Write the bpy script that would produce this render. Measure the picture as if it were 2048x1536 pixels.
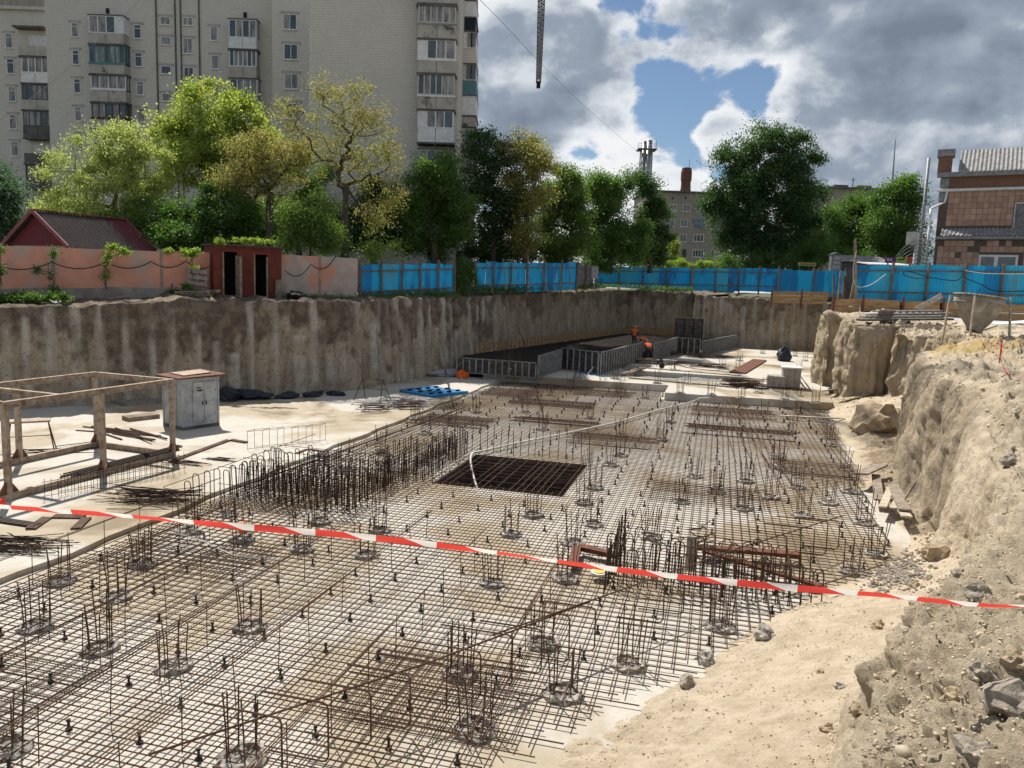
import bpy, bmesh, math, random
import numpy as np
from mathutils import Vector, Matrix, noise as mnoise

for o in list(bpy.data.objects): bpy.data.objects.remove(o)
SC = bpy.context.scene
COL = SC.collection
R = random.Random(11)
NR = np.random.default_rng(11)
rad = math.radians

# ------------------------------------------------------------------ camera
F = 1539.0; H = 5.8; PITCH = rad(7.35); ROLL = rad(2.0)
cp, sp = math.cos(PITCH), math.sin(PITCH)
cr, sr = math.cos(ROLL), math.sin(ROLL)
UP = Vector((0, sp, cp)); FW = Vector((0, cp, -sp)); RX = Vector((1, 0, 0))
ax = RX * cr + UP * sr; ay = -RX * sr + UP * cr
cam = bpy.data.cameras.new('camera')
cam.sensor_width = 36; cam.lens = 36 * F / 2048; cam.clip_start = 0.05; cam.clip_end = 6000
camo = bpy.data.objects.new('camera', cam); COL.objects.link(camo)
m = Matrix.Identity(4)
for i in range(3):
    m[i][0] = ax[i]; m[i][1] = ay[i]; m[i][2] = -FW[i]
m[2][3] = H
camo.matrix_world = m
SC.camera = camo

def ray(u, v):
    x = (u - 1024) / F; y = (768 - v) / F
    return FW + ax * x + ay * y
def P(u, v, z=0.0):
    d = ray(u, v); t = (z - H) / d.z
    return Vector((0, 0, H)) + d * t
def PY(u, v, y):
    d = ray(u, v); return Vector((0, 0, H)) + d * (y / d.y)

# ------------------------------------------------------------------ sky, sun, exposure
SUN_EL = rad(54.5); SUN_H = Vector((-0.46, 0.888, 0)).normalized()
SUN = Vector((SUN_H.x * math.cos(SUN_EL), SUN_H.y * math.cos(SUN_EL), math.sin(SUN_EL)))
SKY_STRENGTH = 0.06
SC.view_settings.view_transform = 'Standard'; SC.view_settings.look = 'None'
SC.view_settings.exposure = 0.45; SC.view_settings.gamma = 1.0
SC.view_settings.use_curve_mapping = False
SC.render.engine = 'CYCLES'

def build_world():
    w = bpy.data.worlds.new('World'); SC.world = w; w.use_nodes = True
    nt = w.node_tree; N = nt.nodes; L = nt.links
    for n in list(N): N.remove(n)
    out = N.new('ShaderNodeOutputWorld'); bg = N.new('ShaderNodeBackground')
    bg.inputs['Strength'].default_value = SKY_STRENGTH
    sky = N.new('ShaderNodeTexSky'); sky.sky_type = 'NISHITA'; sky.sun_disc = False
    sky.sun_elevation = SUN_EL
    sky.sun_rotation = math.atan2(SUN_H.x, SUN_H.y)
    sky.air_density = 1.0; sky.dust_density = 0.1; sky.ozone_density = 3.0
    tc = N.new('ShaderNodeTexCoord')
    def math_(op, a, b=None, c=None, clamp=False):
        n = N.new('ShaderNodeMath'); n.operation = op; n.use_clamp = clamp
        for i, x in enumerate((a, b, c)):
            if x is None: continue
            if isinstance(x, (int, float)): n.inputs[i].default_value = x
            else: L.new(x, n.inputs[i])
        return n.outputs[0]
    def vmath(op, a, b):
        n = N.new('ShaderNodeVectorMath'); n.operation = op
        for i, x in enumerate((a, b)):
            if isinstance(x, (tuple, list, Vector)): n.inputs[i].default_value = tuple(x)
            else: L.new(x, n.inputs[i])
        return n
    def maprange(x, a, b, c, d, smooth=True):
        n = N.new('ShaderNodeMapRange'); n.interpolation_type = 'SMOOTHSTEP' if smooth else 'LINEAR'
        L.new(x, n.inputs[0])
        for i, q in enumerate((a, b, c, d)): n.inputs[i + 1].default_value = q
        return n.outputs[0]
    dirv = vmath('NORMALIZE', tc.outputs['Generated'], (0, 0, 0)).outputs[0]
    sq = vmath('MULTIPLY', dirv, (1, 1, 1.45)).outputs[0]
    def fbm(vec, scale, detail, rough, dist=0.0):
        n = N.new('ShaderNodeTexNoise'); n.noise_dimensions = '3D'
        n.inputs['Scale'].default_value = scale; n.inputs['Detail'].default_value = detail
        n.inputs['Roughness'].default_value = rough; n.inputs['Distortion'].default_value = dist
        L.new(vec, n.inputs['Vector']); return n.outputs['Fac']
    # cloud banks: where the cumulus masses stand (world directions), noise shapes them
    banks = [(1640, 80, .20, .17), (1330, 30, .10, .08), (1060, 200, .13, .13), (1900, 330, .12, .10), (1990, 180, .14, .12),
             (1440, 255, .032, .22), (1330, 335, .05, .10), (1720, 290, .09, .10), (1180, 330, .06, .07), (1010, 60, .05, -.08),
             (1375, 200, .09, -.17), (1500, 205, .05, -.10), (1560, 222, .05, -.09), (1335, 285, .035, -.13), (1235, 0, .05, -.13), (1770, 205, .03, -.09), (1150, 325, .025, -.10), (1385, 310, .02, -.12)]
    field = None; big = None
    for i, (u, v, s, a) in enumerate(banks):
        c = ray(u, v).normalized()
        d = vmath('DISTANCE', dirv, c).outputs['Value']
        e = math_('MULTIPLY', d, 1.0 / s)
        e = math_('MULTIPLY', e, e)
        e = math_('EXPONENT', math_('MULTIPLY', e, -1.0))
        e = math_('MULTIPLY', e, a)
        field = e if field is None else math_('ADD', field, e)
        if i == 4: big = field
    n1 = fbm(sq, 3.6, 3, .5, .0)
    n1b = fbm(vmath('ADD', sq, tuple(Vector((SUN.x * .3, SUN.y * .3, 1.0)) * 0.045)).outputs[0], 3.6, 3, .5, .0)
    billow = fbm(sq, 10, 12, .58, .15)
    bl1 = fbm(sq, 9, 7, .55, .15)
    bl2 = fbm(vmath('ADD', sq, (-.012, .006, .03)).outputs[0], 9, 7, .55, .15)
    sxyz = N.new('ShaderNodeSeparateXYZ'); L.new(dirv, sxyz.inputs[0])
    field = math_('ADD', field, maprange(sxyz.outputs[2], .02, .16, .10, 0))      # low in the sky the clouds close up
    body = math_('ADD', n1, field)
    dens = math_('ADD', body, math_('MULTIPLY', math_('SUBTRACT', billow, .5), .40))
    mask = maprange(dens, .505, .55, 0, 1)
    thick = maprange(math_('ADD', n1, big), .50, .72, 0, 1)
    # relief of the billows seen against the light from above: tops bright, undersides grey
    lit = maprange(math_('SUBTRACT', bl1, bl2), -.10, .12, -.5, .5, False)
    under = maprange(math_('SUBTRACT', n1b, n1), -.03, .06, -.25, .45, False)
    g = math_('ADD', math_('MULTIPLY', thick, .60), math_('MULTIPLY', under, .45))
    edge = maprange(dens, .50, .64, .34, 0)
    g = math_('SUBTRACT', g, edge)
    g = math_('SUBTRACT', g, math_('MULTIPLY', lit, .34), clamp=True)
    ramp = N.new('ShaderNodeValToRGB'); L.new(g, ramp.inputs[0])
    el = ramp.color_ramp.elements
    el[0].position = 0; el[0].color = (.95, .96, .98, 1)
    el[1].position = 1; el[1].color = (.19, .235, .305, 1)
    e = el.new(.25); e.color = (.80, .84, .89, 1)
    e = el.new(.6); e.color = (.33, .39, .475, 1)
    cl = vmath('SCALE', ramp.outputs[0], (0, 0, 0)); cl.inputs['Scale'].default_value = 11.6
    mix = N.new('ShaderNodeMix'); mix.data_type = 'RGBA'
    L.new(mask, mix.inputs[0]); L.new(sky.outputs[0], mix.inputs[6]); L.new(cl.outputs[0], mix.inputs[7])
    L.new(mix.outputs[2], bg.inputs[0]); L.new(bg.outputs[0], out.inputs[0])
build_world()
sl = bpy.data.lights.new('sun', 'SUN'); sl.energy = 5.0; sl.angle = rad(0.53); sl.color = (1, .95, .87)
so = bpy.data.objects.new('sun', sl); COL.objects.link(so)
so.rotation_euler = SUN.to_track_quat('Z', 'Y').to_euler(); so.location = SUN * 200

# ------------------------------------------------------------------ materials
MATS = {}
def mat(name, c1, c2=None, scale=3.0, rough=.8, bump=0.0, bscale=None, metal=0.0, detail=6, stretch=(1, 1, 1), lo=.38, hi=.62, spec=.3, coord='Object', c3=None, s3=.6, lo3=.5, hi3=.66):
    mt = bpy.data.materials.new(name); mt.use_nodes = True
    nt = mt.node_tree; N = nt.nodes; L = nt.links
    b = N['Principled BSDF']
    b.inputs['Roughness'].default_value = rough; b.inputs['Metallic'].default_value = metal
    b.inputs['Specular IOR Level'].default_value = spec
    tc = N.new('ShaderNodeTexCoord'); mp = N.new('ShaderNodeMapping'); mp.inputs['Scale'].default_value = stretch
    if coord == 'World':
        ge = N.new('ShaderNodeNewGeometry'); L.new(ge.outputs['Position'], mp.inputs[0])
    else: L.new(tc.outputs[coord], mp.inputs[0])
    c2 = c2 or tuple(x * .7 for x in c1)
    no = N.new('ShaderNodeTexNoise'); no.inputs['Scale'].default_value = scale; no.inputs['Detail'].default_value = detail; no.inputs['Roughness'].default_value = .62
    L.new(mp.outputs[0], no.inputs['Vector'])
    ra = N.new('ShaderNodeValToRGB'); L.new(no.outputs['Fac'], ra.inputs[0])
    ra.color_ramp.elements[0].position = lo; ra.color_ramp.elements[0].color = (*c1, 1)
    ra.color_ramp.elements[1].position = hi; ra.color_ramp.elements[1].color = (*c2, 1)
    outc = ra.outputs[0]
    if c3:
        n3 = N.new('ShaderNodeTexNoise'); n3.inputs['Scale'].default_value = s3; n3.inputs['Detail'].default_value = 7; n3.inputs['Roughness'].default_value = .6
        L.new(mp.outputs[0], n3.inputs['Vector'])
        mr = N.new('ShaderNodeMapRange'); mr.interpolation_type = 'SMOOTHSTEP'; L.new(n3.outputs['Fac'], mr.inputs[0])
        mr.inputs[1].default_value = lo3; mr.inputs[2].default_value = hi3
        mx = N.new('ShaderNodeMix'); mx.data_type = 'RGBA'; L.new(mr.outputs[0], mx.inputs[0])
        L.new(outc, mx.inputs[6]); mx.inputs[7].default_value = (*c3, 1); outc = mx.outputs[2]
    L.new(outc, b.inputs['Base Color'])
    if bump:
        bn = N.new('ShaderNodeTexNoise'); bn.inputs['Scale'].default_value = bscale or scale * 4; bn.inputs['Detail'].default_value = 8; bn.inputs['Roughness'].default_value = .65
        L.new(mp.outputs[0], bn.inputs['Vector'])
        bp = N.new('ShaderNodeBump'); bp.inputs['Strength'].default_value = 1.0; bp.inputs['Distance'].default_value = bump
        L.new(bn.outputs['Fac'], bp.inputs['Height']); L.new(bp.outputs[0], b.inputs['Normal'])
    MATS[name] = mt
    return mt

mat('rust', (.12, .062, .036), (.055, .034, .023), 14, .75, metal=.1, coord='World', c3=(.19, .125, .085), s3=1.3, lo3=.52, hi3=.72)
mat('rust_dark', (.06, .035, .025), (.03, .022, .018), 14, .75, metal=.15, coord='World')
mat('rust_red', (.17, .06, .03), (.08, .035, .022), 6, .8, coord='World')
mat('rust_paint', (.40, .33, .25), (.25, .165, .11), 7, .75, lo=.42, hi=.62, coord='World', c3=(.14, .07, .04), s3=1.6, lo3=.55, hi3=.75)
mat('steel_grey', (.30, .31, .31), (.18, .18, .18), 5, .55, metal=.3, coord='World')
mat('cabinet', (.42, .44, .45), (.30, .31, .31), 3, .6, coord='World', c3=(.14, .12, .10), s3=3.0, lo3=.62, hi3=.74)
mat('concrete_pile', (.44, .41, .36), (.20, .18, .155), 7, .9, .03, 24, coord='World', lo=.42, hi=.58)
mat('black_plastic', (.015, .015, .016), (.03, .03, .03), 8, .5)
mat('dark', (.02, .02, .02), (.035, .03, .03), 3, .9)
mat('timber', (.42, .28, .14), (.32, .20, .10), 2.5, .8, stretch=(1, 1, 6), coord='World', c3=(.22, .15, .09), s3=1.5)
mat('timber_old', (.30, .25, .19), (.17, .13, .10), 4, .85, coord='World')
mat('timber_pale', (.50, .43, .33), (.34, .28, .21), 5, .85, coord='World')
mat('pallet_grey', (.30, .27, .23), (.18, .16, .14), 6, .85, coord='World')
mat('post_wood', (.19, .16, .13), (.10, .085, .07), 5, .85, coord='World')
mat('blue_sheet', (.007, .38, .74), (.012, .45, .80), 1.2, .45, stretch=(1, 1, .25), coord='World', c3=(.008, .20, .47), s3=.9, lo3=.5, hi3=.62, spec=.3)
mat('blue_sheet_faded', (.03, .40, .66), (.05, .46, .70), 1.2, .55, stretch=(1, 1, .25), coord='World', c3=(.10, .30, .42), s3=1.1, lo3=.54, hi3=.66)
mat('blue_sheet_deep', (.006, .22, .52), (.008, .27, .58), 1.2, .45, stretch=(1, 1, .25), coord='World', c3=(.05, .12, .22), s3=1.3, lo3=.56, hi3=.66)
mat('blue_paint', (.02, .24, .50), (.02, .17, .38), 4, .45)
mat('grey_sheet', (.22, .22, .22), (.13, .12, .12), 2, .6, coord='World')
mat('pink_wall', (.60, .295, .21), (.51, .25, .18), 1.5, .9, .012, 14, coord='World', c3=(.38, .31, .265), s3=.55, lo3=.52, hi3=.68)
mat('pink_wall_grey', (.44, .37, .32), (.33, .28, .245), 1.2, .9, .012, 14, coord='World', c3=(.50, .25, .18), s3=.5, lo3=.50, hi3=.62)
mat('concrete_wall', (.30, .275, .24), (.20, .18, .16), 2, .9, .012, 14, coord='World')
mat('red_paint', (.15, .035, .022), (.10, .022, .015), 2, .8, .01, 10, coord='World')
mat('shed_red', (.19, .035, .045), (.13, .028, .032), 3, .75, stretch=(6, 6, .6), coord='World')
mat('shed_trim', (.20, .05, .06), (.28, .10, .10), 3, .6, coord='World')
mat('slate_brown', (.10, .085, .078), (.055, .047, .044), 3, .9, stretch=(3, 3, .6), coord='World', spec=.1)
mat('slate_red', (.15, .05, .055), (.10, .035, .04), 3, .9, stretch=(3, 3, .6), coord='World', spec=.1)
mat('slate_grey', (.33, .32, .31), (.20, .195, .19), 2.5, .85, coord='World')
mat('white_paint', (.74, .74, .73), (.60, .60, .59), 3, .5)
mat('cream', (.55, .53, .48), (.44, .42, .38), 3, .7)
mat('orange_cloth', (.85, .16, .03), (.70, .12, .02), 6, .7)
mat('orange_hat', (.80, .20, .05), (.72, .16, .04), 6, .4)
mat('skin', (.36, .20, .14), (.30, .16, .11), 10, .6)
mat('navy_cloth', (.03, .035, .05), (.05, .05, .06), 9, .9)
mat('grey_cloth', (.35, .36, .36), (.25, .25, .26), 9, .9)
mat('tape_red', (.62, .045, .035), (.55, .04, .03), 4, .45)
mat('tape_white', (.72, .71, .69), (.64, .62, .60), 4, .45)
mat('hose', (.62, .60, .55), (.48, .45, .40), 6, .6)
mat('cable_black', (.02, .02, .02), (.03, .03, .03), 6, .5)
mat('tarp_black', (.015, .018, .025), (.03, .035, .05), 4, .5)
mat('gravel', (.30, .30, .29), (.15, .15, .145), 12, .95, .04, 18, coord='World')
mat('rubble', (.42, .39, .34), (.24, .22, .19), 7, .95, .02, 18)
mat('clay_rock', (.42, .335, .225), (.28, .22, .15), 3, .97, .05, 10, spec=.1)
mat('grey_rock', (.34, .30, .245), (.22, .19, .155), 3, .97, .04, 10, spec=.1)
mat('lens_glass', (.06, .075, .085), (.10, .12, .13), .9, .12, spec=.6, coord='World')
mat('curtain', (.34, .34, .33), (.12, .12, .13), 1.3, .5, coord='World', stretch=(2.5, 2.5, .6), spec=.5)
mat('bark', (.10, .08, .06), (.055, .045, .035), 5, .95, .02, 12, stretch=(2, 2, .5))
mat('bark_pale', (.17, .145, .115), (.10, .085, .065), 5, .95, .02, 12, stretch=(2, 2, .5))
mat('brick_stack', (.16, .075, .055), (.10, .05, .04), 3, .9, coord='World')
mat('metal_bright', (.48, .50, .52), (.32, .34, .36), 2, .35, metal=.6, coord='World')
mat('lintel', (.42, .40, .365), (.34, .32, .29), 2, .9, coord='World')
mat('teal_paint', (.10, .24, .27), (.08, .19, .21), 3, .6)
mat('maroon_paint', (.08, .035, .03), (.06, .028, .025), 3, .6)
mat('navy_panel', (.006, .008, .02), (.01, .012, .025), 3, .5)
mat('panel_stain', (.46, .43, .385), (.36, .34, .305), 1.2, .9, coord='World', c3=(.045, .045, .04), s3=.9, lo3=.56, hi3=.72)
mat('panel_dark', (.15, .145, .14), (.085, .085, .085), 1.5, .9, coord='World')
mat('wood_formply', (.06, .05, .045), (.17, .15, .13), 4, .7, coord='World', lo=.5, hi=.7)
mat('foil', (.6, .6, .6), (.3, .3, .3), 9, .3, metal=.6, coord='World')

def brickmat(name, c1, c2, mortar, bw, bh, msize=.012, bump=.004, stain=(.16, .15, .13)):
    mt = bpy.data.materials.new(name); mt.use_nodes = True
    nt = mt.node_tree; N = nt.nodes; L = nt.links; b = N['Principled BSDF']; b.inputs['Roughness'].default_value = .9
    tc = N.new('ShaderNodeTexCoord')
    br = N.new('ShaderNodeTexBrick'); br.inputs['Scale'].default_value = 1.0
    br.inputs['Brick Width'].default_value = bw; br.inputs['Row Height'].default_value = bh; br.inputs['Mortar Size'].default_value = msize
    br.inputs['Color1'].default_value = (*c1, 1); br.inputs['Color2'].default_value = (*c2, 1); br.inputs['Mortar'].default_value = (*mortar, 1)
    br.offset = 0.0 if 'tile' in name else .5
    L.new(tc.outputs['UV'], br.inputs['Vector'])
    ge = N.new('ShaderNodeNewGeometry')
    no = N.new('ShaderNodeTexNoise'); no.inputs['Scale'].default_value = .35; no.inputs['Detail'].default_value = 8; no.inputs['Roughness'].default_value = .65
    L.new(ge.outputs['Position'], no.inputs['Vector'])
    mr = N.new('ShaderNodeMapRange'); mr.inputs[1].default_value = .48; mr.inputs[2].default_value = .75; mr.inputs[4].default_value = .55
    L.new(no.outputs['Fac'], mr.inputs[0])
    mx = N.new('ShaderNodeMix'); mx.data_type = 'RGBA'; L.new(mr.outputs[0], mx.inputs[0]); L.new(br.outputs['Color'], mx.inputs[6]); mx.inputs[7].default_value = (*stain, 1)
    L.new(mx.outputs[2], b.inputs['Base Color'])
    bp = N.new('ShaderNodeBump'); bp.inputs['Distance'].default_value = bump; bp.invert = True
    L.new(br.outputs['Fac'], bp.inputs['Height']); L.new(bp.outputs[0], b.inputs['Normal'])
    MATS[name] = mt
brickmat('apartment_brick', (.63, .60, .54), (.58, .55, .495), (.45, .425, .38), .26, .20, .018, stain=(.46, .44, .40))
brickmat('far_brick', (.36, .325, .275), (.30, .27, .23), (.19, .175, .155), .40, .30, .03, stain=(.14, .125, .11))
brickmat('red_brick', (.24, .105, .06), (.18, .075, .045), (.20, .15, .11), .26, .085, .012, stain=(.12, .07, .05))

def leafmat(name, c1, c2, c3, trans=.45):
    mt = bpy.data.materials.new(name); mt.use_nodes = True
    nt = mt.node_tree; N = nt.nodes; L = nt.links
    for n in list(N): N.remove(n)
    out = N.new('ShaderNodeOutputMaterial')
    at = N.new('ShaderNodeAttribute'); at.attribute_name = 'tint'
    ra = N.new('ShaderNodeValToRGB'); L.new(at.outputs['Fac'], ra.inputs[0])
    ra.color_ramp.elements[0].color = (*c1, 1); ra.color_ramp.elements[1].color = (*c3, 1)
    e = ra.color_ramp.elements.new(.5); e.color = (*c2, 1)
    d = N.new('ShaderNodeBsdfDiffuse'); t = N.new('ShaderNodeBsdfTranslucent'); g = N.new('ShaderNodeBsdfGlossy')
    g.inputs['Roughness'].default_value = .5; g.inputs['Color'].default_value = (.7, .75, .7, 1)
    L.new(ra.outputs[0], d.inputs[0])
    hs = N.new('ShaderNodeHueSaturation'); hs.inputs['Value'].default_value = 1.9; hs.inputs['Saturation'].default_value = 1.1; hs.inputs['Hue'].default_value = .49
    L.new(ra.outputs[0], hs.inputs['Color']); L.new(hs.outputs[0], t.inputs[0])
    m1 = N.new('ShaderNodeMixShader'); m1.inputs[0].default_value = trans; L.new(d.outputs[0], m1.inputs[1]); L.new(t.outputs[0], m1.inputs[2])
    m2 = N.new('ShaderNodeMixShader'); m2.inputs[0].default_value = .05; L.new(m1.outputs[0], m2.inputs[1]); L.new(g.outputs[0], m2.inputs[2])
    L.new(m2.outputs[0], out.inputs[0])
    MATS[name] = mt
leafmat('leaf_yellow', (.13, .19, .036), (.21, .275, .055), (.31, .36, .09), .55)
leafmat('leaf_lime', (.11, .19, .028), (.17, .265, .042), (.25, .33, .07), .55)
leafmat('leaf_willow', (.18, .235, .065), (.26, .315, .095), (.35, .39, .14), .55)
leafmat('leaf_brown', (.15, .165, .045), (.215, .22, .06), (.25, .215, .075), .5)
leafmat('leaf_green', (.04, .095, .014), (.065, .135, .022), (.10, .18, .035), .5)
leafmat('leaf_mid', (.055, .105, .018), (.085, .15, .027), (.125, .195, .04), .5)
leafmat('leaf_dark', (.022, .06, .013), (.036, .085, .018), (.06, .12, .028), .4)
leafmat('leaf_blue', (.03, .07, .03), (.05, .10, .045), (.08, .13, .07))
leafmat('blossom', (.40, .38, .30), (.5, .48, .40), (.45, .40, .30), .3)

# ------------------------------------------------------------------ mesh helpers
LOC = {}
def thing(name, label, cat, loc=(0, 0, 0), group=None):
    o = bpy.data.objects.new(name, None); COL.objects.link(o); o.empty_display_size = .2
    o.location = loc; LOC[o] = Vector(loc); o['label'] = label; o['category'] = cat
    if group: o['group'] = group
    return o
def tag(o, label, cat, group=None):
    o['label'] = label; o['category'] = cat
    if group: o['group'] = group
    return o
class MB:
    def __init__(s): s.v = []; s.f = []; s.uv = None
    def add(s, vs, fs):
        n = len(s.v); s.v.extend([tuple(p) for p in vs]); s.f.extend([tuple(i + n for i in f) for f in fs]); return s
    def hexa(s, p):   # 8 points: bottom 0-3, top 4-7
        return s.add(p, [(0, 3, 2, 1), (4, 5, 6, 7), (0, 1, 5, 4), (1, 2, 6, 5), (2, 3, 7, 6), (3, 0, 4, 7)])
    def box(s, c, sx, sy, sz, ex=(1, 0, 0), ey=(0, 1, 0), ez=(0, 0, 1)):
        c = Vector(c); ex, ey, ez = Vector(ex) * sx / 2, Vector(ey) * sy / 2, Vector(ez) * sz / 2
        return s.hexa([c - ex - ey - ez, c + ex - ey - ez, c + ex + ey - ez, c - ex + ey - ez, c - ex - ey + ez, c + ex - ey + ez, c + ex + ey + ez, c - ex + ey + ez])
    def beam(s, a, b, w, h, up=(0, 0, 1)):
        a, b = Vector(a), Vector(b); d = (b - a); l = d.length; d.normalize()
        up = Vector(up)
        if abs(d.dot(up)) > .98: up = Vector((0, 1, 0))
        e = d.cross(up).normalized(); n = e.cross(d).normalized()
        return s.box((a + b) / 2, l, w, h, d, e, n)
    def tube(s, pts, r, n=5, cap=True):
        pts = [Vector(p) for p in pts]; k = len(pts)
        rs = r if isinstance(r, (list, tuple)) else [r] * k
        vs = []; fs = []; prev = None
        for i, p in enumerate(pts):
            t = (pts[min(i + 1, k - 1)] - pts[max(i - 1, 0)])
            if t.length < 1e-7: t = Vector((0, 0, 1))
            t.normalize()
            if prev is None:
                a = Vector((0, 0, 1)) if abs(t.z) < .9 else Vector((1, 0, 0))
                e = t.cross(a).normalized()
            else:
                e = prev - t * prev.dot(t)
                e = e.normalized() if e.length > 1e-6 else t.orthogonal().normalized()
            prev = e; f = t.cross(e)
            for j in range(n):
                q = 2 * math.pi * j / n
                vs.append(p + (e * math.cos(q) + f * math.sin(q)) * rs[i])
        for i in range(k - 1):
            for j in range(n):
                fs.append((i * n + j, i * n + (j + 1) % n, (i + 1) * n + (j + 1) % n, (i + 1) * n + j))
        if cap: fs.append(tuple(reversed(range(n)))); fs.append(tuple((k - 1) * n + j for j in range(n)))
        return s.add(vs, fs)
    def prism(s, poly, z0, z1):
        n = len(poly); zt = z1 if isinstance(z1, (list, tuple)) else [z1] * n; zb = z0 if isinstance(z0, (list, tuple)) else [z0] * n
        vs = [(p[0], p[1], zb[i]) for i, p in enumerate(poly)] + [(p[0], p[1], zt[i]) for i, p in enumerate(poly)]
        fs = [tuple(reversed(range(n))), tuple(range(n, 2 * n))] + [(i, (i + 1) % n, n + (i + 1) % n, n + i) for i in range(n)]
        return s.add(vs, fs)
    def sphere(s, c, r, n=10, m_=6, sc=(1, 1, 1)):
        c = Vector(c); vs = [c + Vector((0, 0, r * sc[2]))]; fs = []
        for i in range(1, m_):
            a = math.pi * i / m_
            for j in range(n):
                b = 2 * math.pi * j / n
                vs.append(c + Vector((r * sc[0] * math.sin(a) * math.cos(b), r * sc[1] * math.sin(a) * math.sin(b), r * sc[2] * math.cos(a))))
        vs.append(c - Vector((0, 0, r * sc[2])))
        for j in range(n): fs.append((0, 1 + j, 1 + (j + 1) % n))
        for i in range(m_ - 2):
            for j in range(n):
                a = 1 + i * n + j; b = 1 + i * n + (j + 1) % n
                fs.append((a, a + n, b + n, b))
        e = len(vs) - 1; q = 1 + (m_ - 2) * n
        for j in range(n): fs.append((q + j, e, q + (j + 1) % n))
        return s.add(vs, fs)
    def build(s, name, mt, parent=None, smooth=False):
        off = LOC[parent] if parent is not None else Vector((0, 0, 0))
        me = bpy.data.meshes.new(name)
        if off.length > 0: vs = [(v[0] - off.x, v[1] - off.y, v[2] - off.z) for v in s.v]
        else: vs = s.v
        me.from_pydata(vs, [], s.f)
        if isinstance(mt, str): mt = MATS[mt]
        me.materials.append(mt)
        if smooth: me.polygons.foreach_set('use_smooth', [True] * len(me.polygons))
        if s.uv is not None:
            ul = me.uv_layers.new(name='UVMap'); ul.data.foreach_set('uv', np.asarray(s.uv, np.float32).ravel())
        me.update()
        o = bpy.data.objects.new(name, me); COL.objects.link(o)
        if parent is not None: o.parent = parent
        LOC[o] = off
        return o
def solo(name, mb, mt, label, cat, group=None, smooth=False):
    """a one-mesh thing whose origin sits at its base"""
    v = np.array(mb.v); c = Vector(((v[:, 0].min() + v[:, 0].max()) / 2, (v[:, 1].min() + v[:, 1].max()) / 2, v[:, 2].min()))
    mb.v = [tuple(Vector(p) - c) for p in mb.v]
    o = mb.build(name, mt, None, smooth); o.location = c; LOC[o] = c
    return tag(o, label, cat, group)
def npmesh(name, verts, faces, mt, parent=None, smooth=False, tint=None):
    """verts Nx3, faces Mx4 (or Mx3) numpy"""
    off = np.array(LOC[parent]) if parent is not None else np.zeros(3)
    me = bpy.data.meshes.new(name); k = faces.shape[1]
    me.vertices.add(len(verts)); me.vertices.foreach_set('co', (verts - off).astype(np.float32).ravel())
    me.loops.add(faces.size); me.loops.foreach_set('vertex_index', faces.astype(np.int32).ravel())
    me.polygons.add(len(faces)); me.polygons.foreach_set('loop_start', np.arange(0, faces.size, k, dtype=np.int32))
    me.polygons.foreach_set('loop_total', np.full(len(faces), k, np.int32))
    if smooth: me.polygons.foreach_set('use_smooth', np.ones(len(faces), bool))
    me.materials.append(MATS[mt] if isinstance(mt, str) else mt)
    if tint is not None:
        a = me.attributes.new('tint', 'FLOAT', 'POINT'); a.data.foreach_set('value', tint.astype(np.float32))
    me.update(calc_edges=True); me.validate()
    o = bpy.data.objects.new(name, me); COL.objects.link(o)
    if parent is not None: o.parent = parent
    LOC[o] = Vector(off)
    return o
def copy_tree(o, loc, rz=0.0, label=None, scale=None):
    c = o.copy(); COL.objects.link(c); c.location = loc; c.rotation_euler = (0, 0, rz)
    if scale: c.scale = scale
    if label: c['label'] = label
    for ch in o.children:
        d = ch.copy(); COL.objects.link(d); d.parent = c
        for g in ch.children:
            e = g.copy(); COL.objects.link(e); e.parent = d
    return c
def struct(o):
    o['kind'] = 'structure'; return o
# vectorised value noise
_perm = NR.permutation(512)
def vnoise(x, y, z=None):
    z = np.zeros_like(x) if z is None else z
    xi, yi, zi = np.floor(x).astype(int), np.floor(y).astype(int), np.floor(z).astype(int)
    fx, fy, fz = x - xi, y - yi, z - zi
    fx, fy, fz = [t * t * t * (t * (t * 6 - 15) + 10) for t in (fx, fy, fz)]
    def h(a, b, c): return _perm[(_perm[(_perm[a & 511] + b) & 511] + c) & 511] / 511.0
    r = 0
    for dx in (0, 1):
        for dy in (0, 1):
            for dz in (0, 1):
                w = (fx if dx else 1 - fx) * (fy if dy else 1 - fy) * (fz if dz else 1 - fz)
                r = r + w * h(xi + dx, yi + dy, zi + dz)
    return r * 2 - 1
def fbm(x, y, z=None, oct=5, lac=2.1, gain=.5):
    s = 0; a = 1.0
    for i in range(oct):
        s = s + a * vnoise(x + 17.3 * i, y - 9.1 * i, None if z is None else z + 5.7 * i)
        x, y = x * lac, y * lac; z = None if z is None else z * lac; a *= gain
    return s
def grid_faces(nu, nv):
    i, j = np.meshgrid(np.arange(nu - 1), np.arange(nv - 1), indexing='ij')
    a = (i * nv + j).ravel(); return np.stack([a, a + nv, a + nv + 1, a + 1], 1)
ANG = rad(14.8)
E1 = Vector((math.cos(ANG), -math.sin(ANG), 0)); E2 = Vector((math.sin(ANG), math.cos(ANG), 0)); EZ = Vector((0, 0, 1))
ORD = ['first', 'second', 'third', 'fourth', 'fifth', 'sixth', 'seventh', 'eighth', 'ninth', 'tenth', 'eleventh', 'twelfth', 'thirteenth', 'fourteenth', 'fifteenth', 'sixteenth', 'seventeenth', 'eighteenth', 'nineteenth', 'twentieth']
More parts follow.
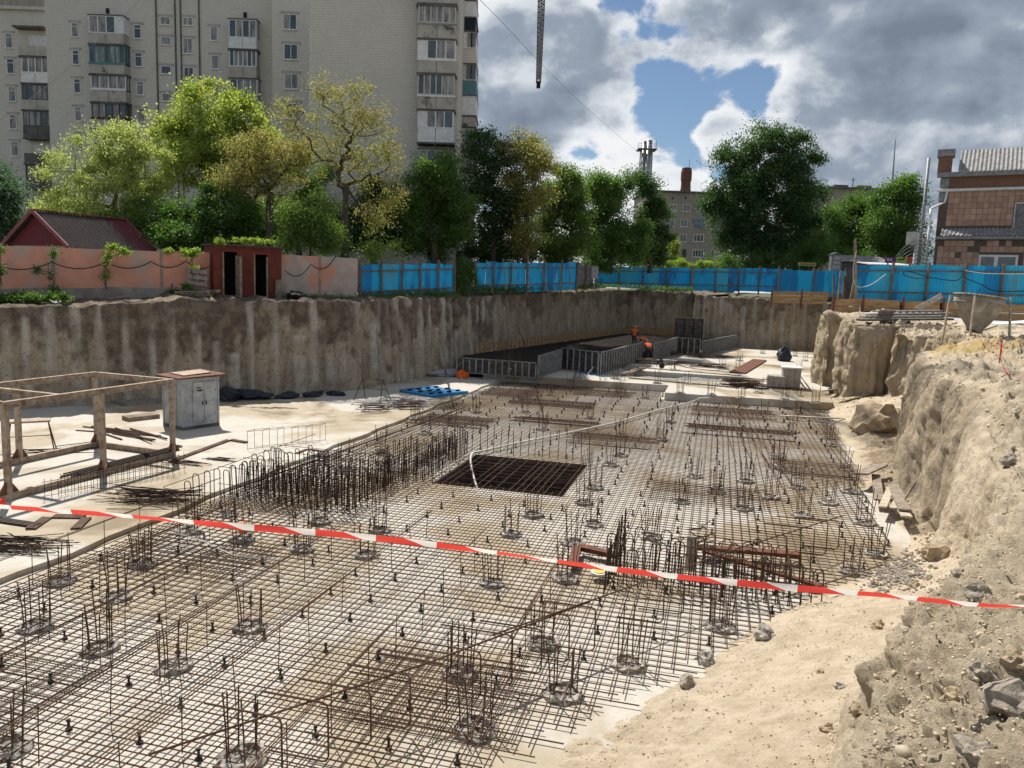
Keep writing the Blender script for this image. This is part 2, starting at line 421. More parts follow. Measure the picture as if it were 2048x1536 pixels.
# ================================================================== SETTING
def floor_material():
    mt = bpy.data.materials.new('blinding_concrete'); mt.use_nodes = True
    nt = mt.node_tree; N = nt.nodes; L = nt.links; b = N['Principled BSDF']
    ge = N.new('ShaderNodeNewGeometry')
    def noise(scale, det=7, rough=.6, dist=0, st=(1, 1, 1)):
        mp = N.new('ShaderNodeMapping'); mp.inputs['Scale'].default_value = st; L.new(ge.outputs['Position'], mp.inputs[0])
        n = N.new('ShaderNodeTexNoise'); n.inputs['Scale'].default_value = scale; n.inputs['Detail'].default_value = det
        n.inputs['Roughness'].default_value = rough; n.inputs['Distortion'].default_value = dist
        L.new(mp.outputs[0], n.inputs['Vector']); return n.outputs['Fac']
    def ss(x, a, b_, c=0, d=1):
        m_ = N.new('ShaderNodeMapRange'); m_.interpolation_type = 'SMOOTHSTEP'; L.new(x, m_.inputs[0])
        for i, q in enumerate((a, b_, c, d)): m_.inputs[i + 1].default_value = q
        return m_.outputs[0]
    def mix(f, a, c):
        x = N.new('ShaderNodeMix'); x.data_type = 'RGBA'; L.new(f, x.inputs[0])
        for i, q in ((6, a), (7, c)):
            if isinstance(q, tuple): x.inputs[i].default_value = (*q, 1)
            else: L.new(q, x.inputs[i])
        return x.outputs[2]
    fine = noise(6, 9, .7)
    base = mix(ss(fine, .3, .7), (.50, .465, .405), (.42, .385, .33))
    base = mix(ss(noise(1.7, 8, .65, .4), .46, .62, 0, .7), base, (.41, .385, .34))
    silt = noise(.19, 6, .58, .5, (1, 1.0, 1))
    base = mix(ss(silt, .465, .56, 0, .85), base, (.30, .235, .145))
    base = mix(ss(silt, .60, .66, 0, .6), base, (.17, .125, .07))
    base = mix(ss(noise(.55, 5, .55, .8), .60, .68, 0, .3), base, (.60, .57, .52))
    L.new(base, b.inputs['Base Color'])
    L.new(ss(silt, .50, .62, .85, .32), b.inputs['Roughness'])
    b.inputs['Specular IOR Level'].default_value = .3
    bp = N.new('ShaderNodeBump'); bp.inputs['Distance'].default_value = .012; L.new(noise(9, 8, .7), bp.inputs['Height'])
    L.new(bp.outputs[0], b.inputs['Normal'])
    MATS['blinding'] = mt
floor_material()

def S(a, b, z=0.0): return E1 * a + E2 * b + EZ * z
HOLE = (-7.7, -3.85, 20.5, 24.65)
def mat_right(b): return 4.24 + .064 * (b - 18.6)
mb = MB()
def cells(mb, As, Bs, z, skip):
    for i in range(len(As) - 1):
        for j in range(len(Bs) - 1):
            if (i, j) in skip: continue
            mb.add([S(As[i], Bs[j], z), S(As[i + 1], Bs[j], z), S(As[i + 1], Bs[j + 1], z), S(As[i], Bs[j + 1], z)], [(0, 1, 2, 3)])
cells(mb, [-60, HOLE[0], HOLE[1], 40], [-8, HOLE[2], HOLE[3], 110], 0.0, {(1, 1)})
pit_floor = struct(mb.build('pit_floor', 'blinding'))
# left slab, a little higher, its broken edge along the reinforcement
mb = MB(); pts = []
for k in range(46):
    b = -6 + k * 1.14
    pts.append(S(-12.42 + .07 * math.sin(k * 2.1) + .05 * R.uniform(-1, 1), b))
poly = [S(-50, -6)] + pts + [S(-50, 46)]
mb.prism([(p.x, p.y) for p in poly], -.02, .11)
struct(mb.build('left_slab', 'blinding'))
# raised slab behind, with a gravel trench left open
mb = MB()
TR = (-5.2, 1.8, 47.8, 51.6)
def pr(poly, z0, z1): mb.prism([(S(a, b).x, S(a, b).y) for a, b in poly], z0, z1)
pr([(-13.5, 44.2), (-2.5, 44.6), (-2.5, 47.8), (-13.5, 47.8)], -.01, .40)
pr([(-2.5, 41.25), (5.9, 41.75), (6.4, 47.8), (-2.5, 47.8)], -.01, .40)
pr([(-13.5, 47.8), (TR[0], 47.8), (TR[0], TR[3]), (-13.5, TR[3])], -.01, .40)
pr([(TR[1], 47.8), (6.4, 47.8), (7.4, TR[3]), (TR[1], TR[3])], -.01, .40)
pr([(-13.5, TR[3]), (7.4, TR[3]), (14, 95), (-13.5, 95)], -.01, .40)
raised = struct(mb.build('raised_slab', 'blinding'))
mod = None
# gravel lying in the trench
na, nb = 60, 34
aa, bb = np.meshgrid(np.linspace(TR[0], TR[1], na), np.linspace(TR[2], TR[3], nb), indexing='ij')
zz = .06 + .16 * np.maximum(0, fbm(aa * .7, bb * .9, oct=5)) + .03 * fbm(aa * 5, bb * 5, oct=3) + .22 * np.exp(-((aa - TR[0] - 1.6) ** 2 + (bb - 49.2) ** 2) / 1.2)
V = np.stack([aa * E1.x + bb * E2.x, aa * E1.y + bb * E2.y, zz], -1).reshape(-1, 3)
o = npmesh('trench_gravel', V, grid_faces(na, nb), 'gravel', smooth=True); o['kind'] = 'stuff'; o['label'] = 'grey gravel filling the open trench in the raised slab'; o['category'] = 'gravel'

# ---- pit wall (left and back): cut loess with vertical tool marks
def wall_material():
    mt = bpy.data.materials.new('cut_soil'); mt.use_nodes = True
    nt = mt.node_tree; N = nt.nodes; L = nt.links; b = N['Principled BSDF']; b.inputs['Roughness'].default_value = .95; b.inputs['Specular IOR Level'].default_value = .1
    uv = N.new('ShaderNodeUVMap')
    def noise(scale, st=(1, 1, 1), det=7, rough=.6):
        mp = N.new('ShaderNodeMapping'); mp.inputs['Scale'].default_value = st; L.new(uv.outputs[0], mp.inputs[0])
        n = N.new('ShaderNodeTexNoise'); n.inputs['Scale'].default_value = scale; n.inputs['Detail'].default_value = det; n.inputs['Roughness'].default_value = rough
        L.new(mp.outputs[0], n.inputs['Vector']); return n.outputs['Fac']
    def ss(x, a, c, d=0, e=1):
        m_ = N.new('ShaderNodeMapRange'); m_.interpolation_type = 'SMOOTHSTEP'; L.new(x, m_.inputs[0])
        for i, q in enumerate((a, c, d, e)): m_.inputs[i + 1].default_value = q
        return m_.outputs[0]
    def mix(f, a, c):
        x = N.new('ShaderNodeMix'); x.data_type = 'RGBA'; L.new(f, x.inputs[0])
        for i, q in ((6, a), (7, c)):
            if isinstance(q, tuple): x.inputs[i].default_value = (*q, 1)
            else: L.new(q, x.inputs[i])
        return x.outputs[2]
    at = N.new('ShaderNodeAttribute'); at.attribute_name = 'soil'
    pl = N.new('ShaderNodeAttribute'); pl.attribute_name = 'column'
    c = mix(ss(noise(1.3, (1, .35, 1)), .36, .64), (.44, .37, .275), (.30, .245, .18))
    c = mix(ss(noise(3.2, (1.6, .09, 1), 5), .5, .62, 0, .55), c, (.22, .175, .13))
    c = mix(ss(noise(6, (1, .6, 1)), .53, .66, 0, .6), c, (.10, .08, .058))
    PIT = noise(13, (1, .7, 1))
    c = mix(at.outputs['Fac'], c, mix(ss(noise(2.2, (1, .8, 1)), .4, .62), (.095, .073, .054), (.20, .158, .118)))
    c = mix(pl.outputs['Fac'], c, mix(ss(noise(3, (1, .3, 1)), .4, .65), (.52, .48, .405), (.38, .34, .28)))
    c = mix(ss(PIT, .57, .64, 0, .75), c, (.07, .055, .042))
    c = mix(ss(noise(24, (1, .8, 1)), .58, .66, 0, .5), c, (.50, .45, .37))
    L.new(c, b.inputs['Base Color'])
    bp = N.new('ShaderNodeBump'); bp.inputs['Distance'].default_value = .11; L.new(noise(6, (1, .55, 1), 9, .72), bp.inputs['Height']); L.new(bp.outputs[0], b.inputs['Normal'])
    MATS['cut_soil'] = mt
wall_material()
WPATH = [(-42, 15, 4.0), (-20.2, 30.5, 4.15), (-14, 35.6, 4.6), (-8.3, 39.2, 4.68), (11.2, 83, 5.6), (18.6, 81.2, 5.6), (18.0, 78.0, 5.45), (32.0, 74.4, 5.0), (21.6, 50.5, 4.7)]
def build_pit_wall():
    pts = []; seg = []
    for i in range(len(WPATH) - 1):
        a, b = np.array(WPATH[i]), np.array(WPATH[i + 1]); L_ = np.hypot(*(b - a)[:2]); n = max(4, int(L_ / .13))
        for k in range(n): pts.append(a + (b - a) * k / n); seg.append(i)
    pts.append(np.array(WPATH[-1])); seg.append(len(WPATH) - 2)
    pts = np.array(pts); seg = np.array(seg); n = len(pts)
    d = np.gradient(pts[:, :2], axis=0); d /= np.linalg.norm(d, axis=1)[:, None]
    for _ in range(3): d[1:-1] = (d[:-2] + d[1:-1] + d[2:]) / 3; d /= np.linalg.norm(d, axis=1)[:, None]
    nin = np.stack([d[:, 1], -d[:, 0]], 1)
    s = np.concatenate([[0], np.cumsum(np.linalg.norm(np.diff(pts[:, :2], axis=0), axis=1))])
    zt = pts[:, 2] + .05 * fbm(s * .5, s * 0 + 3, oct=3) + .07 * fbm(s * 2.3, s * 0 + 8, oct=4)
    NZ = 40; LIP = [(.12, .02), (.35, .05), (.8, .08), (1.6, .1), (3.2, .12)]
    rows = []; uvs = []; soil = []; colm = []
    # bored columns of pale grout showing in the cut, irregular spacing
    cols = []; q = 0.5
    while q < s[-1]: cols.append((q, R.uniform(.10, .24), R.choice([R.uniform(.45, .9), 1.1, 1.1]), R.uniform(.65, 1.0))); q += R.uniform(.6, 1.25)
    left = s < np.interp(3.35, np.arange(len(WPATH)), [s[np.argmax(seg == min(i, seg.max()))] if i < len(WPATH) - 1 else s[-1] for i in range(len(WPATH))])
    wgt = np.where(left, 1.0, .25)
    back_r = seg == 6; wgt = np.where(back_r, .8, wgt)
    for j in range(NZ):
        h = j / (NZ - 1); z = -.15 + (zt + .15) * h
        cm = np.zeros(n)
        for (c, w, top, a) in cols:
            ww = w * (1 + .35 * vnoise(np.full(n, z.mean() * 1.3 + c), s * 0 + c))
            edge = 1 / (1 + np.exp((np.abs(s - c) - ww) / .02))
            cm = np.maximum(cm, edge * a * (h < top) * (1 - .5 * (h < .05)))
        cm = cm * wgt * np.clip(.75 + .9 * fbm(s * 1.1, np.full(n, z.mean() * .8), oct=3), .1, 1)
        rg = 1 - 2 * np.abs(fbm(s * 1.3, np.full(n, h * .35 + 3), oct=3))
        disp = .10 * rg + .07 * fbm(s * 4.0, z * .35, oct=3) + .04 * fbm(s * 5, z * 4, oct=4) + .16 * cm
        disp += .05 * np.sin(s * 5.2 + 1.5 * vnoise(s * .4, s * 0)) * np.where(left, .35, 1.0) * np.clip(h * 1.5, 0, 1)
        topc = np.clip((h - .80) / .2, 0, 1)
        disp += topc * (.20 * fbm(s * 2.0, z * 1.6 + 9, oct=4) - .04) - .55 * (h - .1) * .55
        xy = pts[:, :2] + nin * disp[:, None]
        rows.append(np.column_stack([xy, z])); uvs.append(np.column_stack([s, z]))
        thr = np.where(left, .55, .80) + .26 * fbm(s * .35, np.full(n, h), oct=4) + .22 * fbm(s * 1.6, z * 1.1, oct=4)
        soil.append(np.clip((h - thr) / .12 + .5, 0, 1) * np.where(left, .9, .75)); colm.append(cm)
    for (w, dz) in LIP:
        z = zt + dz + .09 * fbm(s * 2.2, np.full(n, w * 2.0), oct=5)
        base = rows[NZ - 1][:, :2]
        xy = base - nin * (w)
        rows.append(np.column_stack([xy, z])); uvs.append(np.column_stack([s, z + w])); soil.append(np.clip(.95 + .35 * fbm(s * 1.5, np.full(n, w * 3), oct=4), .4, 1)); colm.append(np.zeros(n))
    nr = len(rows); V = np.stack(rows, 1).reshape(-1, 3); U = np.stack(uvs, 1).reshape(-1, 2)
    Fc = grid_faces(n, nr)
    o = npmesh('pit_wall', V, Fc, 'cut_soil', smooth=False)
    me = o.data
    for nm, arr in (('soil', soil), ('column', colm)):
        a = me.attributes.new(nm, 'FLOAT', 'POINT'); a.data.foreach_set('value', np.stack(arr, 1).reshape(-1).astype(np.float32))
    ul = me.uv_layers.new(name='UVMap'); li = np.empty(len(me.loops), np.int32); me.loops.foreach_get('vertex_index', li)
    ul.data.foreach_set('uv', U[li].astype(np.float32).ravel())
    return struct(o), np.column_stack([rows[-1]])
pit_wall, WTOP = build_pit_wall()

# ---- right bank: sand ramp, spoil heap, cut face, outcrops
ST = [
 [(-9, 2, -.1), (-8.4, 1.4, .3), (-8, 1, .8), (-7.6, .6, 1.6), (-7.2, .2, 2.6), (-6.9, 0, 3.5), (-6.6, -.4, 4.1), (-6, -1.5, 4.2), (-5, -9, 4.2)],
 [(-3, 5.9, -.05), (-2.6, 5.1, .2), (-2.2, 4.3, .6), (-1.9, 3.7, 1.3), (-1.6, 3.0, 2.3), (-1.4, 2.4, 3.3), (-1.2, 1.8, 4.0), (-.8, .9, 4.2), (0, -9, 4.2)],
 [(.71, 9.3, -.04), (1.0, 8.5, .12), (1.3, 7.6, .25), (1.5, 6.5, .4), (1.6, 5.2, .7), (1.55, 4.0, 1.5), (1.5, 2.9, 2.9), (1.5, 1.5, 4.05), (3, -9, 4.2)],
 [(2.42, 10.8, -.04), (2.75, 10, .17), (3.0, 9, .35), (3.0, 8, .5), (2.85, 6.9, .65), (2.55, 5.9, 1.2), (2.50, 4.8, 2.45), (2.9, 3.2, 3.5), (8, -9, 4.2)],
 [(4.34, 12.95, -.04), (4.7, 12.1, .25), (4.9, 11, .5), (4.6, 9.7, .65), (4.1, 8.5, .85), (3.6, 7.5, 1.5), (3.33, 6.4, 2.6), (4.2, 4.4, 3.55), (14, -8, 4.3)],
 [(5.95, 14.42, -.04), (6.5, 13.6, .3), (6.9, 12.6, .65), (6.6, 11.4, .85), (6.0, 10.5, 1.05), (5.4, 9.6, 1.55), (4.85, 8.5, 2.45), (6.0, 6.2, 3.4), (22, -6, 4.3)],
 [(8.85, 16.95, -.04), (9.4, 16, .3), (9.5, 15, .75), (9.0, 13.8, 1.1), (8.4, 12.8, 1.35), (7.7, 11.9, 1.7), (7.1, 11.0, 2.25), (8.6, 8.8, 3.3), (35, -3, 4.3)],
 [(9.3, 17.4, -.04), (9.65, 17.0, .35), (9.85, 16.7, .9), (9.95, 16.5, 1.5), (10.1, 16.3, 2.2), (10.3, 16.1, 2.9), (10.8, 15.8, 3.3), (12.8, 14.5, 3.75), (45, 5, 4.3)],
 [(9.9, 18.5, -.04), (10.45, 18.1, .25), (10.7, 18.05, 1.7), (10.88, 18.0, 2.7), (11.1, 17.95, 3.35), (11.7, 17.6, 3.65), (13.2, 16.8, 3.85), (16.5, 14.5, 4.1), (54, 12, 4.4)],
 [(10.5, 21.9, -.04), (11.45, 21.75, .2), (11.68, 21.8, 1.8), (11.82, 21.8, 2.85), (12.0, 21.8, 3.5), (12.7, 21.6, 3.8), (14.5, 20.8, 3.95), (17.5, 19, 4.1), (56, 25, 4.3)],
 [(11.9, 26.2, -.04), (13.4, 26, .25), (13.6, 26.1, 1.8), (13.72, 26.1, 2.9), (13.9, 26.1, 3.6), (14.7, 25.9, 3.85), (16.2, 25.4, 3.98), (19, 24, 4.1), (56, 31, 4.3)],
 [(13.0, 29.6, -.04), (15.25, 29.6, .3), (15.45, 29.8, 1.8), (15.6, 29.9, 2.9), (15.85, 30.0, 3.6), (16.6, 30.0, 3.9), (18, 29.8, 4.02), (21, 28.8, 4.1), (50, 37.4, 4.3)],
 [(13.5, 31.0, -.04), (15.5, 30.6, .5), (16.3, 30.7, 1.8), (16.5, 30.7, 2.9), (16.8, 30.7, 3.6), (17.4, 30.6, 3.95), (18.6, 30.6, 4.02), (21.5, 30.4, 4.1), (48, 38.5, 4.3)],
]
def outcrop(x, y, zt, toe, tz, far, inn=(1, .1)):
    """vertical profile of a cut block: toe of fallen soil, face, top edge, ground behind"""
    n = Vector((inn[0], inn[1], 0)).normalized(); c = Vector((x, y, 0))
    f = lambda d, z: tuple(c + n * d + EZ * z)
    return [tuple(Vector(toe) - EZ * .04), tuple(Vector(toe).lerp(Vector(f(-.5, tz)), .55) + EZ * tz * .12), f(-.05, tz), f(.02, tz + (zt - tz) * .35), f(.06, tz + (zt - tz) * .7), f(.12, zt - .15), f(.3, zt), tuple(Vector((22.0, max(y, 31.5) + .3, zt + .05))), far]
ST += [outcrop(19.0, 32.6, 4.05, (14.0, 33.2, 0), 1.3, (44, 40.6, 4.35)), outcrop(20.0, 35.5, 4.15, (14.9, 35.4, 0), 1.5, (41, 42.2, 4.35)), outcrop(20.1, 36.6, 4.15, (15.4, 36.8, 0), 1.3, (40, 42.8, 4.4)), outcrop(18.9, 38.8, 4.2, (16.0, 38.6, 0), 1.0, (38, 43.8, 4.4), (1, .3)),
       outcrop(20.6, 40.5, 4.2, (16.5, 39.6, 0), .9, (36, 44.9, 4.4)), outcrop(20.5, 40.8, 4.25, (16.6, 40.0, 0), .8, (35, 45.4, 4.45)), outcrop(19.0, 40.5, 4.3, (16.7, 40.3, 0), .7, (34, 46, 4.45), (.5, 1)), outcrop(18.0, 41.0, 4.35, (16.9, 40.9, 0), .4, (33, 46.5, 4.45), (1, .6)),
       outcrop(18.45, 43.4, 4.4, (17.7, 43.4, 0), .25, (31, 47.5, 4.5)), outcrop(20.9, 44.4, 4.45, (18.6, 44.2, 0), .2, (29, 48.6, 4.5)), outcrop(20.9, 45.0, 4.5, (18.8, 44.7, 0), .15, (28, 49.1, 4.5)), outcrop(20.1, 45.2, 4.62, (19.6, 44.9, 0), .1, (27, 49.7, 4.5), (.2, 1)), outcrop(18.55, 45.9, 4.66, (18.3, 45.6, 0), .1, (26, 50.2, 4.5), (1, .8)),
       outcrop(19.3, 49.4, 4.66, (19.1, 49.4, 0), .1, (24.5, 51.4, 4.5)), outcrop(22.2, 52.2, 4.5, (22, 52, 0), .1, (24.0, 52.3, 4.5))]
def catmull(A, t):
    """A: k x m x 3, t: array of params"""
    k = len(A); i = np.clip(np.floor(t).astype(int), 0, k - 2); f = (t - i)[:, None, None]
    p0, p1, p2, p3 = A[np.maximum(i - 1, 0)], A[i], A[i + 1], A[np.minimum(i + 2, k - 1)]
    c = .5 * (2 * p1 + (p2 - p0) * f + (2 * p0 - 5 * p1 + 4 * p2 - p3) * f ** 2 + (3 * p1 - p0 - 3 * p2 + p3) * f ** 3)
    lin = p1 + (p2 - p1) * f
    return .2 * c + .8 * lin
def bank_material():
    mt = bpy.data.materials.new('bank_soil'); mt.use_nodes = True
    nt = mt.node_tree; N = nt.nodes; L = nt.links; b = N['Principled BSDF']; b.inputs['Roughness'].default_value = .97; b.inputs['Specular IOR Level'].default_value = .08
    ge = N.new('ShaderNodeNewGeometry')
    def noise(scale, st=(1, 1, 1), det=8, rough=.62):
        mp = N.new('ShaderNodeMapping'); mp.inputs['Scale'].default_value = st; L.new(ge.outputs['Position'], mp.inputs[0])
        n = N.new('ShaderNodeTexNoise'); n.inputs['Scale'].default_value = scale; n.inputs['Detail'].default_value = det; n.inputs['Roughness'].default_value = rough
        L.new(mp.outputs[0], n.inputs['Vector']); return n.outputs['Fac']
    def ss(x, a, c, d=0, e=1):
        m_ = N.new('ShaderNodeMapRange'); m_.interpolation_type = 'SMOOTHSTEP'; L.new(x, m_.inputs[0])
        for i, q in enumerate((a, c, d, e)): m_.inputs[i + 1].default_value = q
        return m_.outputs[0]
    def mix(f, a, c):
        x = N.new('ShaderNodeMix'); x.data_type = 'RGBA'; L.new(f, x.inputs[0])
        for i, q in ((6, a), (7, c)):
            if isinstance(q, tuple): x.inputs[i].default_value = (*q, 1)
            else: L.new(q, x.inputs[i])
        return x.outputs[2]
    soil = N.new('ShaderNodeAttribute'); soil.attribute_name = 'soil'
    face = N.new('ShaderNodeAttribute'); face.attribute_name = 'face'
    yel = N.new('ShaderNodeAttribute'); yel.attribute_name = 'yellow'
    sand = mix(ss(noise(2.4), .38, .62), (.57, .48, .36), (.48, .395, .285))
    sand = mix(ss(noise(11), .58, .72, 0, .4), sand, (.36, .27, .17))
    grey = mix(ss(noise(1.7), .4, .6), (.50, .42, .305), (.41, .34, .245))
    grey = mix(ss(noise(.8), .56, .68, 0, .7), grey, (.29, .26, .22))
    grey = mix(ss(noise(9), .58, .72, 0, .4), grey, (.21, .17, .125))
    cut = mix(ss(noise(1.5, (1, 1, .16)), .38, .62), (.52, .425, .30), (.41, .33, .23))
    cut = mix(ss(noise(4, (1, 1, .10)), .52, .64, 0, .65), cut, (.25, .205, .16))
    cut = mix(ss(noise(1.1, (1, 1, .8)), .55, .66, 0, .6), cut, (.26, .235, .205))
    cut = mix(ss(noise(7, (1, 1, .5)), .60, .70, 0, .7), cut, (.17, .135, .10))
    c = mix(soil.outputs['Fac'], sand, grey)
    c = mix(face.outputs['Fac'], c, cut)
    c = mix(yel.outputs['Fac'], c, (.44, .33, .155))
    L.new(c, b.inputs['Base Color'])
    b2 = N.new('ShaderNodeBump'); b2.inputs['Distance'].default_value = .22; L.new(noise(2.6, (1, 1, .14), 9, .68), b2.inputs['Height']); L.new(face.outputs['Fac'], b2.inputs['Strength'])
    bp = N.new('ShaderNodeBump'); bp.inputs['Distance'].default_value = .08; L.new(noise(9, det=10, rough=.75), bp.inputs['Height']); L.new(b2.outputs[0], bp.inputs['Normal']); L.new(bp.outputs[0], b.inputs['Normal'])
    MATS['bank_soil'] = mt
bank_material()
BANK = {}
def build_bank():
    A = np.array([[tuple(p) for p in s] for s in ST], float); k, m_ = A.shape[:2]
    # stations resampled by mid-profile length, finer close to the camera
    mid = A[:, 4]; ln = np.linalg.norm(np.diff(mid, axis=0), axis=1)
    t = []
    for i in range(k - 1):
        dist = max(6, np.hypot(*((mid[i] + mid[i + 1]) / 2)[:2]))
        step = np.clip(.0042 * dist, .035, .13); n = max(4, int(ln[i] / step)); t += list(i + np.arange(n) / n)
    t.append(k - 1.0); t = np.array(t)
    Q = catmull(A, t)
    pw = np.concatenate([np.linspace(0, 6, 130, endpoint=False), np.linspace(6, 7, 72, endpoint=False), 7 + np.linspace(0, 1, 52) ** 2.4])
    V = catmull(np.swapaxes(Q, 0, 1), pw); V = np.swapaxes(V, 0, 1)          # nt x np x 3
    nt_, np_ = V.shape[:2]
    du = np.gradient(V, axis=0); dv = np.gradient(V, axis=1); nrm = np.cross(dv, du); nrm /= np.linalg.norm(nrm, axis=2, keepdims=True) + 1e-9
    nrm *= np.sign(np.median(nrm[:, 60:, 2]))
    steep = np.clip((.62 - np.abs(nrm[..., 2])) / .4, 0, 1)
    x, y, z = V[..., 0], V[..., 1], V[..., 2]
    T, U = np.meshgrid(t, pw, indexing='ij')
    low = np.clip((4.6 - U), 0, 1); toe = np.clip(U / .6, 0, 1)
    fade = np.clip((8 - U) / .8, .15, 1)
    big = fbm(x * .55, y * .55, z * .55, oct=4); med = fbm(x * 1.9, y * 1.9, z * 1.9, oct=4); sm = fbm(x * 6.5, y * 6.5, z * 6.5, oct=3)
    lump = np.maximum(0, fbm(x * 3.2 + 40, y * 3.2, z * 3.2, oct=3)) ** 1.0
    rid = 1 - 2 * np.abs(fbm(x * 4.3, y * 4.3, z * 4.3 + 7, oct=4)); tiny = fbm(x * 15, y * 15, z * 15, oct=2)
    near = np.clip((T - 2) / 2, 0, 1) * np.clip((7.6 - T) / 1.0, 0, 1)
    heap = np.clip((U - 5.2) / .8, 0, 1)
    rough = np.clip((T - 6.6) / .6, 0, 1) * np.clip((U - 4.4) / .6, 0, 1) * np.clip((12.2 - T) / .5, 0, 1)
    d = big * (.09 + .10 * heap) + med * (.04 + .06 * heap + .03 * steep) + sm * (.020 + .045 * heap) + lump * (.03 + .05 * heap) * (1 - .8 * steep) + rid * (.012 + .05 * heap) * (1 - .6 * steep) + tiny * (.008 + .02 * heap) + rough * (.10 * rid + .10 * med + .05 * np.abs(sm))
    sand = near * low
    d = d * (1 - .25 * sand)
    far = np.clip((T - 12.2) / .5, 0, 1)
    # outcrops: deep vertical clefts
    sline = np.interp(t, np.arange(k), np.concatenate([[0], np.cumsum(ln)]))[:, None] + 0 * U
    cleft = fbm(sline * .42, U * .12 + 3, oct=3)
    d += far * np.clip(U / 3, 0, 1) * np.clip((7.6 - U), 0, 1) * cleft * .22
    streak = 1 - 2 * np.abs(fbm(sline * 1.7, z * .22, oct=4))
    cut = np.clip((T - 7.7) / .5, 0, 1) * np.clip((U - .1) / .4, 0, 1) * np.clip((4.6 - U) / .5, 0, 1) * np.clip((12.6 - T) / .4, 0, 1)
    pill = np.clip((T - 12.6) / .5, 0, 1) * np.clip((6.3 - U) / .4, 0, 1) * np.clip((U - 1.8) / .3, 0, 1)
    streak2 = fbm(sline * 8, z * .9, oct=3)
    d += (cut + pill * .8 + far * steep * .6) * (streak * .10 + streak2 * .07)
    V = V + nrm * (d * toe * fade)[..., None]
    soil = np.clip((U - 5.35 + .5 * big) / .5, 0, 1) * np.clip((T - 1.5) / 1, 0, 1)
    soil = np.where((T > 6.4) & (T <= 11.6), np.clip((U - 4.3 + .5 * med) / .5, 0, 1) * (.55 + .45 * np.clip(.5 + 1.2 * big, 0, 1)), soil)
    soil = np.where(T > 11.6, .35 + .3 * med, soil)
    soil = np.clip(soil + np.clip(med * .8 - .3, 0, .6) * (T > 6.5) + (.55 + .5 * med) * np.clip((T - 6.8) / .5, 0, 1) * np.clip((2.2 - U) / .6, 0, 1), 0, 1)
    yel = np.clip(1.2 - np.hypot(x - 16.8, (y - 29.6) * .6) / 2.6 + .4 * med, 0, 1) * (U > 4.6)
    o = npmesh('earth_bank', V.reshape(-1, 3), grid_faces(nt_, np_), 'bank_soil', smooth=False)
    for nm, arr in (('soil', soil), ('face', np.clip(cut + pill + far * np.clip((6.3 - U), 0, 1) * steep, 0, 1)), ('yellow', yel)):
        a = o.data.attributes.new(nm, 'FLOAT', 'POINT'); a.data.foreach_set('value', arr.reshape(-1).astype(np.float32))
    # orientation upwards
    BANK.update(V=V, N=nrm, T=T, U=U, soil=soil)
    return struct(o)
earth_bank = build_bank()
bmt = bmesh.new(); bmt.from_mesh(earth_bank.data); bmesh.ops.recalc_face_normals(bmt, faces=bmt.faces)
bmt.free()

# ---- surrounding ground sheet, out to the horizon
def build_ground():
    W = WTOP[::12]; wl = [(p[0], p[1], p[2] - .06) for p in W]
    bo = BANK['V'][:, -1][::-1][::6]
    bl = [(p[0], p[1], (5.62 if p[1] > 36 else p[2] - .05)) for p in bo]
    out = wl[3:] + bl + [(-14, -6, 4.15), (-34, 4, 4.1)]
    out = np.array(out); c = np.array([6.0, 34.0])
    rings = [out]
    for dd, zz, w in ((2.5, None, 0), (8, 5.2, .6), (20, 5.5, 1), (60, 5.8, 1), (220, 5.8, 1), (3500, 5.0, 1)):
        dr = out[:, :2] - c; dr /= np.linalg.norm(dr, axis=1)[:, None]
        xy = out[:, :2] + dr * dd
        z = out[:, 2] if zz is None else out[:, 2] * (1 - w) + zz * w
        z = z + .08 * fbm(xy[:, 0] * .3, xy[:, 1] * .3, oct=3) * (dd < 100)
        rings.append(np.column_stack([xy, z]))
    V = np.stack(rings, 1); n, k = V.shape[:2]
    fs = []
    for i in range(n):
        for j in range(k - 1): fs.append((i * k + j, ((i + 1) % n) * k + j, ((i + 1) % n) * k + j + 1, i * k + j + 1))
    mat('ground_earth', (.16, .125, .085), (.10, .08, .055), 1.3, .95, .03, 6, coord='World', c3=(.05, .075, .02), s3=.25, lo3=.45, hi3=.58)
    o = npmesh('ground', V.reshape(-1, 3), np.array(fs), 'ground_earth')
    struct(o)
build_ground()
# ================================================================== REINFORCEMENT
MATPOLY = [(-12.25, 2.0), (-12.25, 43.95), (-2.65, 44.35), (-2.65, 41.05), (5.7, 41.45), (4.2, 18.45), (-2.6, 8.05), (-6.5, 2.0)]
def clip(fixed, val):
    """segments of the line a=val (fixed=0) or b=val (fixed=1) inside MATPOLY"""
    xs = []
    n = len(MATPOLY)
    for i in range(n):
        p, q = MATPOLY[i], MATPOLY[(i + 1) % n]
        if (p[fixed] - val) * (q[fixed] - val) < 0:
            t = (val - p[fixed]) / (q[fixed] - p[fixed]); xs.append(p[1 - fixed] + t * (q[1 - fixed] - p[1 - fixed]))
    xs.sort(); return [(xs[i], xs[i + 1]) for i in range(0, len(xs) - 1, 2)]
unit = MB(); unit.tube([(0, 0, 0), (0, .25, .0), (0, .5, 0), (0, .75, 0), (0, 1, 0)], 1.0, 5, cap=False)
ub = unit.build('bar', 'rust'); UNIT = ub.data; bpy.data.objects.remove(ub)
UNIT_D = UNIT.copy(); UNIT_D.materials[0] = MATS['rust_dark']
def bar(parent, p, q, r=.008, name='bar', dark=False):
    p, q = Vector(p), Vector(q); d = q - p
    o = bpy.data.objects.new(name, UNIT_D if dark else UNIT); COL.objects.link(o); o.parent = parent
    o.location = p - LOC[parent]; o.scale = (r, d.length, r); o.rotation_euler = d.to_track_quat('Y', 'Z').to_euler()
    LOC[o] = p
    return o
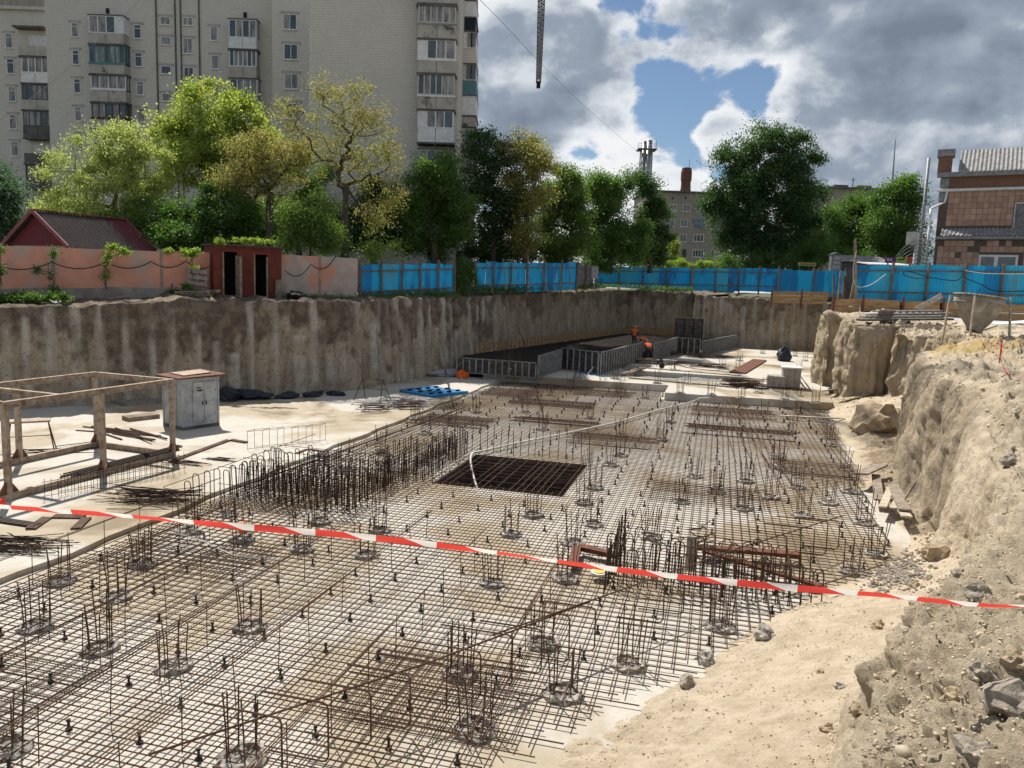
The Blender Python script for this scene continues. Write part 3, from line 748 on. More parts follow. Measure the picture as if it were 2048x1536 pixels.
rebar_mat = thing('rebar_mat', 'rusty two-way rebar mat spread over the pale pit floor', 'rebar mat', S(-4, 22))
a = -12.15
while a < 5.7:
    for (b0, b1) in clip(0, a):
        e0 = -R.uniform(.0, .45) if a > -6 else 0
        runs = [(b0 + e0 + .1, b1 - R.uniform(.05, .25))]
        if HOLE[0] < a < HOLE[1] and b0 < HOLE[2] and R.random() < .35: runs = [(runs[0][0], HOLE[2] + R.uniform(-.1, .3)), (HOLE[3] + R.uniform(-.3, .1), runs[0][1])]
        for r0, r1 in runs: bar(rebar_mat, S(a + R.uniform(-.018, .018), r0, .074), S(a + R.uniform(-.018, .018), r1, .074), R.uniform(.0088, .0108))
    a += .2
b = 3.0
while b < 44.2:
    for (a0, a1) in clip(1, b):
        e1 = R.uniform(.0, .5) if b < 18.5 else R.uniform(-.2, 0)
        runs = [(a0 + R.uniform(.02, .2), a1 + e1)]
        if HOLE[2] < b < HOLE[3] and R.random() < .55: runs = [(runs[0][0], HOLE[0] + R.uniform(-.1, .4)), (HOLE[1] + R.uniform(-.4, .1), runs[0][1])]
        for r0, r1 in runs: bar(rebar_mat, S(r0, b + R.uniform(-.015, .015), .057), S(r1, b + R.uniform(-.015, .015), .057), R.uniform(.0088, .0108))
    b += .2
# extra bars laid between the others where the mat is doubled
def ab(u, v, z=0):
    p = P(u, v, z); return p.dot(E1), p.dot(E2)
ex = MB()
def dense(a0, a1, b0, b1, z=.092):
    k = a0 + .1
    while k < a1:
        ex.tube([S(k, b0 + R.uniform(-.2, .2), z + .017), S(k + R.uniform(-.02, .02), b1 + R.uniform(-.2, .2), z + .017)], .0085, 4, False); k += .2 * R.choice([1, 1, 1, .5])
    k = b0 + .1
    while k < b1:
        ex.tube([S(a0 + R.uniform(-.2, .2), k, z), S(a1 + R.uniform(-.2, .2), k + R.uniform(-.02, .02), z)], .0085, 4, False); k += .2 * R.choice([1, 1, 1, .5])
for r in ((-11.6, -8.6, 12.0, 14.0), (-1.0, 2.8, 36.4, 39.6), (-1.0, 3.4, 31.4, 34.6), (-1.6, 1.6, 21.0, 23.2), (-9.6, -5.6, 35.6, 38.0), (-8.2, -4.6, 31.0, 33.4), (-12, -8.8, 28.6, 31.2),
          (-12.0, -9.0, 38.0, 41.0), (2.2, 4.8, 25.6, 28.2), (-5.2, -2.0, 27.4, 30.2), (-4.8, -2.4, 8.6, 10.8), (-7.4, -4.2, 40.2, 42.8), (-10.6, -8.2, 6.5, 8.6), (-12.1, -9.6, 16.0, 19.0), (-9.2, -8.5, 19.6, 24.7)):
    dense(*r)
xo = ex.build('doubled_bars', 'rust', rebar_mat); xo['kind'] = 'stuff'

# ladder-like spacer frames standing on the mat
def support_frame(a0, b0, b1, label, hgt=.66):
    t = thing('support_frame', label, 'rebar frame', S(a0, b0), 'upright rebar spacer frames on the mat')
    z0, z1 = .10, .10 + hgt
    bar(t, S(a0, b0, z1), S(a0 + .04, b1, z1), .0085, 'top_rail'); bar(t, S(a0 + .05, b0 + .1, z1 - .03), S(a0 - .02, b1 + .2, z1 - .03), .0085, 'top_rail')
    bar(t, S(a0, b0, z0), S(a0, b1, z0), .0085, 'bottom_rail')
    k = b0 + .1
    while k < b1:
        bar(t, S(a0, k, z0 - .05), S(a0 + R.uniform(-.03, .03), k + R.uniform(-.04, .04), z1 + .03), .0075, 'post')
        k += R.uniform(.85, 1.1)
    return t
for i, (a0, b0, b1) in enumerate(((-11.8, 5, 16.2), (-10.3, 4.5, 15.6), (-8.8, 4, 15.8), (-7.3, 3.6, 16.4), (-5.9, 3.4, 15.6), (-4.4, 6.2, 14.8), (-2.6, 9.2, 14.2))):
    support_frame(a0, b0, b1, 'rusty upright ladder frame on the front mat, %s from the left' % ORD[i])

# pile heads with starter bars
def pile_proto(seed):
    rr = random.Random(seed)
    t = thing('pile_head', 'concrete pile head', 'pile head', (0, 0, 0), 'pile heads with starter bars')
    prof = [(.27, -.02), (.275, .03), (.25, .065), (.205, .07), (.185, .03), (.10, .025), (.001, .03)]; n = 18; vs = []; fs = []
    for (r_, z_) in prof:
        for j in range(n):
            q = 2 * math.pi * j / n; k = 1 + rr.uniform(-.10, .10)
            vs.append((r_ * k * math.cos(q), r_ * k * math.sin(q), z_ + rr.uniform(-.022, .022) * (z_ > 0)))
    for i in range(len(prof) - 1):
        for j in range(n): fs.append((i * n + j, i * n + (j + 1) % n, (i + 1) * n + (j + 1) % n, (i + 1) * n + j))
    mb = MB(); mb.add(vs, fs); mb.build('collar', 'concrete_pile', t)
    nb = rr.choice([6, 6, 7, 8])
    for j in range(nb):
        q = 2 * math.pi * (j + rr.uniform(-.2, .2)) / nb; r_ = rr.uniform(.15, .2); hh = rr.uniform(.62, .9)
        ln = rr.uniform(.0, .09); lq = q + rr.uniform(-.8, .8)
        mb = MB(); mb.tube([(r_ * math.cos(q), r_ * math.sin(q), .05), (r_ * math.cos(q) + ln * .3 * math.cos(lq), r_ * math.sin(q) + ln * .3 * math.sin(lq), hh * .5), (r_ * math.cos(q) + ln * math.cos(lq), r_ * math.sin(q) + ln * math.sin(lq), hh)], .0098, 5)
        mb.build('starter_bar', 'rust', t)
    if rr.random() < .8:
        zz = rr.uniform(.2, .45)
        mb = MB(); mb.tube([(.195 * math.cos(2 * math.pi * k / 14), .195 * math.sin(2 * math.pi * k / 14), zz + .01 * math.sin(k)) for k in range(15)], .006, 4, False); mb.build('hoop', 'rust', t)
    return t
protos = [pile_proto(100 + i) for i in range(7)]
PILES = [
 ('in front of the red and white tape', 0, [(72, 1255), (200, 1300), (347, 1335), (500, 1255), (120, 1165), (285, 1130), (235, 1195), (605, 1100), (735, 1112), (378, 1065), (985, 1168), (1130, 1160), (920, 1350), (950, 1462), (1085, 1290), (1125, 1390), (1258, 1330), (1440, 1255), (485, 1520), (15, 1500)]),
 ('behind the tape left of the open sump', 0, [(485, 1082), (640, 1045), (760, 1062), (455, 1030), (952, 825), (850, 868), (905, 850), (760, 905), (690, 940), (830, 838)]),
 ('between the sump and the tape', 0, [(1065, 1032), (1167, 1007), (1186, 1050), (1022, 1070), (1145, 1087), (1300, 1075)]),
 ('on the mat right of the sump', 0, [(1222, 931), (1190, 977), (1240, 912), (1240, 872), (1322, 880), (1389, 954), (1432, 985), (1362, 1005), (1491, 964), (1541, 996), (1485, 1019), (1594, 976), (1605, 1032)]),
 ('near the right edge of the mat', 0, [(1657, 1007), (1701, 985), (1728, 1047), (1751, 1110), (1701, 1145), (1655, 877), (1662, 892), (1690, 940), (1585, 865), (1556, 937), (1557, 918)]),
 ('at the far end of the mat', 0, [(1050, 825), (1142, 774), (1205, 775), (1237, 792), (1290, 797), (1180, 837), (1085, 860), (1530, 825), (1597, 832), (1340, 845), (1420, 860), (1100, 790)]),
 ('along the front of the raised slab', .4, [(1360, 787), (1422, 790), (1482, 796), (1517, 786), (1569, 801), (1597, 792), (1631, 806), (1315, 767), (1155, 757), (1230, 758), (1375, 768)]),
 ('at the back of the raised slab', .4, [(1632, 762), (1632, 735), (1525, 707), (1475, 735), (1345, 741), (1480, 722), (1630, 697), (1590, 712), (1560, 700), (1610, 722), (1598, 738), (1445, 738)]),
]
PILE_XY = []
pi_ = 0
for zone, z, lst in PILES:
    lst = sorted(lst)
    for i, (u, v) in enumerate(lst):
        p = P(u, v, z); a, b = p.dot(E1), p.dot(E2)
        if z == 0 and a < -12.3: p += E1 * (-12.1 - a)
        pr_ = protos[pi_ % len(protos)]; s = R.uniform(.92, 1.08)
        lab = 'pile head %s, %s from the left' % (zone, ORD[i])
        if pi_ < len(protos):
            o = pr_; o.location = p; o['label'] = lab; LOC[o] = p
        else: o = copy_tree(pr_, p, R.uniform(0, 6.28), lab, (s, s, s * R.uniform(.9, 1.12)))
        if pi_ < len(protos): o.rotation_euler = (0, 0, R.uniform(0, 6))
        PILE_XY.append(p); pi_ += 1

# black bar spacers under the mat
sb = MB()
sb.tube([(0, 0, 0), (0, 0, .02), (0, 0, .04)], [.05, .045, .022], 8); sb.tube([(0, 0, .03), (0, 0, .12)], [.02, .016], 6); sb.tube([(0, 0, .12), (0, 0, .15), (0, 0, .155)], [.03, .024, .01], 6)
sp0 = sb.build('bar_spacer', 'black_plastic')
cand = []
a = -11.7
while a < 5:
    b = 4.2 + R.uniform(0, .3)
    while b < 43.5:
        A_, B_ = a + R.uniform(-.12, .12), b + R.uniform(-.12, .12)
        ok = any(x0 < B_ < x1 for x0, x1 in clip(0, A_)) and not (HOLE[0] - .4 < A_ < HOLE[1] + .4 and HOLE[2] - .4 < B_ < HOLE[3] + .4)
        p = S(A_, B_, 0)
        if ok and all((p - q).length > .45 for q in PILE_XY): cand.append(p)
        b += 1.0
    a += 1.0
def inview(p):
    q = p - Vector((0, 0, H)); d = q.dot(FW); return d > 0 and abs(q.dot(ax) / d) < .68 and abs(q.dot(ay) / d) < .51
cand = sorted([p for p in cand if inview(p)], key=lambda p: p.length)
for i, p in enumerate(cand[:290]):
    o = sp0 if i == 0 else sp0.copy()
    if i: COL.objects.link(o)
    o.location = p; o.rotation_euler = (0, 0, R.uniform(0, 6))
    tag(o, 'small black plastic bar spacer standing under the rebar mat', 'spacer', 'black bar spacers under the mat')
rest = MB()
for p in cand[290:]: rest.box(p + Vector((0, 0, .07)), .06, .06, .14)
if cand[290:]:
    o = rest.build('bar_spacers', 'black_plastic'); o['kind'] = 'stuff'; o['label'] = 'more black bar spacers on the far part of the mat'; o['category'] = 'spacers'

# hairpins: inverted U bars in rows
def u_pts(p, w, h, e, z0=.05, r=None, n=6):
    p = Vector(p); r = r or w / 2
    pts = [p - e * w / 2 + EZ * z0]
    for k in range(n + 1):
        q = math.pi * k / n; pts.append(p + e * (-(w / 2) * math.cos(q)) + EZ * (h - r + r * math.sin(q)))
    pts.append(p + e * w / 2 + EZ * z0); return pts
def hairpin_rows(name, label, rows, loc, group=None):
    t = thing(name, label, 'rebar cage', loc, group)
    for (p, q, n, w, h, e) in rows:
        for k in range(n):
            c = p.lerp(q, (k + R.uniform(-.25, .25)) / max(1, n - 1))
            lean = Vector((R.uniform(-.05, .05), R.uniform(-.05, .05), 0))
            pts = u_pts(c, w * R.uniform(.85, 1.1), h * R.uniform(.85, 1.08), e); pts = [x + lean * x.z for x in pts]
            mb = MB(); mb.tube(pts, .0118, 5, False); mb.build('hairpin', 'rust_dark' if R.random() < .7 else 'rust', t)
    return t
C1 = hairpin_rows('hairpin_cage', 'dense dark cage of upright hairpin bars left of the open sump', [
    (S(-12.0, 15.4), S(-11.9, 19.3), 12, .18, .95, E1), (S(-11.8, 16.9), S(-8.3, 16.7), 20, .15, .98, E1), (S(-11.8, 17.4), S(-8.3, 17.3), 20, .15, .95, E1), (S(-11.8, 17.9), S(-8.2, 17.8), 20, .15, .98, E1),
    (S(-11.8, 18.8), S(-8.3, 18.7), 20, .15, 1.0, E1), (S(-11.2, 17.3), S(-8.5, 17.2), 12, .2, .9, E2), (S(-11.2, 19.6), S(-8.6, 19.6), 16, .15, .98, E1), (S(-8.8, 17.3), S(-8.7, 21), 12, .15, .9, E2), (S(-8.7, 19.2), S(-8.6, 24.4), 20, .15, .92, E2), (S(-8.1, 19.4), S(-8.0, 24.4), 18, .15, .92, E2), (S(-9.3, 19.2), S(-9.2, 23.0), 12, .15, .92, E2)], S(-10.4, 17.8))
for b_ in (16.7, 17.8, 18.8, 19.6):
    bar(C1, S(-12.2, b_ + .1, .45), S(-8.5, b_ + .08, .45), .008, 'tie_bar', True); bar(C1, S(-12.2, b_ + .1, .9), S(-8.5, b_ + .05, .9), .008, 'tie_bar', True)
bar(C1, S(-12.05, 14.6, .92), S(-12, 21.4, .93), .009, 'tie_bar', True)
C2 = hairpin_rows('hairpin_cage', 'double row of rusty hairpin bars beside the sandy bank', [
    (S(-1.7, 14.5), S(2.1, 14.6), 20, .2, .92, E1), (S(-1.7, 15.5), S(2.0, 15.6), 17, .2, .92, E1), (S(-1.7, 15.0), S(1.2, 15.0), 10, .2, .9, E1), (S(-1.75, 14.0), S(-1.7, 16.6), 6, .2, 1.0, E2), (S(-1.0, 15.0), S(1.6, 15.0), 7, .22, .85, E2)], S(.2, 15))
for b_ in (14.5, 15.5): bar(C2, S(-1.9, b_, .5), S(2.3, b_ + .05, .5), .008, 'tie_bar'); 
# straight starters round the sump
sst = thing('sump_starter_bars', 'rows of upright bars standing round the open sump', 'rebar', S(-6.2, 22))
k = HOLE[0] - .2
while k < HOLE[1] + .2:
    bar(sst, S(k, HOLE[3] + .15, .05), S(k + R.uniform(-.05, .05), HOLE[3] + .17, R.uniform(.85, 1.15)), .012, 'upright_bar', True)
    if k < -5.6: bar(sst, S(k, HOLE[2] - .25, .05), S(k + R.uniform(-.05, .05), HOLE[2] - .2, R.uniform(.5, .85)), .012, 'upright_bar', True)
    k += R.uniform(.22, .3)
k = HOLE[2]
while k < HOLE[3]:
    for a_ in (HOLE[0] - .25, HOLE[0] - .5): bar(sst, S(a_, k, .05), S(a_, k + R.uniform(-.05, .05), R.uniform(.75, 1.1)), .012, 'upright_bar', True)
    if k > 22: bar(sst, S(HOLE[1] + .2, k, .05), S(HOLE[1] + .2, k, R.uniform(.6, .9)), .009, 'upright_bar', True)
    k += R.uniform(.25, .34)
# C-shaped edge bars with a long lacing bar along the front edge of the mat
eh = thing('edge_bars', 'row of rusty C-shaped edge bars laced by a long bar along the sand', 'rebar', S(-2.6, 9))
prev = None; lace = []
for i in range(24):
    t_ = i / 23; a_ = -3.9 + t_ * 7.4; b_ = 7.2 + t_ * 11.0
    if 9 < i < 12: continue
    a_ -= .55; hh = .82 + R.uniform(-.06, .06); L_ = R.uniform(.8, 1.2); r_ = .07
    pts = [S(a_ - L_, b_, hh), S(a_ - r_, b_, hh), S(a_ - .02, b_, hh - .02), S(a_, b_, hh - r_), S(a_ + .01, b_, .18), S(a_ - .02, b_, .12), S(a_ - r_, b_, .10), S(a_ - L_ * .9, b_, .10)]
    mb = MB(); mb.tube(pts, .0125, 5, False); mb.build('edge_bar', 'rust', eh)
    lace.append(S(a_ - .25, b_, hh - .01))
for q in (lace[:9], lace[8:]):
    mb = MB(); mb.tube([q[0] - (q[-1] - q[0]).normalized() * 1.2, q[len(q) // 2] + EZ * .0, q[-1] + (q[-1] - q[0]).normalized() * .8], .014, 5, False); mb.build('lacing_bar', 'rust', eh)

# sump: formwork-lined hole under the mat
def sump():
    a0, a1, b0, b1 = HOLE; zb = -1.3
    mb = MB()
    for (p, q) in (((a0, b0), (a1, b0)), ((a1, b0), (a1, b1)), ((a1, b1), (a0, b1)), ((a0, b1), (a0, b0))):
        mb.add([S(*p, zb), S(*q, zb), S(*q, .0), S(*p, .0)], [(0, 1, 2, 3)])
    w = struct(mb.build('sump_wall', 'wood_formply'))
    mb = MB(); mb.add([S(a0, b0, zb), S(a1, b0, zb), S(a1, b1, zb), S(a0, b1, zb)], [(0, 1, 2, 3)])
    mat('sump_mud', (.26, .155, .08), (.15, .09, .05), 2, .7, coord='World'); struct(mb.build('sump_floor', 'sump_mud'))
    t = thing('sump_cage', 'dark rebar cage lining the inside of the sump', 'rebar cage', S(a0 + .1, b0 + .1, zb))
    for z in (-.12, -.42, -.72, -1.02, -1.32):
        for p, q in (((a0 + .12, b1 - .12), (a1 - .12, b1 - .12)), ((a0 + .12, b0 + .2), (a0 + .12, b1 - .2)), ((a1 - .12, b0 + .2), (a1 - .12, b1 - .2))): bar(t, S(*p, z), S(*q, z), .009, 'tie_bar', True)
    k = a0 + .15
    while k < a1 - .1:
        bar(t, S(k, b1 - .13, zb + .01), S(k, b1 - .13, .08), .009, 'upright_bar', True); k += .25
    k = b0 + .2
    while k < b1:
        bar(t, S(a1 - .13, k, zb + .01), S(a1 - .13, k, .08), .009, 'upright_bar', True); bar(t, S(a0 + .13, k, zb + .01), S(a0 + .13, k, .08), .009, 'upright_bar', True); k += .3
    k = b0 + .3
    while k < b1 - .2:
        bar(t, S(a0 + 1.6, k, -.85), S(a1 - .2, k, -.85), .009, 'tie_bar', True); k += .3
sump()
pp = S(-6.2, 21.4, -1.29)
t = thing('water_pump', 'small blue water pump sitting in the sump', 'pump', pp)
mb = MB(); mb.tube([pp + EZ * 0.0, pp + EZ * .08, pp + EZ * .5, pp + EZ * .56], [.16, .17, .17, .1], 10); mb.build('motor_body', 'blue_paint', t)
mb = MB(); mb.tube([pp + Vector((-.1, 0, .55)), pp + Vector((-.08, 0, .7)), pp + Vector((.08, 0, .7)), pp + Vector((.1, 0, .55))], .02, 6); mb.build('handle', 'black_plastic', t)
def smooth_path(pts, n=8, jit=0.0):
    A = np.array([tuple(p) for p in pts], float)[:, None, :]; t_ = np.linspace(0, len(pts) - 1, (len(pts) - 1) * n + 1)
    k = len(A); i = np.clip(np.floor(t_).astype(int), 0, k - 2); f = (t_ - i)[:, None, None]
    p0, p1, p2, p3 = A[np.maximum(i - 1, 0)], A[i], A[i + 1], A[np.minimum(i + 2, k - 1)]
    c = .5 * (2 * p1 + (p2 - p0) * f + (2 * p0 - 5 * p1 + 4 * p2 - p3) * f ** 2 + (3 * p1 - p0 - 3 * p2 + p3) * f ** 3)
    out = [Vector(q) + Vector((R.uniform(-jit, jit), R.uniform(-jit, jit), 0)) for q in c[:, 0]]
    return out
hp = [S(-6.4, 21.5, -1.0), P(944, 925, .1) + EZ * -.2, P(944, 908, .2), P(965, 902, .13), P(1040, 885, .12), P(1130, 867, .12), P(1230, 845, .12), P(1310, 822, .12), P(1350, 812, .13), P(1385, 803, .25), P(1400, 797, .45), P(1420, 795, .44)]
mb = MB(); mb.tube(smooth_path(hp, 8, .012), .036, 7); solo('water_hose', mb, 'hose', 'long white hose running from the sump to the raised slab', 'hose', smooth=True)
hp = [P(255, 1080, .12), P(330, 1066, .12), P(400, 1080, .12), P(470, 1110, .12), P(560, 1120, .12)]
mb = MB(); mb.tube(smooth_path(hp, 8, .01), .012, 5); solo('pale_cable', mb, 'hose', 'thin pale cable snaking over the front left mat', 'cable')
# ================================================================== THINGS IN THE PIT
ZL = .11   # level of the left slab
def cabin_frame():
    N0, N1 = P(18, 1000, ZL), P(346, 914, ZL)
    N0.z = N1.z = 0; ez = EZ
    d = (N1 - N0).normalized(); w = Vector((-d.y, d.x, 0)); WID = 3.1; L_ = (N1 - N0).length; hh = 2.35
    t = thing('open_cabin', 'rusty open steel box frame of a site cabin standing on the slab', 'steel frame', N0 + ez * ZL)
    def at(l, k, z): return N0 + d * l + w * k + ez * (z + ZL)
    posts = [(0, 0), (L_ * .52, 0), (L_, 0), (0, WID), (L_ * .5, WID), (L_, WID)]
    for l, k in posts:
        mb = MB(); mb.beam(at(l, k, 0), at(l, k, hh), .13, .13); p = mb.build('post', 'rust_paint', t)
        mb = MB()
        for s in (-1, 1):
            a, b, c = at(l, k, .15) + d * s * .065, at(l, k, .15) + d * s * .28, at(l, k, .45) + d * s * .065
            o_ = w * .03
            mb.add([a - o_, b - o_, c - o_, a + o_, b + o_, c + o_], [(0, 1, 2), (5, 4, 3), (0, 3, 4, 1), (1, 4, 5, 2), (2, 5, 3, 0)])
        mb.build('gusset', 'rust_red', p)
    def rail(n, a, b, z, h=.17):
        mb = MB(); mb.beam(a + ez * z, b + ez * z, .06, h)
        for q in (-1, 1): mb.beam(a + ez * (z + q * (h / 2 - .01)), b + ez * (z + q * (h / 2 - .01)), .12, .021)
        mb.build(n, 'rust_paint', t)
    for z, n in ((hh + .02, 'top_rail'), (.1, 'bottom_rail')):
        rail(n, at(-.06, 0, 0), at(L_ + .06, 0, 0), z); rail(n, at(-.06, WID, 0), at(L_ + .06, WID, 0), z)
        rail(n, at(0, .12, 0), at(0, WID - .12, 0), z); rail(n, at(L_, .12, 0), at(L_, WID - .12, 0), z)
    rail('top_rail', at(L_ * .3, .12, 0), at(L_ * .3, WID - .12, 0), hh + .02, .12)
    # planks and bars lying along the near bottom rail
    q = MB()
    for i in range(7):
        a = at(1.6 + R.uniform(-.3, .3), -.03 + i * .045, .2 + .03 * (i % 3)); b = at(L_ + R.uniform(-.2, .5), -.03 + i * .04, .22 + .03 * (i % 3))
        q.beam(a, b, .035, .03)
    solo('steel_strips', q, 'rust_dark', 'bundle of thin steel strips lying along the frame bottom rail', 'steel strips')
cabin_frame()
def kiosk():
    L0, C, R0 = P(314, 854, ZL), P(367, 861, ZL), P(437, 851, ZL)
    ex = (R0 - C); ey = (L0 - C); W_, D_ = ex.length, ey.length; ex.normalize(); ey = Vector((-ex.y, ex.x, 0)); D_ = max(1.2, D_)
    hh = 1.88; t = thing('electrical_cabinet', 'grey metal electrical cabinet with rusty overhanging roof', 'cabinet', C)
    def at(a, b, z): return C + ex * a + ey * b + EZ * z
    mb = MB(); mb.box(at(W_ / 2, D_ / 2, .06), W_ + .06, D_ + .06, .12, ex, ey); mb.build('plinth', 'panel_dark', t)
    mb = MB(); mb.box(at(W_ / 2, D_ / 2, .12 + (hh - .12) / 2), W_, D_, hh - .12, ex, ey); mb.build('body', 'cabinet', t)
    # corner flanges and panel ribs
    for a, b in ((0, 0), (W_, 0), (0, D_)): 
        mb = MB(); mb.box(at(a, b, hh / 2 + .05), .06, .06, hh - .1, ex, ey); mb.build('corner_strip', 'cabinet', t)
    for k in range(1, 3):
        mb = MB(); mb.box(at(-.012, D_ * k / 3, hh / 2 + .05), .03, .05, hh - .2, ex, ey); mb.build('panel_rib', 'cabinet', t)
    for k in range(2):
        w2 = (W_ - .55) / 2; x0 = .38 + k * (w2 + .02)
        mb = MB(); mb.box(at(x0 + w2 / 2, -.018, hh / 2 + .06), w2, .035, hh - .42, ex, ey); dr = mb.build('door', 'cabinet', t)
        mb = MB(); mb.box(at(x0 + (w2 - .06 if k == 0 else .06), -.05, hh / 2), .03, .04, .14, ex, ey); mb.build('handle', 'dark', dr)
        for z in (.5, 1.4):
            mb = MB(); mb.box(at(x0 + (.0 if k == 0 else w2), -.04, z), .03, .03, .1, ex, ey); mb.build('hinge', 'steel_grey', dr)
    for (x, z, w, h, mm) in ((.62, 1.52, .2, .06, 'panel_dark'), (.66, 1.42, .22, .06, 'navy_cloth'), (1.0, 1.5, .12, .06, 'leaf_sticker')):
        if mm not in MATS: mat(mm, (.45, .5, .12), (.4, .45, .1))
        mb = MB(); mb.box(at(x, -.04, z), w, .006, h, ex, ey); mb.build('sticker', mm, t)
    mb = MB()
    z = hh; zs = [.10, .06, .0, .04]
    pts = [at(-.28, -.22, z + .03), at(W_ + .26, -.2, z + .06), at(W_ + .22, D_ + .2, z + .10), at(-.22, D_ + .15, z + .02)]
    mb.hexa(pts + [p + EZ * .045 for p in pts]); mb.build('roof', 'rust_red', t)
    pts = [at(.1, .1, z + .10), at(W_ * .9, .2, z + .13), at(W_ * .95, D_ * .8, z + .15), at(.2, D_ * .9, z + .1)]
    mb = MB(); mb.hexa(pts + [p + EZ * .03 for p in pts]); mb.build('roof_sheet', 'rust_paint', t)
kiosk()
def trestle(p, rz, label, w=1.2, h=1.0, splay=.45, table=False):
    c, s = math.cos(rz), math.sin(rz); ex, ey = Vector((c, s, 0)), Vector((-s, c, 0))
    t = thing('trestle', label, 'trestle', p)
    mb = MB(); mb.tube([p - ex * w / 2 + EZ * h, p + ex * w / 2 + EZ * h], .022, 6); mb.build('top_bar', 'rust', t)
    for a in (-1, 1):
        for b in (-1, 1):
            mb = MB(); mb.tube([p + ex * a * w * .45 + EZ * h, p + ex * a * w * .6 + ey * b * splay], .02, 5); mb.build('leg', 'rust', t)
    mb = MB(); mb.tube([p + ex * w * .5 + ey * splay * .5 + EZ * h * .5, p - ex * w * .5 + ey * splay * .5 + EZ * h * .5], .014, 5); mb.build('brace', 'rust_dark', t)
    if table:
        mb = MB(); mb.box(p + EZ * (h + .05), w, .5, .06, ex, ey); mb.build('table_top', 'rust_paint', t)
trestle(P(62, 905, ZL) + EZ * 0, .5, 'rusty steel trestle inside the open frame', 1.1, .95, .45, True)
trestle(P(745, 800, ZL), -.35, 'bare rebar trestle standing on the slab before the pit wall', 1.2, 1.0, .5)
# blue formwork panel lying on the slab
p = P(868, 786, ZL); t = thing('formwork_panel', 'blue formwork panel lying flat on the slab', 'formwork panel', p)
ex = (P(905, 782, ZL) - P(835, 790, ZL)); w_ = ex.length; ex.normalize(); ey = Vector((-ex.y, ex.x, 0))
mb = MB(); mb.box(p + EZ * .07, w_, 2.4, .10, ex, ey); mb.build('panel_board', 'blue_paint', t)
for i in range(4):
    for j in range(3):
        mb = MB(); mb.box(p + ex * (-.38 + i * .25) * w_ + ey * (-.8 + j * .8) + EZ * .16, .22, .12, .08, ex, ey); mb.build('clamp', 'dark', t)
for s in (-1, 1):
    mb = MB(); mb.box(p + ey * s * 1.21 + EZ * .08, w_ + .05, .05, .14, ex, ey); mb.build('edge_rail', 'blue_paint', t)

# heaps of cut bars, each heap one thing, its bars its parts
def bar_heap(p, d, n, L_, spread, label, hgt=.25, name='rebar_heap', mt=None, r=.009, ang=.3):
    p = Vector(p); t = thing(name, label, 'rebar heap', p); d = Vector(d).normalized(); e = Vector((-d.y, d.x, 0))
    for i in range(n):
        q = R.gauss(0, .4); a = R.gauss(0, ang)
        dd = d * math.cos(a) + e * math.sin(a); c = p + e * q * spread + d * R.uniform(-.25, .25) * L_ + EZ * (.02 + hgt * max(0, 1 - abs(q)) * R.random())
        l = L_ * R.uniform(.5, 1.0); tl = R.uniform(-.05, .05)
        bar(t, c - dd * l / 2 + EZ * max(-c.z + p.z + .01, -tl * l / 2), c + dd * l / 2 + EZ * tl * l / 2, r, 'bar', R.random() < .5)
    return t
bar_heap(P(300, 1000, ZL), E1 + E2 * .15, 60, 2.2, .8, 'big tangled heap of rusty bar offcuts beside the cage', .3)
bar_heap(P(30, 1098, ZL), E1 + E2 * .3, 46, 1.7, .6, 'tangled heap of rusty rods at the left picture edge', .28)
bar_heap(P(445, 920, ZL), E1, 16, .9, .35, 'short bars laid side by side right of the steel frame', .03, ang=.06)
bar_heap(P(375, 928, ZL), E1, 14, 1.4, .35, 'flat bundle of bars at the right foot of the steel frame', .04, ang=.08)
bar_heap(P(1420, 735, .4), E1, 40, 2.6, .9, 'rusty heap of bars on the raised slab before the formwork', .35)
bar_heap(P(1490, 775, .4), E1 * .9 + E2 * .3, 50, 2.2, .8, 'dark heap of scrap bars and offcuts beside the brick stacks', .55, r=.02, ang=.6)
bar_heap(P(1300, 722, .4), E1, 26, 2.4, .7, 'rusty bars lying at the feet of the workers', .3)
bar_heap(P(1520, 690, .4), E1, 30, 1.6, .6, 'small dark pile of scrap below the far right wall', .7, r=.03, ang=.7)
bar_heap(P(250, 868, ZL), E1 + E2 * -.2, 9, 3.4, .9, 'long dark pipes scattered on the slab left of the cabinet', .05, name='pipe_pile', r=.035, ang=.2)
bar_heap(P(110, 900, ZL), E2 * .6 + E1, 7, 3.0, 1.2, 'rusty bars scattered inside the open frame', .03, r=.014, ang=.3)
bar_heap(P(655, 920, ZL), E1, 8, 1.4, .5, 'a few loose bars on the slab left of the mat edge', .03, ang=.4)
# long bars fanning from the raised slab over the mat
t = thing('loose_bars', 'long loose bars fanning from the raised slab across the mat', 'rebar', P(1440, 795, .1))
for i in range(9):
    a = P(1432 + i * 5, 792 + R.uniform(0, 8), .42); b_ = P(1470 + i * 22, 900 + i * 14 + R.uniform(-30, 30), .12)
    bar(t, a, b_, .010, 'long_bar')
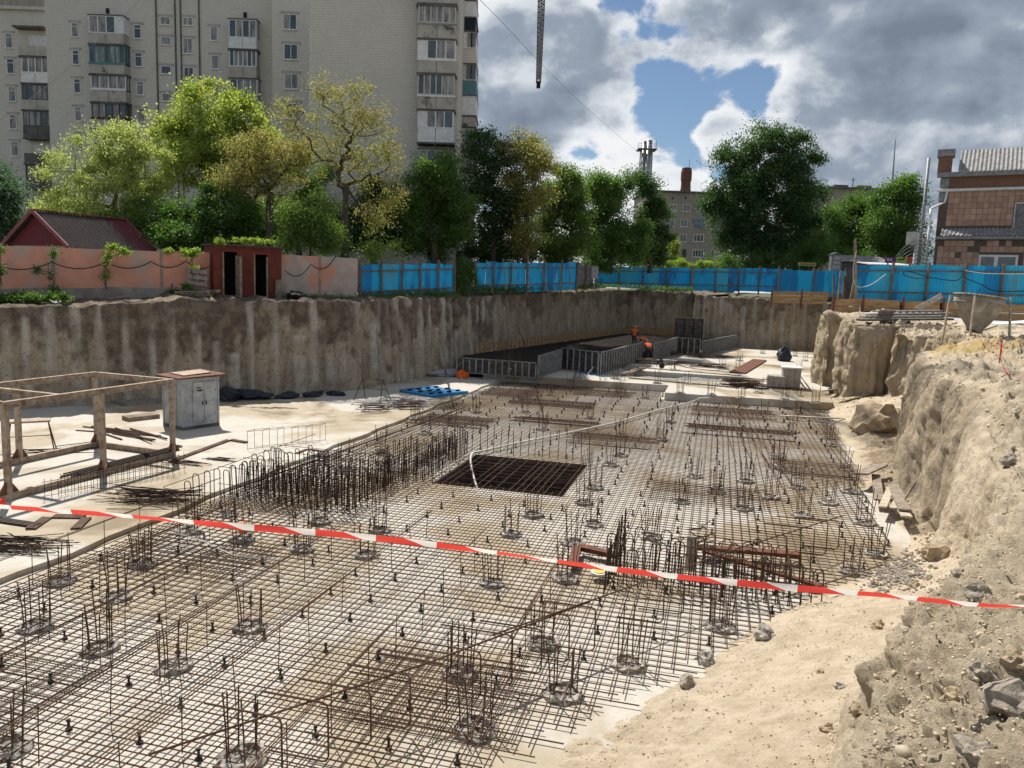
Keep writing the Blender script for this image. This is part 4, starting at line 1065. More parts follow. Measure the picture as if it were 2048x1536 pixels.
# angle irons
def strip(name, pts, w, h, mt, label, cat, n=1, off=.06):
    mb = MB(); pts = [Vector(q) for q in pts]
    for k in range(n):
        for a, b_ in zip(pts[:-1], pts[1:]):
            o_ = Vector((-(b_ - a).y, (b_ - a).x, 0)).normalized() * off * k
            mb.beam(a + o_ + EZ * (h / 2 + .003 * k), b_ + o_ + EZ * (h / 2 + .003 * k), w, h)
    return solo(name, mb, mt, label, cat)
strip('bent_bars', [P(70, 1060, ZL), P(103, 1037, ZL), P(165, 1038, ZL), P(142, 1060, ZL)], .03, .04, 'rust', 'bundle of bent U bars lying on the slab front left', 'bent bars', 5, .045)
strip('bent_bars', [P(345, 925, ZL), P(460, 882, ZL), P(490, 887, ZL)], .04, .05, 'rust', 'long bent rusty bars on the slab by the frame corner', 'bent bars', 3, .06)
strip('flat_bars', [P(-40, 1040, ZL), P(68, 1056, ZL)], .04, .05, 'rust_dark', 'flat rusty bars at the left picture edge', 'flat bars', 4, .06)
strip('bent_bars', [P(595, 908, ZL), P(615, 900, ZL), P(655, 905, ZL), P(640, 915, ZL)], .04, .04, 'rust', 'small bent frame bars on the slab left of the mat', 'bent bars', 2, .05)
strip('angle_iron', [P(1150, 1135, .12), P(1157, 1100, .12), P(1232, 1117, .14)], .10, .10, 'rust_red', 'dark rusty angle iron lying on the mat near the hairpins', 'angle iron', 2, .09)
strip('angle_iron', [P(1395, 1100, .2), P(1600, 1116, .18)], .07, .08, 'rust_red', 'long rust-red steel angle lying behind the hairpins', 'angle iron', 3, .07)
strip('angle_iron', [P(1405, 1105, .2), P(1650, 1180, .12)], .06, .06, 'rust_red', 'slanting rust-red bar running from the hairpins to the sand', 'angle iron', 2, .07)
strip('edge_strip', [P(480, 975, ZL), P(820, 855, ZL), P(930, 815, ZL)], .05, .04, 'rust_dark', 'long thin rusty bar along the left mat edge', 'bar', 1)
strip('survey_rod', [P(1560, 1198, .2), P(1765, 1130, .6)], .02, .02, 'rust', 'single rod leaning from the mat edge onto the sand', 'rod', 1)
bar_heap(P(1398, 1090, .25), E2 + E1 * .3, 16, .9, .3, 'fan of rust-red rods propped against a board', .5, r=.011, ang=.5)
mb = MB(); q = P(1380, 1140, .1); mb.box(q + EZ * .36, .2, .03, .72, E1, E2); solo('standing_board', mb, 'timber_pale', 'pale board standing upright among the hairpin bars', 'board')
# little stirrup cage lying on the left slab
t = thing('stirrup_cage', 'light open rebar cage lying on the left slab', 'rebar cage', P(560, 885, ZL))
A, B = P(495, 900, ZL), P(640, 886, ZL)
for z in (.04, .62):
    for e in (0, .4): bar(t, A + E2 * e + EZ * z, B + E2 * e + EZ * z, .007, 'rail')
for k in range(6):
    c = A.lerp(B, k / 5)
    for e in (0, .4): bar(t, c + E2 * e + EZ * .02, c + E2 * e + EZ * .64, .007, 'stirrup_leg')
    bar(t, c + EZ * .62, c + E2 * .4 + EZ * .62, .007, 'stirrup_top')
# mesh baskets standing under the steel frame
t = thing('rebar_basket', 'low rebar basket standing under the steel frame rail', 'rebar basket', P(210, 975, ZL))
for k in range(22):
    c = P(90, 1000, ZL).lerp(P(345, 950, ZL), k / 21)
    for e in (0, .5): bar(t, c + E2 * e + EZ * .02, c + E2 * e + EZ * R.uniform(.45, .6), .007, 'upright_bar', True)
for z in (.1, .3, .46):
    for e in (0, .5): bar(t, P(85, 1001, ZL) + E2 * e + EZ * z, P(350, 949, ZL) + E2 * e + EZ * z, .007, 'rail', True)
# rusty coils / pile of stirrups by the edge of the left slab
def stirrup_pile(p, n, label):
    t = thing('stirrup_pile', label, 'stirrups', p)
    for k in range(n):
        c = p + Vector((R.uniform(-.35, .35), R.uniform(-.2, .2), .02 + .035 * k)); w, h = R.uniform(.4, .6), R.uniform(.3, .4); q = R.uniform(-.4, .4)
        ex, ey = Vector((math.cos(q), math.sin(q), 0)), Vector((-math.sin(q), math.cos(q), 0))
        mb = MB(); mb.tube([c - ex * w - ey * h, c + ex * w - ey * h, c + ex * w + ey * h, c - ex * w + ey * h, c - ex * w - ey * h], .012, 4, False); mb.build('stirrup', 'rust_red' if k % 2 else 'rust_dark', t)
stirrup_pile(P(745, 822, ZL), 9, 'low stack of rusty stirrups left of the mat')
stirrup_pile(P(812, 816, ZL), 10, 'rust-brown stack of stirrups beside the blue panel')
stirrup_pile(P(1265, 742, .4), 9, 'dark stack of stirrups on the raised slab below the workers')
strip('grey_sheet_stack', [P(232, 808, ZL), P(312, 800, ZL)], 1.5, .12, 'pallet_grey', 'flat stack of grey boards on the slab behind the cabinet', 'boards', 1)
strip('timber_beams', [P(255, 843, ZL), P(318, 836, ZL)], .16, .16, 'timber_old', 'old beams stacked left of the cabinet', 'beams', 3, .2)
# dark plastic bags along the wall foot
def lumpy(name, p, sx, sy, sz, mt, label, cat, seed, group=None, amp=.25, sub=3):
    bm = bmesh.new(); bmesh.ops.create_icosphere(bm, subdivisions=sub, radius=1)
    for v in bm.verts:
        d = mnoise.fractal(v.co * 1.3 + Vector((seed * 3.1, seed, 0)), 1.0, 2.0, 4) * amp; co = v.co * (1 + d); co.z = max(co.z, -.55)
        v.co = Vector((co.x * sx, co.y * sy, (co.z + .5) * sz))
    me = bpy.data.meshes.new(name); bm.to_mesh(me); bm.free(); me.materials.append(MATS[mt])
    o = bpy.data.objects.new(name, me); COL.objects.link(o); o.location = p; o.rotation_euler = (0, 0, R.uniform(0, 3)); LOC[o] = Vector(p)
    return tag(o, label, cat, group)
for i, (u, v, s) in enumerate(((455, 797, .8), (500, 797, .7), (575, 796, .45), (625, 793, .42), (672, 791, .35))):
    lumpy('plastic_bag', P(u, v, ZL), s * 1.4, s * .7, s * .42, 'tarp_black', 'dark plastic sack at the foot of the pit wall, %s from the left' % ORD[i], 'sack', i + 3, 'dark sacks along the wall foot', .5)
lumpy('tarp_bundle', P(1567, 722, .4), .6, .55, .72, 'tarp_black', 'black tarpaulin bundle on the raised slab', 'bundle', 21, None, .5)
lumpy('rag_pile', P(895, 752, ZL), 1.1, .5, .25, 'grey_cloth', 'crumpled grey sheet at the foot of the pit wall', 'sheet', 31, None, .5)
lumpy('orange_sack', P(925, 756, ZL), .35, .3, .3, 'orange_cloth', 'small orange sack by the low formwork', 'sack', 33, None, .4)
# orange bucket-like cap on a pile
p = P(487, 1075, .1); mb = MB(); mb.tube([p + EZ * .1, p + EZ * .14, p + EZ * .3, p + EZ * .34, p + EZ * .36], [.09, .10, .085, .07, .02], 10); solo('orange_canister', mb, 'orange_hat', 'small orange canister standing on a pile head', 'canister', smooth=True)
p = P(1198, 1150, .1); t = thing('tape_reel', 'yellow measuring tape reel lying on the mat', 'tape reel', p)
mb = MB(); mb.tube([p + EZ * .03, p + EZ * .07], .17, 16); mb.build('case', 'white_paint', t); mat('yellow_paint', (.6, .45, .08), (.5, .36, .06)); mb = MB(); mb.tube([p + EZ * .07, p + EZ * .085], .12, 14); mb.build('disc', 'yellow_paint', t)
mb = MB(); mb.beam(p + Vector((.16, 0, .05)), p + Vector((.34, -.04, .05)), .04, .03); mb.build('crank', 'black_plastic', t)

# stacked bricks on pallets
def brick_stack(u, v, nx, ny, nz, label):
    p = P(u, v, .4); t = thing('brick_stack', label, 'brick stack', p); bw, bd, bh = .33, .30, .15
    mb = MB()
    for k in range(3): mb.box(p + E2 * (k - 1) * .38 + EZ * .06, nx * bw, .1, .12, E1, E2)
    mb.build('pallet', 'timber_old', t)
    proto = None
    for k in range(nz):
        for i in range(nx):
            for j in range(ny):
                if k == nz - 1 and R.random() < .2: continue
                if proto is None:
                    mb = MB(); mb.box((0, 0, 0), bw - .015, bd - .015, bh - .012, E1, E2); proto = mb.build('block', 'rubble', t); proto.location = Vector((0, 0, 0)); o = proto
                else: o = proto.copy(); COL.objects.link(o)
                # positions relative to the thing
                o.location = E1 * (i - nx / 2 + .5) * bw + E2 * (j - ny / 2 + .5) * bd + EZ * (.12 + bh * (k + .5)) + Vector((R.uniform(-.01, .01), R.uniform(-.01, .01), 0))
                if o is proto: 
                    for v_ in o.data.vertices: v_.co += p
    return t
brick_stack(1551, 775, 3, 4, 4, 'pallet of pale blocks beside the scrap heap')
brick_stack(1580, 776, 3, 4, 7, 'taller pallet of pale blocks with a white slab on top')
mb = MB(); p = P(1580, 776, .4); mb.box(p + EZ * 1.22, 1.1, 1.3, .08, E1, E2); solo('white_slab', mb, 'white_paint', 'white slab lying on the taller block pallet', 'slab')
strip('leaning_boards', [P(1592, 752, 1.0), P(1612, 780, .42)], .06, .05, 'timber_old', 'two boards leaning against the taller block pallet', 'boards', 2, .25)
strip('timber_stack', [P(1487, 748, .4), P(1530, 722, .4)], .25, .10, 'rust_red', 'long rusty beams lying on the raised slab', 'beams', 4, .27)
strip('plank_walk', [P(1275, 735, .4), P(1480, 752, .4)], .3, .05, 'timber_old', 'thin planks lying behind the gravel trench', 'planks', 1)
# blue props lying in front of the formwork
strip('steel_prop', [P(1152, 742, .42), P(1208, 754, .42)], .07, .07, 'blue_paint', 'blue steel prop lying before the formwork', 'prop', 1)
strip('steel_prop', [P(1172, 752, .42), P(1186, 735, 1.0)], .06, .06, 'metal_bright', 'pale blue prop leaning over the lying one', 'prop', 1)
strip('leaning_plank', [P(1012, 760, .1), P(1020, 737, .9)], .18, .04, 'timber_pale', 'pale plank leaning against the low formwork', 'plank', 1)
strip('leaning_pole', [P(893, 752, .1), P(876, 682, 3.0)], .09, .09, 'timber_old', 'dark pole leaning against the pit wall', 'pole', 1)
strip('leaning_rod', [P(1052, 695, 1.2), P(1034, 652, 4.0)], .04, .04, 'rust_dark', 'thin rod leaning above the raft', 'rod', 1)
# wheelbarrow on the raised slab
def wheelbarrow(p):
    t = thing('wheelbarrow', 'old wheelbarrow with hoses beside the workers', 'wheelbarrow', p); e = E1; f = E2
    mb = MB(); b0 = [p + e * x + f * y + EZ * z for x, y, z in ((-.3, -.2, .35), (.35, -.2, .35), (.35, .2, .35), (-.3, .2, .35), (-.45, -.3, .65), (.5, -.3, .62), (.5, .3, .62), (-.45, .3, .65))]
    mb.hexa(b0); mb.build('tray', 'steel_grey', t)
    mb = MB(); mb.tube([p - e * .5 + EZ * .2 - f * .04, p - e * .5 + EZ * .2 + f * .04], .2, 14); mb.build('wheel', 'black_plastic', t)
    for s in (-1, 1):
        mb = MB(); mb.tube([p - e * .5 + f * s * .06 + EZ * .2, p + e * .2 + f * s * .25 + EZ * .34, p + e * 1.0 + f * s * .28 + EZ * .55], .02, 6); mb.build('shaft', 'rust', t)
        mb = MB(); mb.tube([p + e * .35 + f * s * .25 + EZ * .36, p + e * .4 + f * s * .27], .018, 5); mb.build('leg', 'rust', t)
wheelbarrow(P(1338, 738, .4))
mb = MB(); mb.tube(smooth_path([P(1303, 700, 1.5), P(1312, 722, .6), P(1340, 725, .5), P(1380, 736, .42), P(1440, 742, .42)], 6), .03, 6); solo('rusty_hose', mb, 'rust_red', 'rusty hose trailing from the workers over the slab', 'hose')

# ---- formwork walls, raft behind them
def form_wall(pts, hgt, label, zb=.4, step=.3, ribw=.05):
    """pts: list of world xy; ribbed panels standing on the raised slab"""
    t = thing('formwork_wall', label, 'formwork', Vector((pts[0].x, pts[0].y, zb)))
    for a, b in zip(pts[:-1], pts[1:]):
        d = (b - a); L_ = d.length; d.normalize(); nrm = Vector((d.y, -d.x, 0)); n = max(1, round(L_ / 1.2))
        for k in range(n):
            p0 = a + d * L_ * k / n; p1 = a + d * (L_ * (k + 1) / n - .015)
            mb = MB(); mb.beam(p0 + EZ * (zb + hgt / 2), p1 + EZ * (zb + hgt / 2), .02, hgt); pn = mb.build('panel', 'wood_formply', t)
            mb = MB()
            for z in (zb + .04, zb + hgt - .03): mb.beam(p0 + nrm * .05 + EZ * z, p1 + nrm * .05 + EZ * z, .085, .06)
            mb.build('waler', 'steel_grey', pn)
            m2 = max(2, round((p1 - p0).length / step))
            for j in range(m2 + 1):
                c = p0.lerp(p1, j / m2); mb = MB(); mb.beam(c + nrm * .055 + EZ * (zb + .07), c + nrm * .055 + EZ * (zb + hgt - .06), .09, ribw); mb.build('rib', 'steel_grey', pn)
    return t
def G(u, v, z=.4): q = P(u, v, z); return Vector((q.x, q.y, 0))
fA, fB = G(914, 745), G(1072, 757)
form_wall([fA, fB], .95, 'low grey ribbed formwork wall at the left edge of the raised slab', .4, .4)
q0 = G(1074, 757); q1 = q0 + (G(1120, 746) - q0) ; q1 = G(1122, 738); q2 = G(1197, 750)
form_wall([q0, q1], 1.35, 'short return of ribbed formwork, nearest corner of the raft', .4, .4)
form_wall([q1 + Vector((.05, -.05, 0)), q2], 1.45, 'dark formwork face with pale ribs before the raft', .4, .55)
q3 = G(1282, 722)
form_wall([q2 + Vector((.06, .0, 0)), q3], 1.45, 'long ribbed formwork wall running back to the workers', .4, .5)
q4 = G(1306, 724); q5 = G(1352, 708); q6 = G(1400, 712); q7 = G(1494, 690)
form_wall([q4, q5], 1.45, 'ribbed formwork wall right of the workers', .4, .5)
form_wall([q5, q6], 1.45, 'frontal stretch of formwork left of the black panel', .4, .5)
form_wall([q6 + Vector((.1, 0, 0)), q7], 1.3, 'far ribbed formwork wall ending at the back wall', .4, .5)
t = thing('black_shutter', 'tall black plywood shutter standing behind the formwork', 'shutter', G(1352, 700) + EZ * .4)
a_, b_ = G(1350, 704) + Vector((.3, 2.0, 0)), G(1406, 706) + Vector((.3, 2.0, 0))
mb = MB(); mb.beam(a_ + EZ * 1.9, b_ + EZ * 1.9, .03, 2.9); mb.build('plywood', 'wood_formply', t)
for k in range(4):
    c = a_.lerp(b_, k / 3) - Vector((0, .06, 0)); mb = MB(); mb.beam(c + EZ * .45, c + EZ * 3.3, .06, .05); mb.build('stud', 'dark', t)
mb = MB(); mb.beam(a_ + EZ * 3.38, b_ + EZ * 3.38, .08, .05); mb.build('cap', 'steel_grey', t)
# raft: raised reinforcement bed behind the formwork
mat('raft_dark', (.05, .047, .045), (.025, .024, .023), 6, .85, .05, 14, coord='World')
o_ = Vector((.25, .35, 0))
poly = [fA + Vector((.3, .5, 0)), fB + Vector((0, .6, 0)), q1 + Vector((.1, .5, 0)), q2 + o_ * .8 + Vector((-.5, .3, 0)), q3 + Vector((-.4, 0.1, 0)), q5 + Vector((-.3, .8, 0)), q7 + Vector((-.6, .3, 0)), Vector((19.5, 77.0, 0)), Vector((18.2, 80.3, 0)), Vector((11.4, 81.8, 0)), Vector((-3.4, 50.5, 0))]
t = thing('raft_bed', 'dark raised raft bed with rebar behind the formwork', 'raft', fA + EZ * .4)
mb = MB(); mb.prism([(p.x, p.y) for p in poly], .38, 1.05); mb.build('bed', 'raft_dark', t)
rb = MB()
def inside(x, y):
    c = False; n = len(poly)
    for i in range(n):
        p, q = poly[i], poly[i - 1]
        if (p.y > y) != (q.y > y) and x < (q.x - p.x) * (y - p.y) / (q.y - p.y) + p.x: c = not c
    return c
for (d1, d2, rng_) in ((E1, E2, 36), (E2, E1, 36)):
    k = -20.0
    while k < 95:
        # march along the line and keep the inside runs
        run = None
        for i in range(0, 260):
            q = d2 * k + d1 * (-30 + i * .5)
            ins = inside(q.x, q.y)
            if ins and run is None: run = q
            if not ins and run is not None:
                if (q - run).length > 1: rb.tube([run + EZ * 1.09, q - d1 * .5 + EZ * 1.09], .012, 4, False)
                run = None
        k += .4
x = rb.build('bars', 'rust_dark', t); x['kind'] = 'stuff'
# timber edging boards along the wall behind the raft
t = thing('timber_edging', 'yellow-brown timber edging boards along the foot of the back wall', 'edging', Vector((-3.6, 50.8, 1.25)))
def edging(a, b, z0, z1, n):
    for k in range(n):
        p0, p1 = a.lerp(b, k / n), a.lerp(b, (k + .99) / n)
        mb = MB(); mb.beam(p0 + EZ * (z0 + z1) / 2, p1 + EZ * (z0 + z1) / 2, .05, z1 - z0); bd = mb.build('board', 'timber', t)
        for j in range(3):
            c = p0.lerp(p1, (j + .5) / 3) + (p1 - p0).normalized().cross(EZ) * .05; mb = MB(); mb.beam(c + EZ * z0, c + EZ * z1, .05, .05); mb.build('batten', 'timber_old', bd)
edging(Vector((-3.1, 51.0, 0)), Vector((11.6, 81.6, 0)), 1.06, 1.75, 16); edging(Vector((11.7, 81.6, 0)), Vector((18.0, 80.1, 0)), 1.06, 1.85, 5)

bar_heap(P(1365, 728, .4), E1 + E2 * .2, 34, 2.6, .9, 'low spread of rusty bars right of the wheelbarrow', .2)
bar_heap(P(1395, 715, .4), E1, 30, 2.0, .7, 'rust-brown bundle of bars below the far formwork', .45, r=.014, ang=.4)
bar_heap(P(1450, 715, .4), E1 + E2 * .5, 26, 2.0, .7, 'thin bars scattered along the far formwork', .15, ang=.5)
stirrup_pile(P(1335, 712, .4), 12, 'tall stack of stirrups in front of the right formwork')
stirrup_pile(P(1470, 765, .4), 8, 'small stirrup stack at the left of the scrap heap')
strip('trench_board', [P(1250, 752, .4), P(1300, 733, .4)], .12, .10, 'timber_old', 'board edging the left end of the gravel trench', 'board', 2, .2)
strip('trench_board', [P(1258, 757, .4), P(1470, 776, .4)], .10, .08, 'steel_grey', 'long edging strip along the front of the gravel trench', 'board', 1)
t = thing('upright_bars', 'loose upright bars standing at the low formwork', 'rebar', P(1000, 755, .4))
for k in range(9): c = P(985 + k * 6, 757 + R.uniform(-3, 3), .3); bar(t, c, c + Vector((R.uniform(.1, .6), R.uniform(0, .3), R.uniform(1.4, 2.0))), .014, 'bar')
t = thing('upright_bars', 'tall thin bars rising above the raft near the left wall', 'rebar', PY(1010, 730, 50.5))
for k in range(5): c = PY(998 + k * 3.5, 715, 51); c.z = 1.25; bar(t, c, c + Vector((R.uniform(-.05, .05), 0, R.uniform(1.2, 2.2))), .012, 'bar')
# ================================================================== BUILDINGS
def face_uv(mb):
    uv = []
    V_ = mb.v
    for f in mb.f:
        p = [Vector(V_[i]) for i in f]; n = (p[1] - p[0]).cross(p[2] - p[0])
        if n.length < 1e-9: n = Vector((0, 0, 1))
        n.normalize()
        if abs(n.z) > .7: uv += [(q.x, q.y) for q in p]
        else:
            t = EZ.cross(n).normalized(); uv += [(q.dot(t), q.z) for q in p]
    mb.uv = uv; return mb
def wbox(p0, p1):
    mb = MB(); c = (Vector(p0) + Vector(p1)) / 2; d = Vector(p1) - Vector(p0); mb.box(c, abs(d.x), abs(d.y), abs(d.z)); return face_uv(mb)
def prect(u0, v0, u1, v1, D):
    c = PY((u0 + u1) / 2, (v0 + v1) / 2, D); k = (c - Vector((0, 0, H))).dot(FW) / F
    return c, (u1 - u0) * k, (v1 - v0) * k
def window(parent, u0, v0, u1, v1, D, mull=1, frame='white_paint', lint=True, sill=True, glass='curtain', top=False):
    c, w, h = prect(u0, v0, u1, v1, D); y = D - .03; t_ = max(.07, .05 * w)
    mb = MB()
    for s in (-1, 1):
        mb.box((c.x + s * (w / 2 - t_ / 2), y, c.z), t_, .08, h)
    for s in (-1, 1): mb.box((c.x, y + .004, c.z + s * (h / 2 - t_ / 2)), w - .02, .072, t_)
    for k in range(mull):
        mb.box((c.x - w / 2 + w * (k + 1) / (mull + 1), y + .002, c.z), t_ * .8, .074, h - .1)
    if top: mb.box((c.x, y + .006, c.z + h * .22), w - .1, .066, t_ * .8)
    fr = mb.build('window', frame, parent)
    for k in range(mull + 1):
        x0 = c.x - w / 2 + w * k / (mull + 1); mb = MB(); mb.box((x0 + w / (mull + 1) / 2, y + .02, c.z), w / (mull + 1) - t_ * .6, .02, h - t_); mb.build('pane', glass if R.random() < .6 else 'lens_glass', fr)
    if lint: mb = MB(); mb.box((c.x, D - .02, c.z + h / 2 + .12), w + .5, .05, .2); mb.build('lintel', 'lintel', fr)
    if sill: mb = MB(); mb.box((c.x, D - .06, c.z - h / 2 - .03), w + .1, .14, .05); mb.build('sill', frame, fr)
    return fr
def balcony(parent, u0, vt, u1, vm, vb, D, dep, frame, panel, mull, sill=None, solid=None, open_=False, side=True):
    """front balcony: glazing from vt to vm, parapet from vm to vb"""
    yf = D - dep
    c, w, h = prect(u0, vm, u1, vb, yf); mb = MB()
    mb.box((c.x, D - dep / 2 - .02, c.z - h / 2 - .07), w + .12, dep + .06, .14); sl = mb.build('balcony', 'panel_dark', parent)
    mb = MB()
    n = 2
    for k in range(n): mb.box((c.x - w / 2 + w * (k + .5) / n, yf + .03, c.z), w / n - .04, .06, h)
    for s in (-1, 1): mb.box((c.x + s * (w / 2 - .03), yf + .06 + (dep - .06) / 2, c.z), .06, dep - .07, h)
    mb.build('parapet', panel, sl)
    if sill: mb = MB(); mb.box((c.x, yf + .02, c.z + h / 2 + .05), w + .1, .14, .12); mb.build('ledge', sill, sl)
    c2, w2, h2 = prect(u0, vt, u1, vm, yf)
    zt = c2.z + h2 / 2; zb = c.z + h / 2 + (.11 if sill else .01); hh = zt - zb; zc = (zt + zb) / 2
    if open_:
        c3, w3, h3 = prect(u0 + (u1 - u0) * .35, vt + 2, u1 - 3, vm, D); mb = MB(); mb.box((c3.x, D - .03, c3.z), w3, .06, h3); mb.build('balcony_door', 'white_paint', sl)
        return sl
    mb = MB(); t_ = .09
    mb.box((c2.x, yf + .04, zt - t_ / 2), w, .08, t_); mb.box((c2.x, yf + .04, zb + t_ / 2), w, .08, t_)
    for k in range(mull + 2): mb.box((c2.x - w / 2 + .05 + (w - .1) * k / (mull + 1), yf + .045, zc), t_, .07, hh - t_ * 2)
    for s in (-1, 1):
        for k in (1, 2): mb.box((c2.x + s * (w / 2 - .045), yf + dep * k / 2 - .05, zc), .08, .08, hh)
        mb.box((c2.x + s * (w / 2 - .045), yf + dep / 2 + .05, zt - .045), .078, dep - .1, .085)
    mb.build('glazing_frame', frame, sl)
    for k in range(mull + 1):
        x0 = c2.x - w / 2 + .05 + (w - .1) * (k + .5) / (mull + 1); mb = MB(); mb.box((x0, yf + .055, zc), (w - .1) / (mull + 1) - .05, .02, hh - .12)
        mm = R.choice(['curtain', 'curtain', 'lens_glass'])
        if solid and k in solid: mm = frame
        mb.build('pane', mm, sl)
    for s in (-1, 1): mb = MB(); mb.box((c2.x + s * (w / 2 - .05), yf + dep / 2, zc), .02, dep - .15, hh - .12); mb.build('pane', frame if (solid and s > 0) else 'lens_glass', sl)
    mb = MB(); mb.box((c2.x, D - dep / 2 - .03, zt + .05), w + .14, dep + .08, .08); mb.build('balcony_roof', 'panel_dark', sl)
    return sl
def apartment():
    t = thing('apartment_building', 'tall grey brick apartment block with glazed balconies behind the trees', 'building', Vector((-25, 76, 5)))
    Z0 = 4.0
    def block(u0, u1, D, ztop, dback, right_D=None):
        x0 = PY(u0, 200, D).x; x1 = PY(u1, 200, D).x
        return wbox((x0, D, Z0), (x1, dback, ztop)).build('wall', 'apartment_brick', t), x0, x1
    D1, D2, D2b, D3 = 80.0, 76.0, 73.0, 62.5
    z1 = prect(40, 16, 60, 20, D1)[0].z
    block(-160, 97, D1, z1, 95); block(97, 547, D2, 34.5, 95); block(545, 640, D2b, 34, 95); block(618, 916, D3, 29.6, 90)
    mb = MB(); c, w, h = prect(-160, 13, 97, 17, D1); mb.box((c.x, D1 - .1, c.z), w, .5, .3); mb.build('coping', 'cream', t)
    mb = MB(); c, w, h = prect(-60, -14, 66, 14, D1); mb.box((c.x, D1 + 4, c.z + .3), w, 5, h); mb.build('roof_hut', 'concrete_wall', t)
    for (x, y) in ((18, 82), (21, 133), (24, 189), (26, 244), (30, 298)): window(t, x - 7, y - 15, x + 8, y + 14, D1, 0, top=True)
    mb = MB(); c, w, h = prect(37, 57, 99, 62, D1); mb.box((c.x, D1 - .5, c.z), w, 1.1, .16); mb.build('canopy', 'panel_dark', t)
    balcony(t, 37, 70, 100, 92, 112, D1, 1.1, 'white_paint', 'panel_stain', 2, open_=True)
    balcony(t, 42, 114, 98, 146, 165, D1, 1.1, 'white_paint', 'white_paint', 3)
    balcony(t, 43, 169, 104, 200, 219, D1, 1.1, 'panel_dark', 'panel_stain', 5)
    balcony(t, 46, 222, 105, 253, 275, D1, 1.1, 'panel_dark', 'panel_dark', 4)
    balcony(t, 48, 286, 110, 307, 327, D1, 1.1, 'white_paint', 'panel_dark', 2, open_=True)
    balcony(t, 51, 330, 111, 359, 376, D1, 1.1, 'maroon_paint', 'panel_dark', 4)
    for (x, y) in ((150, 60), (152, 115), (155, 172), (157, 228), (160, 283)): window(t, x - 7, y - 14, x + 7, y + 14, D2, 0, top=True)
    for (x, y) in ((275, 64), (277, 120), (280, 177), (282, 231), (285, 288)): window(t, x - 7, y - 14, x + 8, y + 13, D2, 0, top=True)
    for (x, y) in ((428, 68), (430, 125), (433, 182)): window(t, x - 7, y - 14, x + 8, y + 13, D2, 0)
    for (x, y) in ((330, 42), (331, 82), (332, 140), (334, 195)): window(t, x - 10, y - 8, x + 11, y + 8, D2, 0)
    for (x, y, h) in ((376, 43, 8), (376, 92, 15), (378, 150, 15), (380, 208, 15)): window(t, x - 10, y - h, x + 10, y + h, D2, 1)
    balcony(t, 177, 32, 247, 67, 88, D2, 1.0, 'white_paint', 'panel_stain', 3, solid=(3,))
    balcony(t, 178, 90, 250, 129, 148, D2, 1.0, 'teal_paint', 'panel_stain', 6, sill='teal_paint')
    balcony(t, 181, 150, 252, 181, 204, D2, 1.0, 'white_paint', 'panel_stain', 3, sill='white_paint')
    balcony(t, 183, 206, 253, 239, 258, D2, 1.0, 'maroon_paint', 'panel_stain', 4, sill='maroon_paint')
    balcony(t, 186, 262, 256, 296, 316, D2, 1.0, 'white_paint', 'panel_stain', 4)
    balcony(t, 457, 40, 513, 76, 98, D2, 1.0, 'white_paint', 'white_paint', 3)
    balcony(t, 458, 100, 513, 134, 155, D2, 1.0, 'white_paint', 'panel_stain', 5)
    balcony(t, 460, 158, 515, 191, 213, D2, 1.0, 'white_paint', 'panel_stain', 3)
    balcony(t, 462, 216, 517, 250, 272, D2, 1.0, 'white_paint', 'panel_stain', 3)
    for (u, v) in ((215, 22), (490, 30)): mb = MB(); c, w, h = prect(u - 3, v - 5, u + 4, v + 5, D2); mb.box((c.x, D2 - .02, c.z), w, .06, h); mb.build('vent', 'dark', t)
    for u in (312, 350, 361, 398):
        a, b = PY(u, 0, D2), PY(u, 0, D2); mb = MB(); mb.tube([(a.x, D2 - .08, 34.4), (a.x, D2 - .08, 6)], .07, 6); mb.build('downpipe', 'panel_dark', t)
    for (x, y) in ((580, 44), (582, 104), (583, 163), (585, 222)): window(t, x - 14, y - 15, x + 14, y + 15, D2b, 1)
    balcony(t, 834, -50, 912, -14, 8, D3, 1.1, 'white_paint', 'panel_stain', 3)
    balcony(t, 836, 10, 912, 50, 76, D3, 1.1, 'cream', 'panel_stain', 5, sill='steel_grey')
    balcony(t, 835, 80, 911, 122, 146, D3, 1.1, 'white_paint', 'panel_stain', 3, sill='white_paint', solid=(0,))
    balcony(t, 835, 149, 909, 194, 218, D3, 1.1, 'cream', 'panel_stain', 5, sill='white_paint')
    balcony(t, 835, 221, 907, 257, 284, D3, 1.1, 'white_paint', 'white_paint', 3, solid=(0,))
    balcony(t, 835, 300, 907, 335, 360, D3, 1.1, 'cream', 'panel_stain', 3)
    # balconies on the right flank
    yb = 67.0; xr = PY(916, 200, D3).x
    for (v0, v1, mm, du) in ((-40, 0, 'panel_stain', 25), (0, 34, 'white_paint', 25), (35, 62, 'navy_panel', 24), (98, 127, 'apartment_brick', 24), (162, 190, 'teal_paint', 25), (190, 231, 'white_paint', 25), (233, 254, 'panel_stain', 24), (310, 335, 'panel_stain', 24)):
        c, w, h = prect(927, v0, 927 + du, v1, yb)
        o = wbox((xr + .002, yb, c.z - h / 2 + .03), (c.x + w / 2, yb + 3.6, c.z + h / 2 - .03)).build('flank_balcony', mm, t)
        mb = MB(); mb.box(((xr + c.x + w / 2) / 2 + .03, yb + 1.8, c.z - h / 2), c.x + w / 2 - xr + .08, 3.8, .1); mb.build('slab', 'panel_dark', o)
